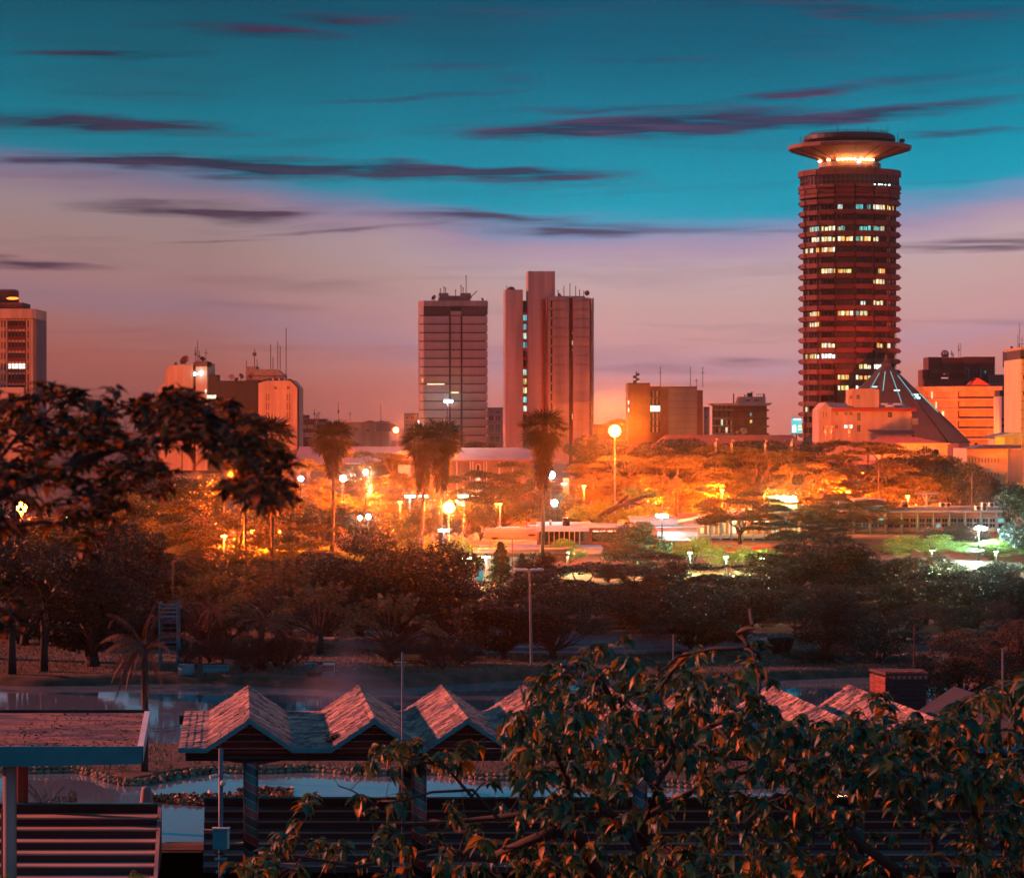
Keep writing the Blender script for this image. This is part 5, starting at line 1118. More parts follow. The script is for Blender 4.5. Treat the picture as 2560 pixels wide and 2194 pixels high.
LAMPS = [
 (1537, 1077, 430, 'high sodium lamp with a huge orange glare right of the slab tower', OR, 3200000, 0.8, 0, 'globe', 'glare_sodium'),
 (1122, 1269, 304, 'sodium lamp glaring between the twin palm trunks', OR, 1500000, 0.55, 0, 'globe', 'glare_sodium'),
 (990, 1075, 620, 'small distant sodium lamp left of the banded tower', OR, 300000, 0.5, -4, 'globe', 'glare_sodium'),
 (858, 1195, 420, 'white cyan lamp glaring right of the teal lit palm', WH, 40000, .42, 0, 'globe', 'glare_whitec'),
 (914, 1180, 440, 'white lamp glaring over the bright orange acacia', WH, 22000, .32, 0, 'globe', 'glare_whitec'),
 (752, 1196, 400, 'lantern topped white lamp on a short post', WH, 7000, 0.3, 0, 'globe', 'glare_whitec'),
 (1378, 1187, 400, 'cyan lamp right beside the tallest palm trunk', CY, 15000, 0.5, 0, 'globe', 'glare_cyan2'),
 (1386, 1257, 380, 'lower cyan lamp beside the tallest palm trunk', CY, 9000, 0.38, 0, 'globe', 'glare_cyan2'),
 (1121, 1003, 560, 'white lamp on a tall mast in front of the banded tower', WH, 6000, 0.32, 3, 'box', 'glare_whitec'),
 (1655, 1289, 350, 'white lamp on a lit post before the low centre roofs', WH, 1800, 0.3, 0, 'box', 'glare_whitec'),
 (2452, 1320, 332, 'white arm lamp over the right green trees', WH, 15000, 0.28, 6, 'box', 'glare_whitec'),
 (55, 1268, 285, 'sodium lamp glaring through the near leaves at left', OR, 420000, 0.5, 0, 'globe', 'glare_sodium'),
 (50, 1285, 280, 'second sodium lamp just under the left glaring one', OR, 22500, 0.25, 0, 'globe', 'glare_sodium'),
 (186, 1294, 290, 'white green lamp below the left leaves', GW, 3960, 0.3, 0, 'box', 'glare_greenw'),
 (1025, 1240, 430, 'white tube lamp left of the arched doorway', PW, 5000, 0.3, 0, 'box', 'glare_pale'),
 (1058, 1240, 440, 'white tube lamp next to the arched doorway', PW, 5000, 0.3, 0, 'box', 'glare_pale'),
 (1160, 1240, 430, 'left of two bright tube lamps beside the parliament hall', PW, 8000, 0.32, 0, 'box', 'glare_pale'),
 (1190, 1240, 430, 'right of two bright tube lamps beside the parliament hall', PW, 8000, 0.32, 0, 'box', 'glare_pale'),
 (1110, 1325, 290, 'small white lamp below the sodium lamp', WH, 2500, 0.2, 0, 'box', 'glare_whitec'),
 (921, 1291, 345, 'sparkling white lamp in the green trees left of centre', WH, 9000, 0.25, 0, 'globe', 'glare_whitec'),
 (900, 1294, 342, 'green white lamp beside the sparkling one', GW, 4620, 0.22, 0, 'globe', 'glare_greenw'),
 (1725, 1382, 300, 'hidden mercury lamp lighting the green white tree', GW, 21384, 0.08, 0, 'box', 'glare_greenw'),
 (1815, 1392, 300, 'fluorescent lamp among the pale green trees', GW, 28512, 0.08, 0, 'box', 'glare_greenw'),
 (1905, 1396, 297, 'hidden mercury lamp beside the dark blue tree', GW, 16632, 0.08, 0, 'box', 'glare_greenw'),
 (1418, 1382, 305, 'hidden lamp beneath the acid green tree', GW, 14256, 0.08, 0, 'box', 'glare_greenw'),
 (1165, 1395, 275, 'hidden lamp beneath the yellow green tree', (.9, 1, .3), 5500, .22, 0, 'box', 'glare_greenw'),
 (2330, 1376, 318, 'hidden lamp under the right green tree', GW, 28512, 0.08, 0, 'box', 'glare_greenw'),
 (2490, 1379, 318, 'hidden lamp under the rightmost green tree', GW, 19008, 0.08, 0, 'box', 'glare_greenw'),
 (1460, 1215, 455, 'sodium lamp at the foot of the brightest orange tree', OR, 142800, 0.1, 0, 'box', 'glare_sodium'),
 (1620, 1240, 462, 'sodium lamp between the slim lamp posts', OR, 108800, 0.1, 0, 'box', 'glare_sodium'),
 (1805, 1225, 462, 'sodium lamp under the acacia with birds', OR, 176800, 0.1, 0, 'box', 'glare_sodium'),
 (1910, 1235, 458, 'sodium lamp left of the yellow floodlit wall', OR, 102000, 0.1, 0, 'box', 'glare_sodium'),
 (2120, 1230, 466, 'sodium lamp beneath the spreading acacia', OR, 153000, 0.1, 0, 'box', 'glare_sodium'),
 (2270, 1240, 455, 'sodium lamp behind the white framed building', OR, 95200, 0.1, 0, 'box', 'glare_sodium'),
 (2400, 1225, 480, 'sodium lamp lighting the creeper covered wall', OR, 136000, 0.1, 0, 'box', 'glare_sodium'),
 (725, 1235, 425, 'sodium lamp beneath the acacia between left palms', OR, 88400, 0.1, 0, 'box', 'glare_sodium'),
 (925, 1225, 445, 'sodium lamp beneath the bright orange acacia', OR, 142800, 0.1, 0, 'box', 'glare_sodium'),
 (1000, 1255, 415, 'sodium lamp beneath the acacia left of the twin palms', OR, 81600, 0.1, 0, 'box', 'glare_sodium'),
 (1250, 1260, 405, 'sodium lamp in the dim red trees', OR, 54400, 0.1, 0, 'box', 'glare_sodium'),
 (560, 1205, 380, 'sodium lamp below the dish block', OR, 136000, 0.1, 0, 'box', 'glare_sodium'),
 (630, 1325, 318, 'left sodium lamp low behind the reddish acacia', OR, 74800, 0.1, 0, 'box', 'glare_sodium'),
 (700, 1320, 318, 'middle sodium lamp low behind the reddish acacia', OR, 74800, 0.1, 0, 'box', 'glare_sodium'),
 (560, 1340, 270, 'sodium lamp over the orange tinged round tree', OR, 30600, 0.1, 0, 'box', 'glare_sodium'),
 (2160, 1495, 259, 'left yellow lamp above the lit verge', YE, 15000, 0.08, 0, 'box', 'glare_yellow'),
 (2235, 1497, 259, 'second yellow lamp above the lit verge', YE, 15000, 0.08, 0, 'box', 'glare_yellow'),
 (2470, 1497, 259, 'yellow lamp above the right lit verge', YE, 15000, 0.08, 0, 'box', 'glare_yellow'),
 (2545, 1497, 259, 'rightmost yellow lamp above the lit verge', YE, 15000, 0.08, 0, 'box', 'glare_yellow'),
 (1640, 1500, 259, 'yellow lamp seen under the umbrella acacia', YE, 13500, 0.08, 0, 'box', 'glare_yellow'),
 (1780, 1500, 259, 'yellow lamp behind the dark violet trees', YE, 12000, 0.08, 0, 'box', 'glare_yellow'),
 (1165, 1500, 262, 'yellow lamp behind the low wall gap at centre', YE, 16500, 0.08, 0, 'box', 'glare_yellow'),
]
for L in LAMPS: lamp(L[0], L[1], float(L[2]), L[3], L[4], L[5], L[6], L[7], L[8], L[9])
def flood(px, py, d, tx, ty, td, label, col, watts, ang=70, n_=1):
    """floodlight on a short stand, aimed at a facade"""
    x, z = X(px, d), Z(py, d); g0 = gz(x, d); t = thing('floodlight', label, 'floodlight', (x, d, g0)); tgt = Vector((X(tx, td), td, Z(ty, td))); p = Vector((x, d, z)); dr = (tgt-p).normalized()
    b = MB(); b.tube([(x, d, g0-.2), (x, d, z-.3)], .12, 6); b.build('stand', m_metal, t)
    b = MB(); b.tube([p-dr*.5, p-dr*.05], [.3, .55], 10); b.build('housing', m_metal, t)
    b = MB(); b.tube([p-dr*.045, p-dr*.02], .5, 10); b.build('lens', emit('flood_lens', (1, .5, .2), 20), t)
    l = bpy.data.lights.new('flood_beam', 'SPOT'); l.energy = watts*.5; l.color = col; l.spot_size = math.radians(ang); l.spot_blend = .8; l.shadow_soft_size = .4
    o = bpy.data.objects.new('flood_beam', l); COL.objects.link(o); o.parent = t; o.location = p+dr*.1-Vector((x, d, g0)); o.rotation_euler = dr.to_track_quat('-Z', 'Y').to_euler(); return t
FO = (1, .13, .010); FR = (1, .08, .03)
flood(455, 1120, 700, 455, 1010, 800, 'floodlight below the chamfered building', FO, 460000, 95)
flood(690, 1120, 700, 700, 1010, 800, 'floodlight below the dish block', FO, 340000, 80)
flood(60, 1130, 790, 40, 900, 900, 'floodlight below the left edge tower', FO, 420000, 80)
flood(1190, 1110, 900, 1200, 1050, 1000, 'floodlight at the foot of the banded tower', FR, 60000, 110)
flood(1530, 1110, 880, 1430, 1020, 945, 'floodlight at the foot of the slab tower', FR, 70000, 90)
flood(2290, 1120, 830, 2205, 1010, 1000, 'floodlight aimed at the right side of the round tower', FR, 2400000, 32)
flood(2170, 1125, 610, 2160, 1060, 700, 'floodlight on the orange house', FO, 520000, 120)
flood(2340, 1130, 560, 2330, 1110, 640, 'floodlight on the red roof bungalow', FO, 60000, 100)
flood(2400, 1125, 850, 2400, 1040, 1010, 'left floodlight on the banded block', FO, 700000, 90)
flood(2440, 1110, 960, 2440, 930, 1100, 'floodlight on the lettered tower', FO, 340000, 80)
flood(2470, 1215, 470, 2470, 1180, 520, 'floodlight on the creeper wall', (1, .20, .015), 90000, 120)
flood(2590, 1210, 520, 2590, 1080, 600, 'floodlight on the right edge tower', (1, .30, .03), 260000, 110)
flood(1700, 1150, 700, 1700, 1100, 820, 'floodlight under the long red roof', FR, 40000, 120)
# ------------------------------------------------------------ haze
HZ, HG = .00005, .994
hb = MB(); hb.box(-2600, 2600, -80, 3100, -4, 116)
hm = bpy.data.materials.new('haze_air'); hm.use_nodes = True; hn = hm.node_tree
for n in list(hn.nodes):
    if n.type != 'OUTPUT_MATERIAL': hn.nodes.remove(n)
pv = hn.nodes.new('ShaderNodeVolumePrincipled'); pv.inputs['Color'].default_value = (.9, .8, .82, 1); pv.inputs['Density'].default_value = .00001; pv.inputs['Anisotropy'].default_value = .4
pv2 = hn.nodes.new('ShaderNodeVolumePrincipled'); pv2.inputs['Color'].default_value = (.95, .95, .95, 1); pv2.inputs['Density'].default_value = HZ; pv2.inputs['Anisotropy'].default_value = HG   # large droplets: forward scattering only
ha = hn.nodes.new('ShaderNodeAddShader'); hn.links.new(pv.outputs[0], ha.inputs[0]); hn.links.new(pv2.outputs[0], ha.inputs[1])
hn.links.new(ha.outputs[0], [n for n in hn.nodes if n.type == 'OUTPUT_MATERIAL'][0].inputs['Volume'])
o = hb.build('haze', hm); props(o, kind='stuff')
# ------------------------------------------------------------ mid distance buildings and park furniture
m_white = mat('white_paint', (.62, .60, .56), .7, .2, .5, detail=8)
m_orangew = mat('orange_wall', (.46, .20, .12), .85, .25, .5, detail=8)
m_lilac = mat('lilac_roof', (.30, .28, .34), .7, .25, .4, detail=6)
m_teal = mat('teal_paint', (.015, .26, .33), .55, .3, 1.2, detail=8)
m_pink = mat('pink_roof', (.40, .19, .17), .8, .2, .5, detail=8)
m_stone = mat('terrace_stone', (.26, .22, .24), .9, .35, 1.2, detail=8)
# parliament hall: long pink roof, arched doorways
d = 540.
t = thing('long_hall', 'long pale hall with a flat pink roof, tall piers and arched doorways behind the palms', 'hall', (X(1150, d), d, 0))
b = MB(); b.add([(X(1010, d), d-1, Z(1149, d)), (X(1400, d), d-1, Z(1149, d)), (X(1312, d), d+12, Z(1120, d)), (X(1010, d), d+12, Z(1120, d))], [(0, 1, 2, 3)]); b.box(X(1010, d), X(1400, d), d-1.2, d-.9, Z(1153, d), Z(1149, d)); b.build('roof', m_pink, t)
b = MB(); prect(b, 1012, 1330, 1153.2, 1330, d, 12, .5); b.build('wall', m_conc, t)
for x in (1140, 1174, 1180, 1208, 1214, 1246, 1280): pblk('pier', m_white, t, x, x+3.5, 1153.5, 1320, d, -.6, .5)
for (x, y, w, h) in ((1195, 1160, 10, 16), (1195, 1187, 13, 60), (1265, 1187, 12, 60)):
    b = MB(); P_ = [(X(x-w/2, d), Z(y+h, d))]+[(X(x-w/2*math.cos(a), d), Z(y+w/2-w/2*math.sin(a), d)) for a in [k*math.pi/8 for k in range(9)]]+[(X(x+w/2, d), Z(y+h, d))]; b.prism(P_, d+.30, d+.48); b.build('arched_opening', L_warm if h > 20 else m_dull, t)
    b = MB(); b.tube([(px_, d+.3, pz) for px_, pz in P_], .16, 5); b.build('arch_surround', m_white, t)
b = MB()
for k in range(30): prect(b, 1183+k*1.3, 1183.3+k*1.3, 1205, 1280, d, .1, -.3)
b.build('entrance_railing', m_white, t, kind='stuff')
t = thing('long_roof_building', 'long low building with a pinkish roof behind the teal lit palm', 'building', (X(870, 560.), 560., 0))
d = 560.
b = MB(); b.add([(X(735, d), d-1, Z(1158, d)), (X(1020, d), d-1, Z(1158, d)), (X(1010, d), d+14, Z(1117, d)), (X(735, d), d+14, Z(1117, d))], [(0, 1, 2, 3)]); b.build('roof', m_pink, t)
b = MB(); prect(b, 735, 1015, 1160, 1320, d, 12, .5); b.build('wall', m_concd, t); b = MB(); prect(b, 735, 1020, 1157, 1160, d, .8, -1.2); b.build('eaves', m_white, t)
b = MB(); b.prism([(X(992, 500), Z(1130, 500)), (X(1008, 500), Z(1124, 500)), (X(1028, 500), Z(1131, 500)), (X(1028, 500), Z(1135, 500)), (X(992, 500), Z(1134, 500))], 498, 508)
b.box(X(996, 500), X(1024, 500), 499, 507, Z(1300, 500), Z(1134.2, 500)); o = b.build('kiosk', m_white); props(o, 'small white roofed kiosk left of the twin palms', 'kiosk')
# gate tower and fence at the right of the tallest palm
d = 430.
t = thing('white_gate_frame', 'white lattice gate frame right of the cyan lamp', 'gate', (X(1415, d), d, 0)); b = MB()
for k in range(6): prect(b, 1408+k*2.6, 1409+k*2.6, 1195, 1290, d, .15, 0)
for k in range(7): prect(b, 1408, 1422, 1196+k*14, 1197+k*14, d, .15, .02)
b.build('bars', m_white, t)
pblk('lit_sign', emit('strip_white', (.8, 1, .9), 5), t, 1403, 1416, 1208, 1210, d, -.3, -.1)
# street level: low lit columns behind the orange trees (far roadside arcade)
d = 520.
t = thing('roadside_arcade', 'long low arcade with pale lit columns behind the orange trees', 'arcade', (X(1680, d), d, 0))
b = MB(); prect(b, 1440, 2060, 1232, 1240, d, 3, 0); prect(b, 1440, 2060, 1240.2, 1300, d, .4, 3.2); b.build('roof', m_conc, t)
for k in range(38): pblk('column', m_white, t, 1445+k*16, 1448+k*16, 1240.2, 1300, d, .1, .6)
# low centre building, flat roofs
d = 352.
t = thing('flat_roof_centre', 'low flat roofed building with orange walls, chimneys and a dark window band in the middle of the park', 'building', (X(1400, d), d, 0)); 
b = MB(); prect(b, 1210, 1345, 1330, 1353, d, 9, 6); prect(b, 1185, 1500, 1378, 1400, d, 14, -1); b.build('wall', m_orangew, t)
b = MB(); b.plan([(X(1205, d), d+5.5), (X(1350, d), d+5.5), (X(1352, d), d+20), (X(1235, d), d+20)], Z(1330, d+5), Z(1328.5, d+5)); b.plan([(X(1180, d), d-5), (X(1505, d), d-5), (X(1505, d), d+5.8), (X(1190, d), d+5.8)], Z(1368, d), Z(1366, d)); b.plan([(X(1182, d), d-4.8), (X(1503, d), d-4.8), (X(1503, d), d-4.4), (X(1182, d), d-4.4)], Z(1380, d), Z(1368.2, d)); b.build('flat_roof', m_lilac, t)
b = MB(); prect(b, 1345.2, 1600, 1322, 1400, d, 9, 7); b.build('rear_wall', m_brown, t)
b = MB(); b.plan([(X(1340, d), d+4), (X(1610, d), d+5.5), (X(1610, d), d+24), (X(1345, d), d+24)], Z(1319, d+5), Z(1316, d+5)); b.plan([(X(1340, d), d+3.8), (X(1475, d), d+4), (X(1475, d), d+4.4), (X(1340, d), d+4.2)], Z(1328, d+4), Z(1319.2, d+4)); b.build('upper_roof', m_lilac, t)
for k in range(9): pblk('window_bay', m_dark, t, 1350+k*13, 1361+k*13, 1331, 1358, d, 6.8, 7.1); pblk('post', m_conc, t, 1347+k*13, 1349+k*13, 1329, 1365, d, 5.5, 7)
for k in range(4): pblk('lit_strip', emit('strip_warm2', (1, .55, .35), 2.0), t, 1486+k*18, 1500+k*18, 1331, 1333, d, 6.4, 6.9); pblk('window_bay', m_dark, t, 1484+k*18, 1499+k*18, 1335, 1358, d, 6.7, 7.1)
for x, y in ((1247, 1320), (1320, 1312), (1375, 1306), (1415, 1298)): pblk('chimney', m_conc, t, x, x+7, y, y+12, d, 9, 10.5)
pblk('roof_box', m_dark, t, 1410, 1428, 1300, 1320, d, 8, 11)
b = MB(); prect(b, 1240, 1300, 1322.5, 1323.2, d, .3, 8); prect(b, 1320, 1350, 1318, 1319, d, .3, 8.2); b.build('cyan_light_rail', emit('rail_cyan', (.1, .75, .8), .9), t)
b = MB(); prect(b, 1588, 1700, 1302, 1340, d, 12, 5); prect(b, 1645, 1745, 1318, 1352, d, 8, 1); b.build('white_block', m_lilac, t)
b = MB(); prect(b, 1640, 1760, 1316, 1318.5, d, 9.5, .2); prect(b, 1583, 1705, 1299, 1302, d, 13, 4.4); b.build('block_roof', m_roofg, t)
# gate wall with grid and colour panels
d = 292.
t = thing('grid_screen_wall', 'tall pale lit screen with a fine grid and teal and orange panels left of the conifer', 'wall', (X(1230, d), d, 0))
b = MB(); prect(b, 1168, 1330, 1392, 1500, d, .3, 0); b.build('panel', m_white, t)
b = MB()
for k in range(28): prect(b, 1168+k*6, 1168.6+k*6, 1385, 1502, d, .06, -.12)
for k in range(13): prect(b, 1168, 1330, 1388+k*9, 1388.6+k*9, d, .06, -.18)
b.build('grid_bars', m_metal, t, kind='stuff')
pblk('teal_panel', m_teal, t, 1193, 1207, 1425, 1453, d, -.3, -.2); pblk('orange_panel', m_yell, t, 1186, 1192, 1402, 1453, d, -.3, -.2); pblk('orange_panel', m_yell, t, 1208, 1224, 1432, 1440, d, -.3, -.2)
pblk('fascia', m_orangew, t, 1180, 1420, 1372, 1390, d, -.1, 3)
lamp(1215, 1392, 282., 'small lamp in front of the pale grid screen', (1, .75, .62), 5500, .15, 0, 'box', 'glare_pale')
lamp(1190, 1478, 272., 'lamp at the foot of the pale grid screen', (.8, 1, .8), 3500, .15, 0, 'box', 'glare_whitec')
t = thing('picket_fence', 'short pale picket fence at the foot of the conifers', 'fence', (X(1265, 262.), 262., 0))
for k in range(13): blk('picket', m_white, t, X(1242+k*3.9, 262.), X(1244.4+k*3.9, 262.), 262, 262.08, gz(0, 262), Z(1475, 262))
blk('rail', m_white, t, X(1240, 262.), X(1292, 262.), 262.09, 262.15, Z(1482, 262), Z(1479, 262))
# arcade building, warm lit (d 400)
d = 402.
t = thing('arcade_building', 'low building with warm lit bays under a tilted white roof edge', 'building', (X(1860, d), d, 0))
b = MB(); b.prism([(X(1668, d), Z(1308, d)), (X(1840, d), Z(1277, d)), (X(1995, d), Z(1274, d)), (X(1995, d), Z(1279, d)), (X(1840, d), Z(1284, d)), (X(1720, d), Z(1314, d)), (X(1668, d), Z(1312, d))], d-3, d+10); b.build('roof_edge', m_white, t)
b = MB(); prect(b, 1700, 2070, 1286, 1372, d, .5, 6); b.build('back_wall', m_orangew, t)
b = MB(); prect(b, 1735, 2015, 1338, 1343, d, 8, -2.6); prect(b, 1735, 2015, 1360, 1364, d, 8, -2.8); b.build('floor_slab', m_white, t)
for k in range(11): pblk('column', m_white, t, 1742+k*27, 1747+k*27, 1284, 1372, d, -2.4, -1.9); 
for k in range(10):
    pblk('lit_bay', lit_window('lit_bay', [(1, .28, .04), (1, .62, .25), (.95, .85, .5), (1, .75, .3)], 1.1, .3), t, 1749+k*27, 1767+k*27, 1310 if k % 3 else 1300, 1336, d, 5.5, 5.9)
    pblk('ceiling_light', emit('strip_warm3', (1, .78, .55), 2.4), t, 1750+k*27, 1764+k*27, 1304, 1305, d, 2, 3)
    if k % 2: pblk('louvre', m_white, t, 1749+k*27, 1767+k*27, 1313, 1315, d, -1.5, -1.2)
b = MB(); prect(b, 1735, 2015, 1348, 1349, d, .1, -2.7)
b.build('handrail', m_metal, t); b = MB(); prect(b, 1760, 1935, 1367, 1380, 330, 3, 0); o = b.build('red_wall', m_redp); props(o, 'long low dark red wall in front of the arcade building', 'wall')
t = thing('floodlit_wall', 'yellow green wall under three glaring white floodlights', 'wall', (X(1950, 412.), 412., 0)); d = 412.
pblk('wall', m_yell, t, 1923, 1992, 1240, 1290, d, 0, 1); pblk('ledge', m_white, t, 1921, 1994, 1251, 1254, d, -.8, -.02)
for x in (1940, 1958, 1981):
    bb = MB(); bb.box(X(x-3, d), X(x+3, d), d-1.6, d-1.2, Z(1241, d), Z(1239, d)); bb.build('floodlight', emit('glare_green3', (.75, 1, .5), 18), t)
    l = bpy.data.lights.new('wall_lamp', 'POINT'); l.energy = 1600; l.color = (.8, 1, .35); l.shadow_soft_size = .2; o = bpy.data.objects.new('wall_lamp', l); COL.objects.link(o); o.parent = t; o.location = Vector((X(x, d), d-1.8, Z(1242, d)))-origin(t)
# white framed building
d = 420.
t = thing('white_framed_building', 'long two storey building with white concrete frames, red spandrels and gridded windows', 'building', (X(2280, d), d, 0))
b = MB(); prect(b, 2020, 2536, 1284, 1385, d, 12, .8); b.build('wall', m_orangew, t)
fx = lambda a: 1900+a*.31853; fy = lambda a: 840+a*.31853
b = MB(); prect(b, 2020, fx(1998), fy(1372), fy(1386), d, 12, -.5); b.build('roof_edge', m_conc, t)
for k in range(14):
    x = fx(1992-k*124.5); pblk('frame_post', m_conc, t, x-4.2, x, fy(1386.5), fy(1548), d, -.35, .78)
    if k < 13:
        xl = fx(1992-(k+1)*124.5)
        pblk('red_spandrel', m_orangew, t, xl+.3, x-4.5, fy(1392), fy(1410), d, .4, .75)
        b = MB(); 
        for q in range(9): prect(b, xl+1+q*3.9, xl+2.6+q*3.9, fy(1412), fy(1424), d, .25, .3)
        b.build('pierced_screen', m_conc, t)
        for r_ in range(2):
            for c_ in range(2):
                x0 = xl+2+c_*17.5
                pwin(t, x0, x0+15, fy(1430+r_*39), fy(1464+r_*39), d, pane=(L_teal if (k*3+r_+c_*2) % 13 == 0 else m_dark), frame=m_conc, off=.55)
        pblk('red_spandrel', m_orangew, t, xl+.3, x-4.5, fy(1510), fy(1545), d, .3, .75)
b = MB(); prect(b, 2020, 2536, fy(1549), fy(1556), d, 2, -.4); b.build('floor_slab', m_conc, t)
pblk('lit_ground_storey', m_white, t, 2190, 2330, fy(1557), 1400, d, .4, .78)
b = MB(); prect(b, 2139, fx(1000), fy(1283), fy(1371), d, 8, 1); b.build('upper_storey', m_lilac, t)
for (a, c) in ((750, 858), (873, 985), (630, 738), (510, 618)): pblk('teal_panel', m_roof_teal, t, fx(a), fx(c), fy(1338), fy(1368), d, .7, .98); pblk('lilac_panel', m_lilac, t, fx(a), fx(c), fy(1288), fy(1336), d, .8, .98)
for a in (744, 866, 992, 622, 502): pblk('frame_post', m_conc, t, fx(a-5), fx(a+5), fy(1283), fy(1372), d, .5, .97)
b = MB(); prect(b, fx(1004), fx(1960), fy(1345), fy(1371), d, 6, 4); b.build('roof_plant_wall', m_roofg, t)
pblk('dark_tank', m_metal, t, fx(1142), fx(1184), fy(1300), fy(1344), d, 3, 5)
for x, y in ((1455, 1310), (1500, 1310), (1735, 1336), (1785, 1310), (1785, 1338), (1842, 1310), (1922, 1312)):
    b = MB(); prect(b, fx(x-20), fx(x+20), fy(y), fy(y+32), d, 1, 2.5); b.cur = 1; b.tube([(X(fx(x), d), d+2.38, Z(fy(y+16), d)), (X(fx(x), d), d+2.49, Z(fy(y+16), d))], .28, 12); b.build('air_conditioner', [m_white, m_metal], t)
b = MB(); xx = X(fx(1348), d); prect(b, fx(1342), fx(1354), fy(1242), fy(1345), d, .4, 5)
b.tube([(X(fx(1252), d), d+5.2, Z(fy(1243), d)), (X(fx(1445), d), d+5.2, Z(fy(1241), d))], .14, 5)
for a in (1310, 1390): b.tube([(X(fx(a), d), d+5.2, Z(fy(1246), d)), (xx, d+5.2, Z(fy(1320), d))], .07, 4)
b.build('roof_mast', m_conc, t)
for px, y0, y1, dd, lab in ((2197, 1160, 1245, 440, 'slim pole rising before the spreading acacia'), (2430, 1187, 1275, 425, 'yellow lit slim pole behind the white framed building'), (2516, 1180, 1260, 430, 'slim pole by the creeper wall corner'), (1696, 1195, 1305, 430, 'tall double arm post, right of the slim posts'), (1686, 1222, 1300, 432, 'shorter slim post next to the double arm post'), (1592, 1222, 1300, 435, 'slim post beside the brightest orange tree'), (433, 1400, 1470, 224, 'plain orange lit stake among the trees at left')):
    dd = float(dd); t2 = thing('slim_pole', lab, 'pole', (X(px, dd), dd, gz(0, dd))); b = MB(); b.tube([(X(px, dd), dd, -.5), (X(px, dd), dd, Z(y0, dd))], [.11, .08], 6)
    b.build('shaft', m_barky, t2)
    if 'double arm' in lab:
        b = MB(); b.tube([(X(px-9, dd), dd, Z(y0, dd)), (X(px+8, dd), dd, Z(y0+2, dd))], .08, 5); b.tube([(X(px-24, dd), dd, Z(y0+11, dd)), (X(px, dd), dd, Z(y0+12, dd))], .07, 5); b.build('cross_arm', m_barky, t2)
# leaning tree with heavy bare branches
d = 372.; t = thing('leaning_tree', 'leaning tree with heavy bare curving branches before the orange trees', 'tree', (X(1490, d), d, -.3)); b = MB()
for pts, r in (([(1490, 1325), (1495, 1300), (1510, 1285), (1535, 1270), (1570, 1256), (1610, 1240), (1640, 1238)], .55), ([(1495, 1310), (1480, 1300), (1462, 1285), (1445, 1272)], .4), ([(1535, 1270), (1560, 1248), (1580, 1230)], .25), ([(1570, 1256), (1600, 1262), (1625, 1272)], .22)):
    n_ = len(pts); b.tube([(X(p[0], d), d+math.sin(i)*1.0, Z(p[1], d)) for i, p in enumerate(pts)], [r*(1-.75*i/(n_-1)) for i in range(n_)], 7)
b.build('trunk', m_bark, t, smooth=True)
rng = np.random.default_rng(77); C_ = [(1455, 1272), (1465, 1290), (1600, 1240), (1632, 1236), (1580, 1228), (1620, 1270), (1590, 1285), (1560, 1290), (1520, 1300), (1440, 1285)]
P_ = np.concatenate([np.array([X(c[0], d), d, Z(c[1], d)])+unit(420, rng)*np.array([1.25, 1.25, .62])*rng.random((420, 1))**.4 for c in C_]); v, f = cards(P_-np.array([X(1490, d), d, -.3]), .24, rng); link('crown', mesh_np('crown_leaning', v, f, m_leafg), t)
# four armed lamp post, unlit
d = 187.; x = X(1324, d); g0 = gz(x, d); t = thing('four_armed_lamp_post', 'slim unlit post with four oval lamp heads in the middle of the park', 'lamp post', (x, d, g0))
b = MB(); b.tube([(x+.12, d, g0-.2), (x, d, Z(1430, d))], [.09, .06], 8); b.build('pole', m_conc, t)
for sx_, sy_ in ((-.55, 0), (.5, 0), (-.25, -.25), (.18, -.3)):
    b = MB(); b.tube([(x, d, Z(1430, d)), (x+sx_*.6, d+sy_, Z(1426, d)), (x+sx_*.8, d+sy_, Z(1424.5, d))], .025, 5); b.ball((x+sx_*1.25, d+sy_*1.6, Z(1423.5, d)), .17, 10, 6, (1.5, 1, .62)); b.build('lamp_head', m_white, t)
for px, py, dd, lab in ((1281, 1345, 268., 'double armed street lamp post before the conifer'),):
    x = X(px, dd); t = thing('double_arm_lamp', lab, 'lamp post', (x, dd, 0)); b = MB(); b.tube([(x, dd, -.3), (x, dd, Z(py, dd))], [.09, .06], 6); b.tube([(X(px-40, dd), dd, Z(py, dd)), (X(px+30, dd), dd, Z(py, dd)), (X(px+42, dd), dd, Z(py-6, dd))], .05, 5); b.build('post', m_orangew, t)
    b = MB(); b.ball((X(px+48, dd), dd, Z(py-8, dd)), .2, 8, 5, (1.8, .8, .5)); b.ball((X(px-44, dd), dd, Z(py, dd)), .2, 8, 5, (1.8, .8, .5)); b.build('lamp_head', m_brown, t)
# four headed lamp among green trees
d = 290.; x = X(1826, d); t = thing('dark_four_headed_lamp', 'dark four headed lamp post before the pale green lit tree', 'lamp post', (x, d, 0)); b = MB(); b.tube([(x, d, -.2), (x, d, Z(1412, d))], [.1, .07], 6); b.build('pole', m_white, t)
for k in range(4): b = MB(); b.ball((x+(-1.0, -.45, .35, .9)[k], d-.2, Z((1418, 1414, 1416, 1414)[k], d)), .3, 10, 5, (1.5, 1, .5)); b.build('lamp_head', m_metal, t)
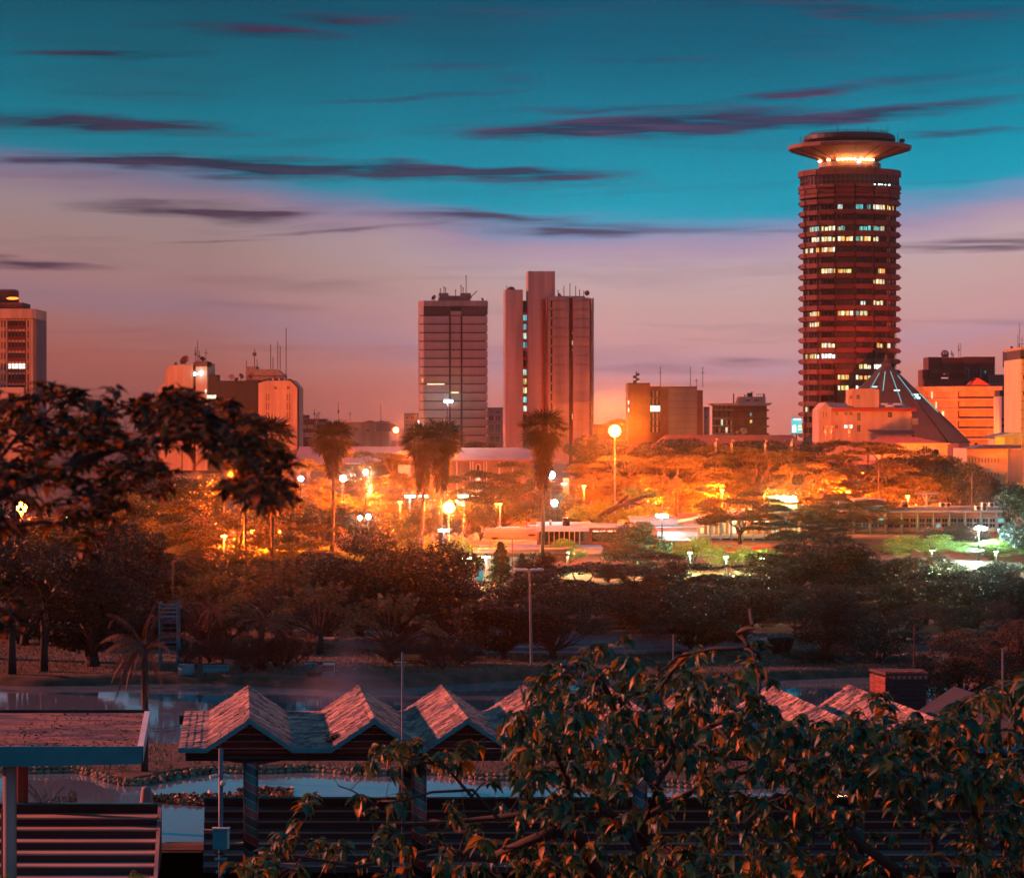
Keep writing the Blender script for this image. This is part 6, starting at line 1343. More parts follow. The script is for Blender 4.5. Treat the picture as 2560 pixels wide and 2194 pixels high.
# amphitheatre terraces of curved stone steps
t = thing('stone_amphitheatre', 'curved terraces of purple grey stone steps beyond the lake', 'steps', (X(1290, 200.), 200, 0))
cxa, cya = X(1370, 206.), 212.
for i in range(7):
    r0 = 10.5+i*.0; rr_ = 4.5+i*1.15; b = MB(); n_ = 28; a0, a1 = math.pi*1.04, math.pi*1.96
    out_, inn = [], []
    for k in range(n_+1):
        a = a0+(a1-a0)*k/n_; out_.append((cxa+rr_*1.35*math.cos(a), cya+rr_*1.5*math.sin(a))); inn.append((cxa+(rr_-1.2)*1.35*math.cos(a), cya+(rr_-1.2)*1.5*math.sin(a)))
    zt = 1.35-i*.2
    for k in range(n_): b.plan([out_[k], out_[k+1], inn[k+1], inn[k]][::-1] if False else [inn[k], inn[k+1], out_[k+1], out_[k]][::-1], -.3, zt)
    b.build('step', m_stone, t)
b = MB(); b.lathe(cxa+.2, cya, [(4.4, -.2), (4.4, 1.40), (.1, 1.42)], 32); b.build('stage', m_stone, t)
for i, (px, w) in enumerate(((1230, 60), (1290, 40), (1345, 40))):
    d = 208.; t = thing('stone_bench', ('pale stone bench at the left end of the terraces', 'pale stone bench in the middle above the terraces', 'pale stone bench right of the tree on the terraces')[i], 'bench', (X(px, d), d, 1)); pblk('seat', m_stone, t, px-w/2, px+w/2, 1612+i, 1615+i, d, -.3, .3); pblk('base', m_stone, t, px-w/2.4, px+w/2.4, 1615.2+i, 1626, d, -.2, .2)
for px, w, y0, y1, d, m, lab in ((1525, 92, 1598, 1622, 214., m_teal, 'low blue painted wall seen under the umbrella acacia'), (1500, 40, 1613, 1633, 205., m_brown, 'small dark stone block before the blue wall'), (1340, 130, 1631, 1645, 196., m_stone, 'pale low stone wall right of the terraces')):
    o = blk('low_wall', m, None, X(px-w/2, d), X(px+w/2, d), d, d+.5, -.4, Z(y0, d)); props(o, lab, 'wall')
# shore signs
d = 179.5
def sign(name, label, x0, x1, y0, y1, d, m, txt=None, tm=None, legs=True):
    t = thing(name, label, 'sign', (X((x0+x1)/2, d), d, -.3)); pblk('board', m, t, x0, x1, y0, y1, d, 0, .08)
    if legs:
        for x in (x0+4, x1-4): b = MB(); b.tube([(X(x, d), d+.12, -.9), (X(x, d), d+.12, Z(y0, d))], .035, 5); b.build('leg', m_metal, t)
    b = MB(); b.box(X(x0, d)-.03, X(x1, d)+.03, d-.02, d+.1, Z(y0, d)+.005, Z(y0, d)+.05); b.build('top_rail', m_metal, t); return t
t = sign('shore_sign', 'teal board with a dark line of small lettering on the far shore', 508, 571, 1661, 1679, d, m_teal)
b = MB(); rng = random.Random(3); x = 512
while x < 566:
    w = rng.uniform(.9, 2.2); b.box(X(x, d), X(x+w, d), d-.03, d-.005, Z(1668.5, d), Z(1664.8+rng.uniform(0, .8), d)); x += w+.9+(2.2 if rng.random() < .16 else 0)
b.build('lettering', m_metal, t, kind='stuff')
sign('salmon_board', 'plain salmon pink board standing behind the teal shore sign', 560, 640, 1647, 1664, 184., mat('salmon_paint', (.50, .24, .18), .8, .2, 1))
sign('orange_board', 'small orange board on a white rail by the thin flag post', 1003, 1048, 1635, 1650, 181., mat('orange_paint', (.60, .13, .03), .7, .2, 1))
blk('x', m_conc, None, 0, .01, 0, .01, -3, -2.9) if 0 else None
o = blk('white_rail', m_white, None, X(985, 180.), X(1015, 180.), 179.9, 180, Z(1656, 180.), Z(1653, 180.)); props(o, 'short white rail under the orange board', 'rail')
o = blk('steel_bin', m_roof_teal, None, X(445, 180.), X(482, 180.), 180, 181, -.4, Z(1662, 180.)); props(o, 'dark green bin box left of the teal shore sign', 'bin')
# slide tower
d = 184.; t = thing('slide_tower', 'tall blue ladder like slide tower of stacked panels on the far shore', 'tower', (X(420, d), d, 0))
for x in (398, 443):
    b = MB(); b.tube([(X(x, d), d, -.3), (X(x, d), d, Z(1505, d))], .06, 6); b.tube([(X(x, d), d+1.2, -.3), (X(x, d), d+1.2, Z(1505, d))], .06, 6); b.build('post', m_roof_teal, t)
b = MB(); b.tube([(X(459, d), d-.3, -.3), (X(443, d), d, Z(1580, d))], .05, 5); b.tube([(X(470, d), d-.3, -.3), (X(443, d), d, Z(1590, d))], .04, 5); b.build('stay', m_roof_teal, t)
for i, y in enumerate((1508, 1517, 1527, 1538)): blk('panel', m_roof_teal, t, X(399, d), X(442, d), d-.05, d+.02, Z(y+5, d), Z(y, d))
for i in range(9): blk('rung', m_roof_teal, t, X(399, d), X(442, d), d-.03, d+.03, Z(1557.5+i*12, d), Z(1556+i*12, d))
for y in (1546, 1582, 1600): blk('deck', mat('slide_deck', (.05, .07, .14), .7, .3, 1), t, X(399, d), X(442, d), d, d+1.2, Z(y+13, d), Z(y+1, d))
# pedal boats
for px, lab, m in ((785, 'blue pedal boat moored on the far shore, left one', m_teal), (815, 'pale pedal boat moored on the far shore, right one', m_white)):
    d = 178.; x = X(px, d); t = thing('pedal_boat', lab, 'boat', (x, d, WATER)); b = MB(); b.prism([(x-.55, WATER-.1), (x-.6, WATER+.28), (x+.6, WATER+.28), (x+.5, WATER-.1)], d-.5, d+.7); b.build('hull', m, t)
    b = MB(); b.box(x-.4, x+.4, d+.1, d+.4, WATER+.3, WATER+.75); b.box(x-.35, x+.35, d-.3, d+.1, WATER+.29, WATER+.42); b.build('seat', m_metal if m is m_teal else m_roof_teal, t); b = MB(); b.box(x-.5, x+.5, d-.3, d+.5, WATER+1.2, WATER+1.26)
    b.tube([(x-.45, d+.4, WATER+.3), (x-.45, d+.4, WATER+1.2)], .02, 4); b.tube([(x+.45, d+.4, WATER+.3), (x+.45, d+.4, WATER+1.2)], .02, 4); b.build('canopy', m, t)
# trimmed hedge and small things on the shore lawn
d = 196.; t = thing('trimmed_hedge', 'dark clipped hedge shaped like a tub on the right shore', 'hedge', (X(1952, d), d, 0)); rng = np.random.default_rng(5)
n_ = 9000; a = rng.random(n_)*6.283; h_ = rng.random(n_); w = .82*(1-.45*(1-h_)**1.5)*(.75+.25*rng.random(n_)); P_ = np.stack([w*np.cos(a), w*np.sin(a), .05+h_*.95], 1); v, f = cards(P_, .09, rng); link('foliage', mesh_np('hedge', v, f, m_leafd), t)
b = MB(); b.tube([(X(1952, d), d, -.2), (X(1952, d), d, .5)], .1, 6); b.build('stem', m_bark, t)
# brick kiosk
d = 119.; t = thing('brick_kiosk', 'square brick kiosk with a lattice top band between two roof gables', 'kiosk', (X(2255, d), d, 0)); zt, zb = Z(1686, d), Z(1800, d)
x0, x1, x2 = X(2193, d), X(2216, d), X(2318, d)
m_brick = mat('kiosk_brick', (.30, .07, .05), .85, .3, 3, objvar=.25)
b = MB(); b.plan([(x1+.02, d+.03), (x2-.02, d+.03), (x2-.02, d+2), (x0+.03, d+2.2)], -.5, zt-.1); b.build('core', m_dull, t)
bm_ = None
for r_ in range(12):
    z1 = zt-.12-r_*.095
    for c_ in range(3):
        f0, f1 = c_/3+.012, (c_+1)/3-.012; p = lambda f, o_=0: (x1+(x0-x1)*f-o_*.9, d+2.15*f-o_*.1)
        b = MB(); b.plan([p(f0), p(f1), p(f1, .05), p(f0, .05)][::-1], z1-.082, z1)
        if bm_ is None or c_ >= len(bm_):
            bm_ = (bm_ or [])+[None]; me = bpy.data.meshes.new('brick'); me.from_pydata([(v[0]-p(f0)[0], v[1]-p(f0)[1], v[2]-z1) for v in b.v], [], b.f); me.materials.append(m_brick); bm_[c_] = me
        link('brick', bm_[c_], t, (p(f0)[0], p(f0)[1], z1))
for c_ in range(14): blk('lattice_block', m_conc if c_ % 2 else m_brick, t, x1+.12+c_*.103, x1+.2+c_*.103, d-.03, d+.03, zt-.16, zt-.04)
b = MB(); b.plan([(x1-.03, d-.06), (x2+.05, d-.06), (x2+.05, d+2), (x0-.05, d+2.25)], zt-.02, zt+.07); b.build('roof_slab', m_brown, t)
for r_ in range(7):
    for c_ in range(5): blk('screen_block', m_metal, t, x1+.02+c_*.305, x1+.30+c_*.305, d-.02, d+.03, zt-.32-r_*.16, zt-.19-r_*.16)
rng = random.Random(9)
for k in range(22): blk('coping_stone', m_brick, t, x1+k*.07-.05, x1+k*.07-.0, d+.1, d+.2, zt+.071, zt+.10+rng.random()*.04)
# thin poles at right
for px, px2, y0, y1, d, lab, arm in ((2287, 2278, 1560, 1690, 128., 'thin leaning utility pole with a small cross arm above the brick kiosk', 1598), (2507, 2506, 1620, 1740, 112., 'pale square post in front of the rusty trees', None), (1683, 1683, 1585, 1700, 150., 'orange lit thin post behind the near leaves', None)):
    t = thing('utility_pole', lab, 'pole', (X(px2, d), d, -.3)); b = MB(); b.tube([(X(px2, d), d, -.4), (X(px, d), d, Z(y0, d))], [.05, .04], 6); b.build('shaft', m_brown if arm else m_conc, t)
    if arm: b = MB(); b.tube([(X(px-20, d), d, Z(arm-3, d)), (X(px, d), d, Z(arm, d))], .02, 4); b.box(X(px-20, d), X(px-12, d), d-.05, d+.05, Z(arm+1, d), Z(arm-4, d)); b.build('cross_arm', m_conc, t)
# storks on the orange acacias
def stork(px, py, d, lab):
    x, z = X(px, d), Z(py, d); t = thing('stork', lab, 'bird', (x, d, z-1.1), 'storks perched on the orange trees'); b = MB(); b.ball((x, d, z), .24, 8, 6, (.75, 1.1, 1.5)); b.tube([(x, d-.1, z+.35), (x+.1, d-.25, z+.65), (x+.05, d-.2, z+.85)], [.14, .09, .12], 6); b.tube([(x+.05, d-.2, z+.85), (x+.42, d-.3, z+.68)], [.09, .02], 5)
    for s in (-.08, .08): b.tube([(x+s, d, z-.35), (x+s, d, z-1.15)], .03, 4)
    b.build('body', m_conc, t, smooth=True)
for px, py, lab in ((1789, 1110, 'stork on the top of the orange acacia, leftmost bird'), (1829, 1113, 'stork second from the left on the orange trees'), (1913, 1114, 'stork on the orange acacia left of the orange house'), (1979, 1110, 'stork on the branch nearest the round tower'), (2064, 1078, 'stork on the spreading acacia below the gable wing'), (2078, 1078, 'stork beside another on the spreading acacia'), (2123, 1078, 'stork on the spreading acacia below the orange house')): stork(px, py, 478., lab)
# undergrowth: rows of shrubs between the trees
rng = random.Random(21); first = {}
rows = [(188, 560, 1180, 12, 1612, 'bush', 'beside the terraces'), (184.5, 440, 760, 7, 1588, 'bush', 'behind the shore signs'), (187, 960, 1180, 5, 1600, 'bush', 'right of the fan shaped palm'), (193, 1700, 2300, 9, 1630, 'bush', 'on the right lake shore'), (206, 0, 560, 8, 1540, 'dense', 'behind the left shore'), (214, 0, 1200, 16, 1500, 'bush', 'behind the shore palms'), (218, 1200, 2560, 18, 1510, 'bush', 'just before the road'),
 (228, 1250, 2600, 12, 1450, 'dense_b', 'in front of the lit verge'), (245, 300, 1150, 14, 1440, 'bush', 'left of the gate screen'), (285, 60, 1100, 18, 1390, 'bush', 'below the reddish acacia'), (290, 1480, 2560, 18, 1408, 'dense_b', 'in front of the low buildings'), (320, 500, 1250, 14, 1350, 'bushg', 'between the left palms'), (372, 1430, 1700, 7, 1300, 'bushg', 'behind the centre roofs'), (390, 620, 1240, 12, 1268, 'bush', 'below the white lamps'), (470, 1430, 2440, 20, 1255, 'bushg', 'under the orange trees'), (455, 640, 1430, 14, 1245, 'bushg', 'before the long hall')]
for d, x0, x1, n_, top, kd, where in rows:
    for i in range(n_):
        px = x0+(x1-x0)*(i+.5)/n_+rng.uniform(-15, 15); dd = d+rng.uniform(-5, 5)
        if d == 188 and 700 < px < 960: continue
        if d in (285, 290) and (1690 < px < 1950 or 2300 < px): continue
        tree(kd, px, top+rng.uniform(-14, 14), (x1-x0)/n_*1.8*rng.uniform(.85, 1.2), dd, 'low dark shrub, '+ORD[i]+' from left in the row '+where, group='shrubs of the park undergrowth')
b = MB(); b.box(-30, 60, 252.5, 261.6, -.05, .07); o = b.build('grass_verge', mat('verge_grass', (.20, .19, .045), .9, .4, 1.5, detail=8, bump=.6)); props(o, kind='structure')

# mist over the fountain
fm_ = bpy.data.materials.new('fountain_mist'); fm_.use_nodes = True; n_ = fm_.node_tree.nodes
for q in list(n_):
    if q.type != 'OUTPUT_MATERIAL': n_.remove(q)
v_ = n_.new('ShaderNodeVolumePrincipled'); v_.inputs['Color'].default_value = (.85, .7, .8, 1); v_.inputs['Density'].default_value = .010; v_.inputs['Anisotropy'].default_value = .1
fm_.node_tree.links.new(v_.outputs[0], [q for q in n_ if q.type == 'OUTPUT_MATERIAL'][0].inputs['Volume'])
for k, (px, py, d, rx, rz) in enumerate(((860, 1760, 156., 3.4, .7), (850, 1745, 158., 2.9, 1.1), (868, 1738, 157., 2.3, 1.5), (858, 1728, 160., 1.7, 2.0), (872, 1716, 159., 1.2, 2.4), (866, 1700, 161., .7, 2.7), (840, 1752, 163., 3.9, .8), (880, 1750, 152., 3.2, .9))):
    b = MB(); b.ball((X(px, d), d, Z(py, d)+.4), 1, 24, 14, (rx, 1.8, rz)); o = b.build('fountain_mist', fm_, smooth=True); props(o, kind='stuff')
# ------------------------------------------------------------ pavilion with folded shingle roof
m_shing = mat('shingle', (.38, .22, .165), .85, .45, 1.4, island=.0, objvar=.5, detail=8, col2=(.09, .08, .09))
m_fasc = mat('fascia_paint', (.012, .25, .30), .55, .25, 1.5, detail=10)
m_maroon = mat('maroon_board', (.16, .035, .035), .7, .4, 1.0, stretch=(.4, 1, 3), detail=8)
m_blackb = mat('dark_beam', (.035, .03, .035), .7, .4, 1)
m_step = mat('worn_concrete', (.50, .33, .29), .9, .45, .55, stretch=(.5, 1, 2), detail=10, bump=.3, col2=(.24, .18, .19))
m_riser = mat('riser_painted_shade', (.07, .04, .042), .95, .4, .9, detail=10)  # darker copy of the step concrete, shade of unlit faces put into colour
d0, d1 = 98., 110.6; s0 = d0/F
pav = thing('shingled_pavilion', 'long open pavilion with a row of folded shingle gables and teal fascia boards', 'pavilion', (X(1400, 104), 104, 0))
ZE, ZR = Z(1869, d0), Z(1797, d0)     # eaves and ridge height
fpk = [626, 937, 1170, 1403, 1636, 1869, 2102, 2335, 2640]; bpk = [620, 896, 1102, 1309, 1512, 1716, 1920, 2119, 2385]
half = 108
def fmap(px):   # front photo column -> rear photo column on the same ridge line
    for i in range(len(fpk)-1):
        if px <= fpk[i+1] or i == len(fpk)-2:
            t = (px-fpk[i])/(fpk[i+1]-fpk[i]); return bpk[i]+t*(bpk[i+1]-bpk[i])
prof = [(448, ZE)]
for p in fpk: prof += [(p-half, ZE), (p, ZR), (p+half, ZE)]
prof.append((2900, ZE))
# roof deck under the shingles, one slab per fold
k = 0; cache = {}
def roof_pt(px, z, t, lift=0.0):   # t 0 front .. 1 rear
    a = Vector((X(px, d0), d0-.25, z)); b = Vector((X(fmap(px), d1), d1, z)); p = a.lerp(b, t); p.z += lift; return p
rngp = random.Random(4); nparts = 0; stuff = MB()
for i in range(len(prof)-1):
    (xa, za), (xb, zb) = prof[i], prof[i+1]
    b = MB(); P0 = [roof_pt(xa, za, 0), roof_pt(xb, zb, 0), roof_pt(xb, zb, 1), roof_pt(xa, za, 1)]; Q = [p-Vector((0, 0, .09)) for p in P0]
    b.add(P0+Q, [(0, 1, 2, 3), (7, 6, 5, 4), (0, 4, 5, 1), (1, 5, 6, 2), (2, 6, 7, 3), (3, 7, 4, 0)]); b.build('roof_deck', m_blackb, pav)
    if xa > 2450: continue
    L = (P0[1]-P0[0]).length; flat = abs(za-zb) < .01
    rows = max(1, round(L/.21)); cols = 44
    up = 1 if zb > za else -1
    for r in range(rows):
        for c in range(cols):
            near = c < 5 and xa < 1300
            u0, u1 = r/rows, (r+1.25)/rows; u1 = min(u1, 1); j = .35*(r % 2)
            t0 = max(0, (c+j)/cols); t1 = min(1, (c+.93+j)/cols)
            if up < 0: u0, u1 = 1-u0, 1-u1
            if rngp.random() < .03: continue
            def at(u, t, l): a = roof_pt(xa, za, t); b_ = roof_pt(xb, zb, t); p = a.lerp(b_, u); p.z += l; return p
            l0 = .035+rngp.random()*.03; l1 = .02; jt = (rngp.random()-.5)*.006
            v = [at(u0, t0+jt, l0), at(u1, t0, l1), at(u1, t1, l1), at(u0, t1+jt, l0), at(u0, t0+jt, .0), at(u0, t1+jt, .0), at(u1, t0, 0), at(u1, t1, 0)]
            f = [(0, 3, 2, 1), (0, 4, 5, 3), (0, 1, 6, 4), (3, 5, 7, 2)]
            if up < 0: f = [q[::-1] for q in f]
            if near and nparts < 290:
                bb = MB(); bb.add(v, f); ctr = v[0]; me = bpy.data.meshes.new('shingle'); me.from_pydata([(p[0]-ctr[0], p[1]-ctr[1], p[2]-ctr[2]) for p in bb.v], [], bb.f); me.materials.append(m_shing); link('shingle', me, pav, ctr); nparts += 1
            else: stuff.add(v, f)
m_shing2 = mat('shingle_field', (.38, .22, .165), .85, .45, 1.1, island=.5, detail=10, col2=(.07, .07, .09), lo=.40, hi=.56)
stuff.build('shingle_field', m_shing2, pav, kind='stuff')
for i, p_ in enumerate(fpk[:-1]):
    b = MB(); n_ = 26
    for k in range(n_):
        a = roof_pt(p_, ZR, k/n_, .05+rngp.uniform(-.012, .02)); c = roof_pt(p_, ZR, (k+.93)/n_, .05+rngp.uniform(-.012, .02)); w_ = .11+rngp.uniform(-.02, .02); o_ = rngp.uniform(-.02, .02)
        b.add([(a.x-w_+o_, a.y, a.z-.065), (a.x+o_, a.y, a.z+.02), (a.x+w_+o_, a.y, a.z-.065), (c.x-w_, c.y, c.z-.065), (c.x, c.y, c.z+.02), (c.x+w_, c.y, c.z-.065)], [(0, 1, 4, 3), (1, 2, 5, 4), (0, 2, 1), (3, 4, 5)])
    b.build('ridge_tiles', m_shing2, pav, kind='stuff')
# teal fascia boards along the folded front edge
for i in range(len(prof)-1):
    (xa, za), (xb, zb) = prof[i], prof[i+1]
    if xa > 2560: break
    b = MB(); a, c = Vector((X(xa, d0), 0, za+.03)), Vector((X(xb, d0), 0, zb+.03)); b.prism([(a.x, a.z-.15), (c.x, c.z-.15), (c.x, c.z), (a.x, a.z)], d0-.33, d0-.27); b.build('fascia_board', m_fasc, pav)
# gable boards: maroon planks in the triangles
for p in fpk[:-1]:
    for q in range(4):
        z0 = ZE-.06+q*.22; z1 = z0+.21; w0 = half*max(0, 1-(z0-ZE+.16)/(ZR-ZE)); w1 = half*max(0, 1-(z1-ZE+.16)/(ZR-ZE))
        if w0 < 6: continue
        b = MB(); b.prism([(X(p-w0, d0), z0), (X(p+w0, d0), z0), (X(p+w1, d0), z1), (X(p-w1, d0), z1)], d0+.5+q*.004, d0+.55); b.build('gable_plank', m_maroon if q % 2 == 0 else m_blackb, pav)
    blk('king_post', m_redp, pav, X(p-7, d0), X(p-3.5, d0), d0+.42, d0+.48, ZE+.28, ZR-.3)
blk('beam', m_maroon, pav, X(462, d0), X(2900, d0), d0+.2, d0+.5, ZE-.24, ZE-.07); blk('lower_beam', m_blackb, pav, X(462, d0), X(2900, d0), d0+.24, d0+.52, ZE-.42, ZE-.245)
blk('rear_beam', m_blackb, pav, X(452, d1), X(2800, d1), d1-.5, d1-.2, ZE-.4, ZE-.09)
b = MB(); b.prism([(X(462, d0), ZE-.43), (X(560, d0), ZE-.43), (X(640, d0), ZE-.56), (X(700, d0), ZE-.43), (X(2900, d0), ZE-.43)][:4], d0+.25, d0+.5); b.build('haunch', m_blackb, pav)
m_stripe = bpy.data.materials.new('striped_tile'); m_stripe.use_nodes = True; nt = m_stripe.node_tree
t_ = nt.nodes.new('ShaderNodeTexCoord'); sx = nt.nodes.new('ShaderNodeSeparateXYZ'); nt.links.new(t_.outputs['Object'], sx.inputs[0])
def nm(op, a, b=None, c=None):
    n = nt.nodes.new('ShaderNodeMath'); n.operation = op
    for i, v in enumerate((a, b, c)):
        if v is None: continue
        if isinstance(v, (int, float)): n.inputs[i].default_value = v
        else: nt.links.new(v, n.inputs[i])
    return n.outputs[0]
ang = nm('ARCTAN2', sx.outputs[0], sx.outputs[1]); ph = nm('FRACT', nm('MULTIPLY_ADD', ang, -.16, nm('MULTIPLY', sx.outputs[2], 1.25)))
rr_ = nt.nodes.new('ShaderNodeValToRGB'); rr_.color_ramp.interpolation = 'CONSTANT'; nt.links.new(ph, rr_.inputs[0])
cols_ = [(0, (.26, .03, .03, 1)), (.29, (.30, .20, .16, 1)), (.32, (.03, .09, .08, 1)), (.62, (.25, .2, .16, 1)), (.65, (.015, .02, .025, 1)), (.97, (.25, .2, .16, 1))]
while len(rr_.color_ramp.elements) < len(cols_): rr_.color_ramp.elements.new(.5)
for e, (p, c) in zip(rr_.color_ramp.elements, cols_): e.position = p; e.color = c
nt.links.new(rr_.outputs[0], nt.nodes['Principled BSDF'].inputs['Base Color']); nt.nodes['Principled BSDF'].inputs['Roughness'].default_value = .35
for i, (px, dd) in enumerate(((627, 97.6), (1014, 104.), (1048, 97.8), (1600, 98.), (2142, 97.2), (2062, 104.), (2430, 104.), (2525, 97.2))):
    x = X(px, dd); r = .235; b = MB(); b.lathe(x, dd, [(r, -.2), (r, ZE-.43)], 20)
    me_ = b.build('column', m_stripe, None, smooth=False); me_.data.transform(Matrix.Translation((-x, -dd, 0))); me_.parent = pav; me_.location = Vector((x, dd, 0))-origin(pav); me_.data.polygons.foreach_set('use_smooth', [True]*len(me_.data.polygons))
# weeds in the valley
rng = np.random.default_rng(12); c = roof_pt(842, ZE, .12); P_ = np.array(c)+unit(900, rng)*np.array([.33, .3, .22])*rng.random((900, 1))**.5+np.array([0, 0, .12]); v, f = cards(P_-np.array(c), .07, rng); o = link('weed_tuft', mesh_np('weed', v, f, m_leafd), None, c); props(o, 'dark weed tuft growing in the first roof valley', 'weed')

# ------------------------------------------------------------ flat slab shelter at left
sl = thing('slab_shelter', 'flat roofed shelter with a stained roof deck, deep teal fascia and plain pillars at left', 'shelter', (X(150, 100), 100, 0))
dA, dB = 96., 108.; zt = Z(1869, dA)
def stained():
    m = mat('stained_deck', (.26, .11, .08), .9, .3, 1.5, detail=12, col2=(.06, .05, .06), lo=.44, hi=.55, stretch=(.32, .55, 1), bump=.6); return m
b = MB(); b.add([(X(-90, dA), dA, zt), (X(356, dA), dA, zt), (X(371, dB), dB, zt), (X(-60, dB), dB, zt)], [(0, 1, 2, 3)]); b.add([(X(-90, dA), dA+.1, zt-.5), (X(350, dA), dA+.1, zt-.5), (X(366, dB), dB, zt-.5), (X(-60, dB), dB, zt-.5)], [(3, 2, 1, 0)]); b.build('roof_deck', stained(), sl)
b = MB(); b.add([(X(-90, dA), dA-.02, Z(1918, dA)), (X(354, dA), dA-.02, Z(1909, dA)), (X(357, dA), dA-.02, zt+.045), (X(-90, dA), dA-.02, zt+.045), (X(-90, dA), dA+.1, Z(1918, dA)), (X(354, dA), dA+.1, Z(1909, dA)), (X(357, dA), dA+.1, zt+.045), (X(-90, dA), dA+.1, zt+.045)], [(0, 1, 2, 3), (3, 2, 6, 7), (1, 5, 6, 2), (4, 0, 3, 7), (0, 4, 5, 1)]); b.build('front_fascia', m_fasc, sl)
b = MB(); xa, xb = X(357, dA), X(373, dB); b.add([(xa+.004, dA-.02, Z(1909, dA)), (xa-.03, dA-.02, Z(1909, dA)), (xb-.03, dB, zt-.5), (xb, dB, zt-.5), (xa+.02, dA-.02, zt+.06), (xa-.16, dA-.02, zt+.06), (xb-.16, dB, zt+.06), (xb+.02, dB, zt+.06)], [(0, 3, 7, 4), (4, 7, 6, 5), (5, 6, 2, 1), (2, 6, 7, 3)]); b.build('side_parapet', m_white, sl)
b = MB(); b.box(X(-60, dB), xb, dB, dB+.12, zt-.5, zt+.1); b.build('rear_parapet', m_blackb, sl)
blk('pillar', m_step, sl, X(7, 96.4), X(37, 96.4), 96.4, 96.8, -.3, zt-.5); blk('pillar', mat('red_pillar', (.26, .09, .075), .8, .25, 1), sl, X(37.5, 103), X(66, 103), 103, 103.4, -.3, zt-.5)
rng = np.random.default_rng(44); n_ = 1500; u = rng.random(n_); w_ = rng.random(n_)**1.6; yy = dA+.2+w_*11.4; xl_ = X(-60, dA); xr_ = X(352, dA)-.0898*(yy-dA); P_ = np.stack([xl_+(xr_-xl_)*u, yy, np.full(n_, zt+.01)], 1)
v, f = cards(P_-np.array(origin(sl)), .09, rng, .6, .75); o = link('leaf_litter', mesh_np('roof_litter', v, f, mat('dead_leaf', (.16, .07, .035), .9, .4, 2, island=.6)), sl); o['kind'] = 'stuff'
# ------------------------------------------------------------ stepped terraces
def terrace(name, label, x0, x1, dstart, n, zbase, rise, tread, top, end=True):
    t = thing(name, label, 'steps', (X((x0+x1)/2, dstart), dstart, 0)); xa, xb = X(x0, dstart), X(x1, dstart)
    sk = lambda x, y: x-.0898*(y-dstart)
    for i in range(n):
        y = dstart+i*tread; z = zbase+i*rise; w = rngp.uniform(-.012, .012); y1 = y+tread+.25
        b = MB(); b.plan([(sk(xa, y), y), (sk(xb, y), y), (sk(xb, y1), y1), (sk(xa, y1), y1)], z-.02, z+rise+w); b.build('step', m_step, t)
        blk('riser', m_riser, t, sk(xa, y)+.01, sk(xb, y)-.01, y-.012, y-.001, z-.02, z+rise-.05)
    y = dstart+n*tread; z = zbase+n*rise; y0, y1 = y+.26, y+.5
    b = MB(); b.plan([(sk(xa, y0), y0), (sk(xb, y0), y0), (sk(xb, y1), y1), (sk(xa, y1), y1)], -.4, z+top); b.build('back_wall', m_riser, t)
    b = MB(); b.plan([(sk(xa, y0)-.02, y0-.02), (sk(xb, y0)+.02, y0-.02), (sk(xb, y1)+.02, y1+.03), (sk(xa, y1)-.02, y1+.03)], z+top+.002, z+top+.04); b.build('wall_coping', m_fasc, t)
    if end:
        b = MB(); pl = [(dstart-.1, -.3), (dstart-.1, zbase+rise+.03), (y+.3, z+top), (y+.5, z+top), (y+.5, -.3)]
        b.add([(sk(xb, p)+.01, p, q) for p, q in pl]+[(sk(xb, p)+.13, p, q) for p, q in pl], [(0, 1, 2, 3, 4), (9, 8, 7, 6, 5)]+[(i, i+5, (i+1) % 5+5, (i+1) % 5) for i in range(5)]); b.build('end_wall', m_step, t)
    return t
terrace('concrete_steps', 'left flight of wide concrete steps under the slab shelter', -90, 383, 96.9, 6, -.12, .26, .95, .28)
terrace('concrete_steps', 'long right flight of concrete steps behind the striped columns', 507, 2800, 98.4, 7, -.25, .24, .88, .25, end=False)
m_pave = mat('plaza_concrete', (.14, .11, .11), .95, .5, .8, detail=10, bump=.4)
b = MB(); b.box(-60, 60, 80, 104.6, -.3, .0); b.box(X(392, 104), X(503, 104), 104.61, 106.9, -.3, -.03); b.box(X(396, 104), X(505, 104), 103.8, 103.95, .0, .04); o = b.build('plaza', m_pave); props(o, kind='structure')
m_steel = mat('blue_grey_steel', (.09, .13, .18), .5, .3, 2)
# ------------------------------------------------------------ posts in front
d = 90.; x = X(552, d); t = thing('camera_post', 'pale blue steel post with two cameras, a dome and a cabinet', 'post', (x, d, -.2))
b = MB(); b.tube([(x, d, -.3), (x, d, Z(1870, d))], .068, 12); b.build('pole', m_steel, t, smooth=True); b = MB(); b.tube([(x, d, Z(1870, d)), (x, d, Z(1828, d))], .01, 5); b.build('spike', m_metal, t)
for s in (-1, 1):
    b = MB(); b.tube([(x, d, Z(1939, d)), (x+s*.13, d-.05, Z(1937, d))], .022, 5); b.tube([(x+s*.10, d-.05, Z(1936, d)), (x+s*.30, d-.14, Z(1940.5, d))], [.05, .055], 8); b.build('camera', m_white, t)
b = MB(); b.ball((x+.07, d-.1, Z(1956, d)), .085, 10, 6); b.tube([(x, d, Z(1950, d)), (x+.07, d-.1, Z(1950, d))], .03, 6); b.build('dome_camera', m_white, t, smooth=True)
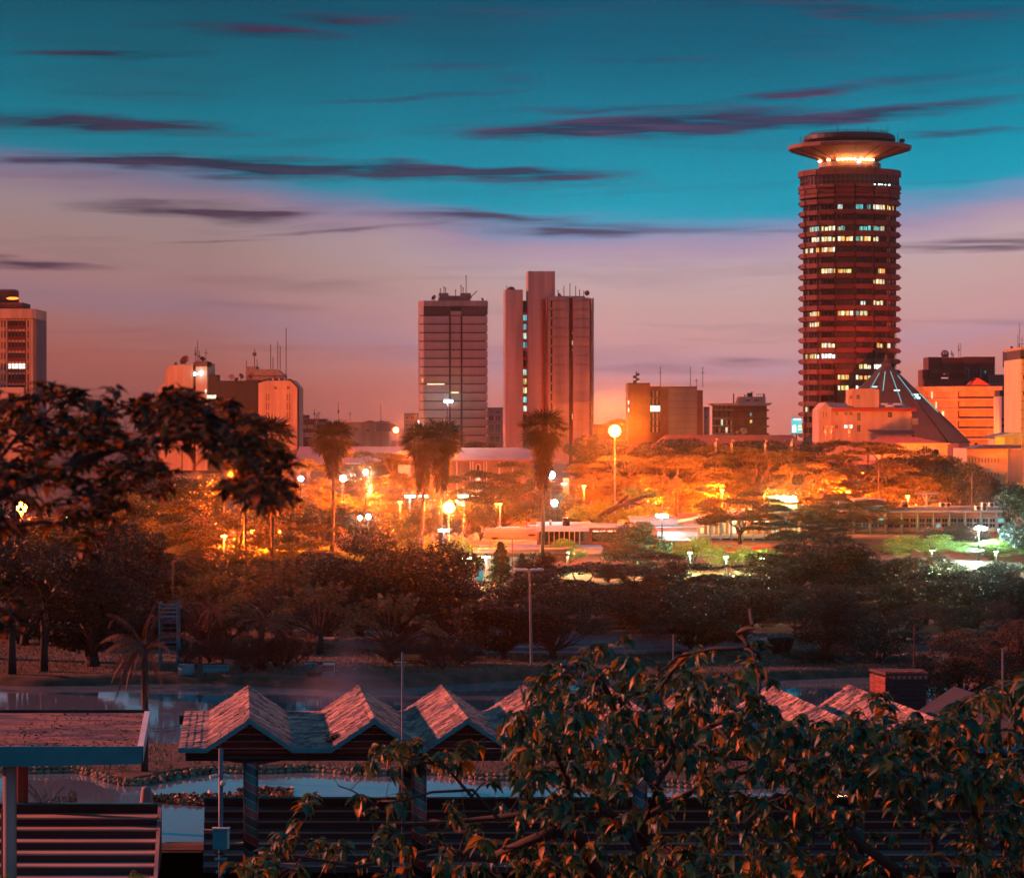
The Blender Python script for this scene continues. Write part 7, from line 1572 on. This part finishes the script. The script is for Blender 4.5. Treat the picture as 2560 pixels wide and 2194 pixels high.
b = MB(); b.box(x-.21, x+.19, d-.25, d-.07, Z(2120, d), Z(2069, d)); b.build('cabinet', m_fasc, t); b = MB(); b.box(x-.15, x+.06, d-.275, d-.252, Z(2116, d), Z(2089, d)); b.build('cabinet_door', m_fasc, t); b = MB(); b.box(x-.23, x+.27, d-.28, d-.0, Z(2068.8, d), Z(2066, d)); b.build('cabinet_lid', m_white, t); b = MB(); b.box(x+.195, x+.25, d-.22, d-.02, Z(2118, d), Z(2070, d)); b.build('cabinet_side', m_white, t)
for y, w in ((2146, .17), (2178, .13)): b = MB(); b.box(x-w, x+w, d-.12, d+.08, Z(y+3, d), Z(y-2, d)); b.build('bracket', m_fasc, t)
b = MB(); b.tube([(x-.12, d-.15, Z(2121, d)), (x-.2, d-.12, Z(2128, d)), (x-.1, d-.1, Z(2133, d)), (x+.1, d-.1, Z(2131, d)), (x+.12, d-.05, Z(2142, d))], .02, 5); b.build('cable', m_metal, t)
d = 94.; x = X(1006, d); t = thing('flag_post', 'very thin tall pale post rising in front of the pavilion', 'post', (x, d, -.2)); b = MB(); b.tube([(x, d, -.3), (x, d, Z(1630, d))], .03, 8); b.build('pole', m_steel, t, smooth=True)
d = 92.; x = X(5, d); t = thing('orange_lit_post', 'thin post catching orange light at the left edge', 'post', (x, d, -.2)); b = MB(); b.tube([(x, d, -.3), (x, d, Z(2020, d))], .03, 8); b.build('pole', m_barky, t)
# overhead wires
for k, (a, c) in enumerate((((740, 1815), (1700, 1722)), ((740, 1828), (1700, 1735)), ((372, 1826), (455, 1821)), ((372, 1820), (455, 1811)))):
    dd = 114.; p0 = Vector((X(a[0], dd), dd, Z(a[1], dd))); p1 = Vector((X(c[0], dd+2), dd+2, Z(c[1], dd+2))); b = MB(); n_ = 14; b.tube([p0.lerp(p1, i/n_)-Vector((0, 0, .35*math.sin(math.pi*i/n_)*((p1-p0).length/12))) for i in range(n_+1)], .009, 4); o = b.build('wire', m_metal)
    props(o, ('upper thin wire sagging behind the middle gables', 'lower thin wire sagging behind the middle gables', 'lower short wire between the slab roof and the pavilion', 'upper short wire between the slab roof and the pavilion')[k], 'wire')
# stump post in the water
d = 113.; x = X(366, d); t = thing('water_post', 'short pinkish mooring post standing in the water between the step flights', 'post', (x, d, WATER)); b = MB(); b.lathe(x, d, [(.36, WATER-.5), (.33, WATER+.15), (.27, WATER+.85), (.18, Z(1972, d)), (.15, Z(1966, d)), (.02, Z(1964.5, d))], 14); b.build('post', mat('pink_post', (.38, .22, .2), .8, .2, 1), t, smooth=True)
# island edge stones: orange lit blocks along the shoreline
rng = random.Random(8); meshes = []
for k in range(10):
    b = MB(); b.ball((0, 0, 0), .16, 6, 4, (rng.uniform(.9, 1.5), rng.uniform(.8, 1.2), rng.uniform(.6, .9))); b.v = [(v[0]+rng.uniform(-.03, .03), v[1]+rng.uniform(-.03, .03), v[2]+rng.uniform(-.02, .02)) for v in b.v]; me = bpy.data.meshes.new('stone'); me.from_pydata(b.v, [], b.f); me.materials.append(mat('shore_stone', (.30, .19, .12), .9, .4, 3, objvar=.35)); meshes.append(me)
def front_edge(x): 
    return 133.2-4.6*math.exp(-((x+15.5)/2.2)**2)-2.5*float(sstep(-12, 3, np.array(x)))-3.4*float(sstep(-3, 6, np.array(x)))+.5*math.sin(x*1.3)
edge = thing('stone_edging', 'rough stone edging along the near shore of the lake island', 'edging', (-10, 131, -.5)); x = -22.; k = 0; rest = MB()
while x < 24:
    for rw in (0, 1):
        y = front_edge(x)-.22+rw*.25; z = -.46+rw*.14
        if k < 300: link('stone', meshes[k % 10], edge, (x+rng.uniform(-.04, .04), y, z), rot=(0, 0, rng.uniform(0, 6)))
        else: rest.ball((x, y, z), .17, 5, 3, (1.2, 1, .7))
        k += 1
    x += .26
if rest.v: rest.build('stones', mat('shore_stone', (.30, .19, .12)), edge, kind='stuff')
# floating leaves
rng2 = np.random.default_rng(3); n_ = 3800; u = rng2.random(n_); px = 372+u*360; w = np.sin(np.pi*np.clip(u, 0, 1))**.6; py = 1997+u*4+(rng2.random(n_)-.42)*(26*w+3)
px2 = 600+rng2.random(1500)*130; py2 = 1988+(rng2.random(1500)-.5)*34; px = np.concatenate([px, px2]); py = np.concatenate([py, py2]); dd = (EYE-WATER)*F/(py-HY)
P_ = np.stack([(px-1280)*dd/F, dd, np.full(len(dd), WATER+.01)+rng2.random(len(dd))*.05], 1); v, f = cards(P_, .17, rng2, .8, .55); o = link('floating_plants', mesh_np('floating_plants', v, f, mat('floating_leaf', (.26, .11, .05), .5, .4, 2, island=.5))); props(o, kind='stuff')
# grass, litter and reeds on the shores
rng2 = np.random.default_rng(14); n_ = 26000; xx = rng2.uniform(-34, 34, n_); yy = np.concatenate([rng2.uniform(130, 143, n_//4), rng2.uniform(180, 215, n_-n_//4)]); zz = ground_z(xx, yy); ok = zz > WATER+.05; P_ = np.stack([xx, yy, zz], 1)[ok]
n2 = len(P_); a = rng2.random(n2)*6.28; h_ = rng2.uniform(.05, .22, n2); dx = np.stack([np.cos(a)*.03, np.sin(a)*.03, np.zeros(n2)], 1); tip = P_+np.stack([rng2.normal(size=n2)*.05, rng2.normal(size=n2)*.05, h_], 1)
v = np.stack([P_-dx, P_+dx, tip], 1).reshape(-1, 3); o = link('grass', mesh_np('grass', v, np.arange(3*n2).reshape(n2, 3), mat('dry_grass', (.16, .13, .06), .9, .4, .3, island=.5))); props(o, kind='stuff')
n_ = 1300; xx = rng2.uniform(-30, 34, n_); yy = rng2.uniform(181, 214, n_); P_ = np.stack([xx, yy, ground_z(xx, yy)+.03], 1); v, f = cards(P_, .16, rng2, .6, .8); o = link('litter', mesh_np('litter', v, f, mat('pale_litter', (.45, .5, .5), .7, .5, 1, island=.5))); props(o, kind='stuff')
# shrubs by the near shore and on the plaza
for kd, px, top, w, d, base, lab in (('bush', 180, 1978, 120, 108.5, -.6, 'dark round shrub behind the left steps'), ('feather', 118, 1955, 150, 109.5, -2.6, 'young yellowish feather palm behind the left steps'), ('feather', 75, 1985, 130, 108., -2.4, 'young dark feather palm beside the pillar'),
        ('bushg', 345, 2172, 75, 93., .2, 'orange lit shrub top at the foot of the left steps'), ('bushg', 648, 2165, 95, 93., .2, 'orange lit shrub top at the foot of the first striped column'), ('bushg', 15, 2182, 60, 93., .2, 'orange lit shrub top in the lower left corner')):
    t = tree(kd, px, top, w, d, lab, base=base)

# ------------------------------------------------------------ near trees
def leaf_mesh(name, L, W, m, droop=.35, fold=.4, twist=0.0, pts=((.0, .0), (.18, .62), (.42, 1.0), (.7, .72), (.88, .3), (1.0, .0))):
    """a pointed leaf along +x, folded on the midrib, bending down"""
    v = []; 
    for t, w in pts:
        z = -droop*L*t*t; x = L*t*(1-.1*t*droop); ww = W*.5*w; y = twist*L*t*t; q = 1+.22*math.sin(t*9+twist*7); v += [(x, y-ww*q, z+ww*fold), (x, y, z), (x, y+ww/q, z+ww*fold*(1-twist))]
    f = []
    for i in range(len(pts)-1):
        a = 3*i; f += [(a, a+1, a+4, a+3), (a+1, a+2, a+5, a+4)]
    me = bpy.data.meshes.new(name); me.from_pydata(v, [], f); me.materials.append(m); me.polygons.foreach_set('use_smooth', [True]*len(f)); me.update(); return me
def near_tree(root, d, clusters, limbs, lm, leafL, nleaf, droop_dir, seed, twig=.007, bark=None, W=.55, nlist=300):
    """clusters: world points; limbs: list of (points, radius); leaves in whorls round each twig end"""
    rng = random.Random(seed); bm = bark or m_bark; b = MB(); nodes = []
    for pts, r in limbs:
        n_ = len(pts); b.tube(pts, [r*(1-.65*i/(n_-1)) for i in range(n_)], 8)
        for i in range(n_-1):
            for q in range(6): nodes.append((Vector(pts[i]).lerp(Vector(pts[i+1]), q/6), r*(1-.65*(i+q/6)/(n_-1))))
    b.build('limbs', bm, root, smooth=True, kind='stuff')
    tw = MB(); ends = []; order = sorted(clusters, key=lambda c: min((Vector(c)-n_[0]).length for n_ in nodes))
    for c in order:
        c = Vector(c); n0, r0 = min(nodes, key=lambda q: (c-q[0]).length+.15*(q[0].z-c.z if q[0].z > c.z else 0)); L = (c-n0).length; mid = n0.lerp(c, .5)+Vector((rng.uniform(-.15, .15), rng.uniform(-.15, .15), rng.uniform(.0, .18)))*L
        r = min(r0*.6, twig*1.0+.006*L); tw.tube([n0, n0.lerp(mid, .55)+Vector((0, 0, .04*L)), mid, mid.lerp(c, .5)+Vector((rng.uniform(-.05, .05), 0, .05))*L, c], [r, r*.85, r*.7, r*.55, twig*.6], 5, False); nodes.append((mid, r*.6)); nodes.append((c, twig*.7)); ends.append((c, (c-mid).normalized()))
    tw.build('twigs', bm, root, kind='stuff')
    me = [leaf_mesh('leaf', leafL*s, leafL*W*s*w_, lm, droop=dr, fold=fo, twist=tw_) for s, dr, w_, fo, tw_ in ((1, .3, 1, .4, .1), (1.2, .55, .85, .3, -.15), (.7, .15, 1.1, .6, .2), (1.05, .9, 1, .2, .3), (1.3, .7, 1.1, .5, -.25), (.9, 1.2, .7, .9, 0))]
    tv, tf = [], []; base = [(np.array([v.co[:] for v in q.vertices]), [tuple(p.vertices) for p in q.polygons]) for q in me]
    alll = []
    for c, dr in ends:
        for k in range(nleaf+rng.randint(-3, 3)):
            a = k*2.4+rng.random(); el = rng.uniform(-.2, .7); out_ = Vector((math.cos(a)*math.cos(el), math.sin(a)*math.cos(el), math.sin(el)))+dr*.5+Vector(droop_dir); out_.normalize()
            p = c+Vector((rng.uniform(-1, 1), rng.uniform(-1, 1), rng.uniform(-1, .6)))*leafL*.35; q = out_.to_track_quat('X', 'Z'); q.rotate(Matrix.Rotation(rng.uniform(-.5, .5), 3, out_)); alll.append((p, q, rng.uniform(.4, 1.2), rng.randrange(6)))
    alll.sort(key=lambda q: q[0].y)
    vs = []; fs = []; off = 0
    for i, (p, q, s, k) in enumerate(alll):
        if i < nlist:
            o = bpy.data.objects.new('leaf', me[k]); COL.objects.link(o); o.parent = root; o.location = p-origin(root); o.rotation_mode = 'QUATERNION'; o.rotation_quaternion = q; o.scale = (s, s, s)
        else:
            R_ = np.array(q.to_matrix()); bv, bf = base[k]; vs.append((bv*s)@R_.T+np.array(p-origin(root))); fs.append(np.array(bf)+off); off += len(bv)
    o = link('foliage', mesh_np('foliage', np.concatenate(vs), np.concatenate(fs), lm, smooth=True), root); o['kind'] = 'stuff'
m_nearl = leafy('near_leaf', [(0, (.012, .055, .04)), (.5, (.03, .11, .06)), (.68, (.07, .13, .03)), (.82, (.26, .14, .02)), (1, (.6, .20, .02))], rough=.5, trans=.3, spec=.35)
def ytop(px):
    L = [(560, 2150), (700, 2080), (760, 1960), (850, 1965), (930, 1850), (1010, 1835), (1120, 1870), (1230, 1790), (1300, 1730), (1345, 1650), (1440, 1620), (1560, 1585), (1680, 1620), (1800, 1590), (1900, 1620), (1960, 1740), (2060, 1800), (2150, 1760), (2250, 1740), (2330, 1770), (2400, 1740), (2470, 1690), (2600, 1650)]
    for (a, b_), (c, e) in zip(L, L[1:]):
        if a <= px <= c: return b_+(e-b_)*(px-a)/(c-a)
    return 2200
DN = 19.
rng = random.Random(31); cl = []
def open_gap(px, py):
    for (x0, x1, y0, y1, p) in ((700, 1300, 1900, 2070, .80), (1560, 1750, 1900, 2010, .85), (1300, 2500, 1985, 2120, .45), (1850, 1930, 1900, 1990, .75), (2080, 2420, 2000, 2194, .55), (560, 1000, 2060, 2194, .45), (1930, 2090, 1650, 1760, .8), (1400, 1900, 1560, 1660, .45), (1150, 1260, 1690, 1900, .5)):
        if x0 < px < x1 and y0 < py < y1 and rng.random() < p: return True
    return False
while len(cl) < 1300:
    px = rng.uniform(570, 2640) if rng.random() < .7 else rng.uniform(1280, 2640); yt = ytop(px); py = yt+(2260-yt)*rng.random()
    if open_gap(px, py): continue
    if px < 1250 and rng.random() < .40: continue
    dd = DN+rng.uniform(-1.8, 3.2); cl.append((X(px, dd), dd, Z(py+14, dd)))
for px, py in ((900, 1990), (965, 1870), (1000, 1850), (1040, 1850), (1080, 1890), (1055, 1910), (985, 1935), (1150, 1900), (1190, 1860), (1235, 1950), (1260, 1840), (2190, 1740), (2205, 1735), (1560, 1590), (1890, 1600), (1905, 1612), (1450, 1645), (1490, 1610), (770, 2010), (740, 2050), (800, 2100), (700, 2090)): cl.append((X(px, DN), DN, Z(py, DN)))
LB = [([(1620, 2420), (1500, 2200), (1440, 2080), (1385, 2060), (1320, 2110), (1240, 2150)], 24, 19), ([(1620, 2420), (1640, 2250), (1600, 2050), (1640, 1960), (1560, 1850), (1530, 1760), (1500, 1690)], 22, 19.5),
      ([(1640, 2200), (1560, 2070), (1480, 2000), (1380, 2010), (1250, 2050), (1120, 2070), (960, 2050)], 13, 19.2), ([(2450, 2420), (2330, 2230), (2250, 2180), (2150, 2100), (2060, 2020), (1950, 2000), (1850, 2050)], 18, 18.6),
      ([(2330, 2230), (2360, 2080), (2260, 2000), (2200, 1900), (2190, 1800)], 14, 19), ([(2450, 2420), (2480, 2150), (2420, 1980), (2480, 1850), (2500, 1760)], 15, 19.6), ([(1640, 1960), (1720, 1860), (1800, 1800), (1880, 1780), (1905, 1720), (1900, 1655)], 9, 19),
      ([(1905, 1690), (1905, 1655), (1890, 1625), (1850, 1612), (1790, 1625), (1700, 1650), (1640, 1680)], 8, 18.8), ([(1870, 1614), (1856, 1590), (1854, 1570), (1870, 1555), (1880, 1530), (1888, 1518), (1870, 1485)], 7, 18.8),
      ([(1560, 1850), (1620, 1790), (1660, 1700), (1700, 1640)], 7, 19), ([(1600, 2050), (1800, 1960), (1960, 1900), (2090, 1870)], 10, 19.4), ([(1250, 2050), (1180, 1990), (1080, 1975), (1010, 1985), (940, 2010)], 5, 19), ([(1180, 1990), (1110, 1930), (1060, 1900), (980, 1870)], 5, 19),
      ([(1440, 2080), (1420, 1960), (1380, 1860), (1330, 1790), (1300, 1720)], 10, 19.6), ([(940, 2010), (870, 1990), (850, 1960), (842, 1930), (850, 1925)], 2.2, 19), ([(1240, 2150), (1100, 2140), (900, 2160), (740, 2120)], 9, 19.4)]
nt_ = thing('near_fig_tree', 'nearby leafy tree with drooping pointed leaves and dark crooked branches filling the lower right', 'tree', (X(1620, DN), DN, 0))
limbs = [([(X(p[0], dd), dd+.35*math.sin(i*1.7), Z(p[1], dd)) for i, p in enumerate(L)], r*dd/F) for L, r, dd in LB]
limbs.append(([(X(1700, 19), 19.6, -.5), (X(1680, 19), 19.5, 5), (X(1640, 19), 19.3, Z(2600, 19)), (X(1620, 19), 19, Z(2420, 19))], .16)); limbs.append(([(X(1680, 19), 19.5, 5), (X(2100, 19), 19.2, 8.5), (X(2450, 19), 18.8, Z(2420, 19))], .12))
near_tree(nt_, DN, cl, limbs, m_nearl, .080, 15, (0, 0, -.6), 5)
# fruits
rng = random.Random(6); fm = None
for px, py in [(1408, 1662), (1420, 1668), (1432, 1664), (1415, 1676), (1432, 1680), (1463, 1690), (1405, 1686), (1808, 1720), (1815, 1747), (1800, 1730), (1960, 1903), (1968, 1912), (2036, 1915), (2340, 1810), (2470, 2100), (2480, 2112), (2500, 2090), (1690, 2160), (2360, 2160), (1480, 1930), (1360, 2130), (2290, 2060)]:
    if fm is None:
        b = MB(); b.ball((0, 0, 0), .018, 8, 6); fm = bpy.data.meshes.new('fruit'); fm.from_pydata(b.v, [], b.f); fm.materials.append(mat('fruit_skin', (.09, .05, .045), .35, .3, 8, spec=.6)); fm.polygons.foreach_set('use_smooth', [True]*len(b.f))
    link('fruit', fm, nt_, (X(px, 18.2), 18.2, Z(py, 18.2)))
# left near tree, out of focus
m_nearl2 = leafy('near_leaf_dark', [(0, (.012, .016, .012)), (.5, (.03, .03, .014)), (.78, (.14, .055, .012)), (1, (.45, .13, .015))], rough=.6, spec=.2)
DL = 10.
def ytl(px):
    L = [(-60, 975), (60, 1010), (130, 948), (170, 970), (230, 1010), (275, 972), (330, 1000), (400, 985), (450, 975), (500, 1010), (560, 985), (600, 1000), (650, 1060), (700, 1120), (730, 1220)]
    for (a, b_), (c, e) in zip(L, L[1:]):
        if a <= px <= c: return b_+(e-b_)*(px-a)/(c-a)
    return 1500
def ybl(px): return 1330 if px < 250 else (1330-(px-250)*1.15 if px < 400 else (1110 if px < 520 else (1270 if px > 560 else 1190)))
rng = random.Random(12); cl = []
while len(cl) < 410:
    px = rng.uniform(-80, 720); a, b_ = ytl(px), ybl(px)
    if b_ <= a: continue
    py = a+(b_-a)*rng.random()
    if px > 520 and rng.random() < .42: continue
    if 300 < px < 470 and 1080 < py < 1160 and rng.random() < .75: continue
    if px < 260 and py > 1210 and rng.random() < .55: continue
    dd = DL+rng.uniform(-1, 1.6); cl.append((X(px, dd), dd, Z(py, dd)))
for px, py in ((400, 1180), (415, 1210), (430, 1180), (395, 1230), (20, 1460), (30, 1500), (10, 1540), (35, 1570), (0, 1480), (-10, 1560), (220, 1380), (230, 1340), (250, 1300), (205, 1350)): cl.append((X(px, DL), DL, Z(py, DL)))
LB = [([(-500, 1500), (-200, 1350), (0, 1240), (150, 1170), (280, 1120), (400, 1100), (520, 1085), (600, 1120), (650, 1180)], 16), ([(-200, 1350), (-60, 1200), (60, 1090), (140, 1010)], 9), ([(150, 1170), (240, 1080), (290, 1010)], 6), ([(400, 1100), (450, 1050), (470, 1000)], 5), ([(520, 1085), (570, 1040), (590, 1010)], 5), ([(600, 1120), (620, 1200), (610, 1260)], 5),
      ([(-200, 1350), (0, 1320), (120, 1300), (220, 1320)], 8), ([(-300, 1500), (-80, 1500), (10, 1500)], 8), ([(280, 1120), (340, 1150), (400, 1190)], 4)]
lt = thing('near_branch_tree', 'out of focus dark leafy branches reaching in from the left edge', 'tree', (X(-500, DL), DL, 0))
limbs = [([(X(p[0], DL), DL+.15*math.sin(i*2.1), Z(p[1], DL)) for i, p in enumerate(L)], r*DL/F) for L, r in LB]; limbs.append(([(X(-700, DL), DL, -.5), (X(-640, DL), DL, 8), (X(-500, DL), DL, Z(1500, DL))], .14)); limbs.append(([(X(-640, DL), DL, 11), (X(-300, DL), DL, Z(1500, DL))], .02))
near_tree(lt, DL, cl, limbs, m_nearl2, .044, 13, (0, 0, .35), 8, twig=.003, W=.6)
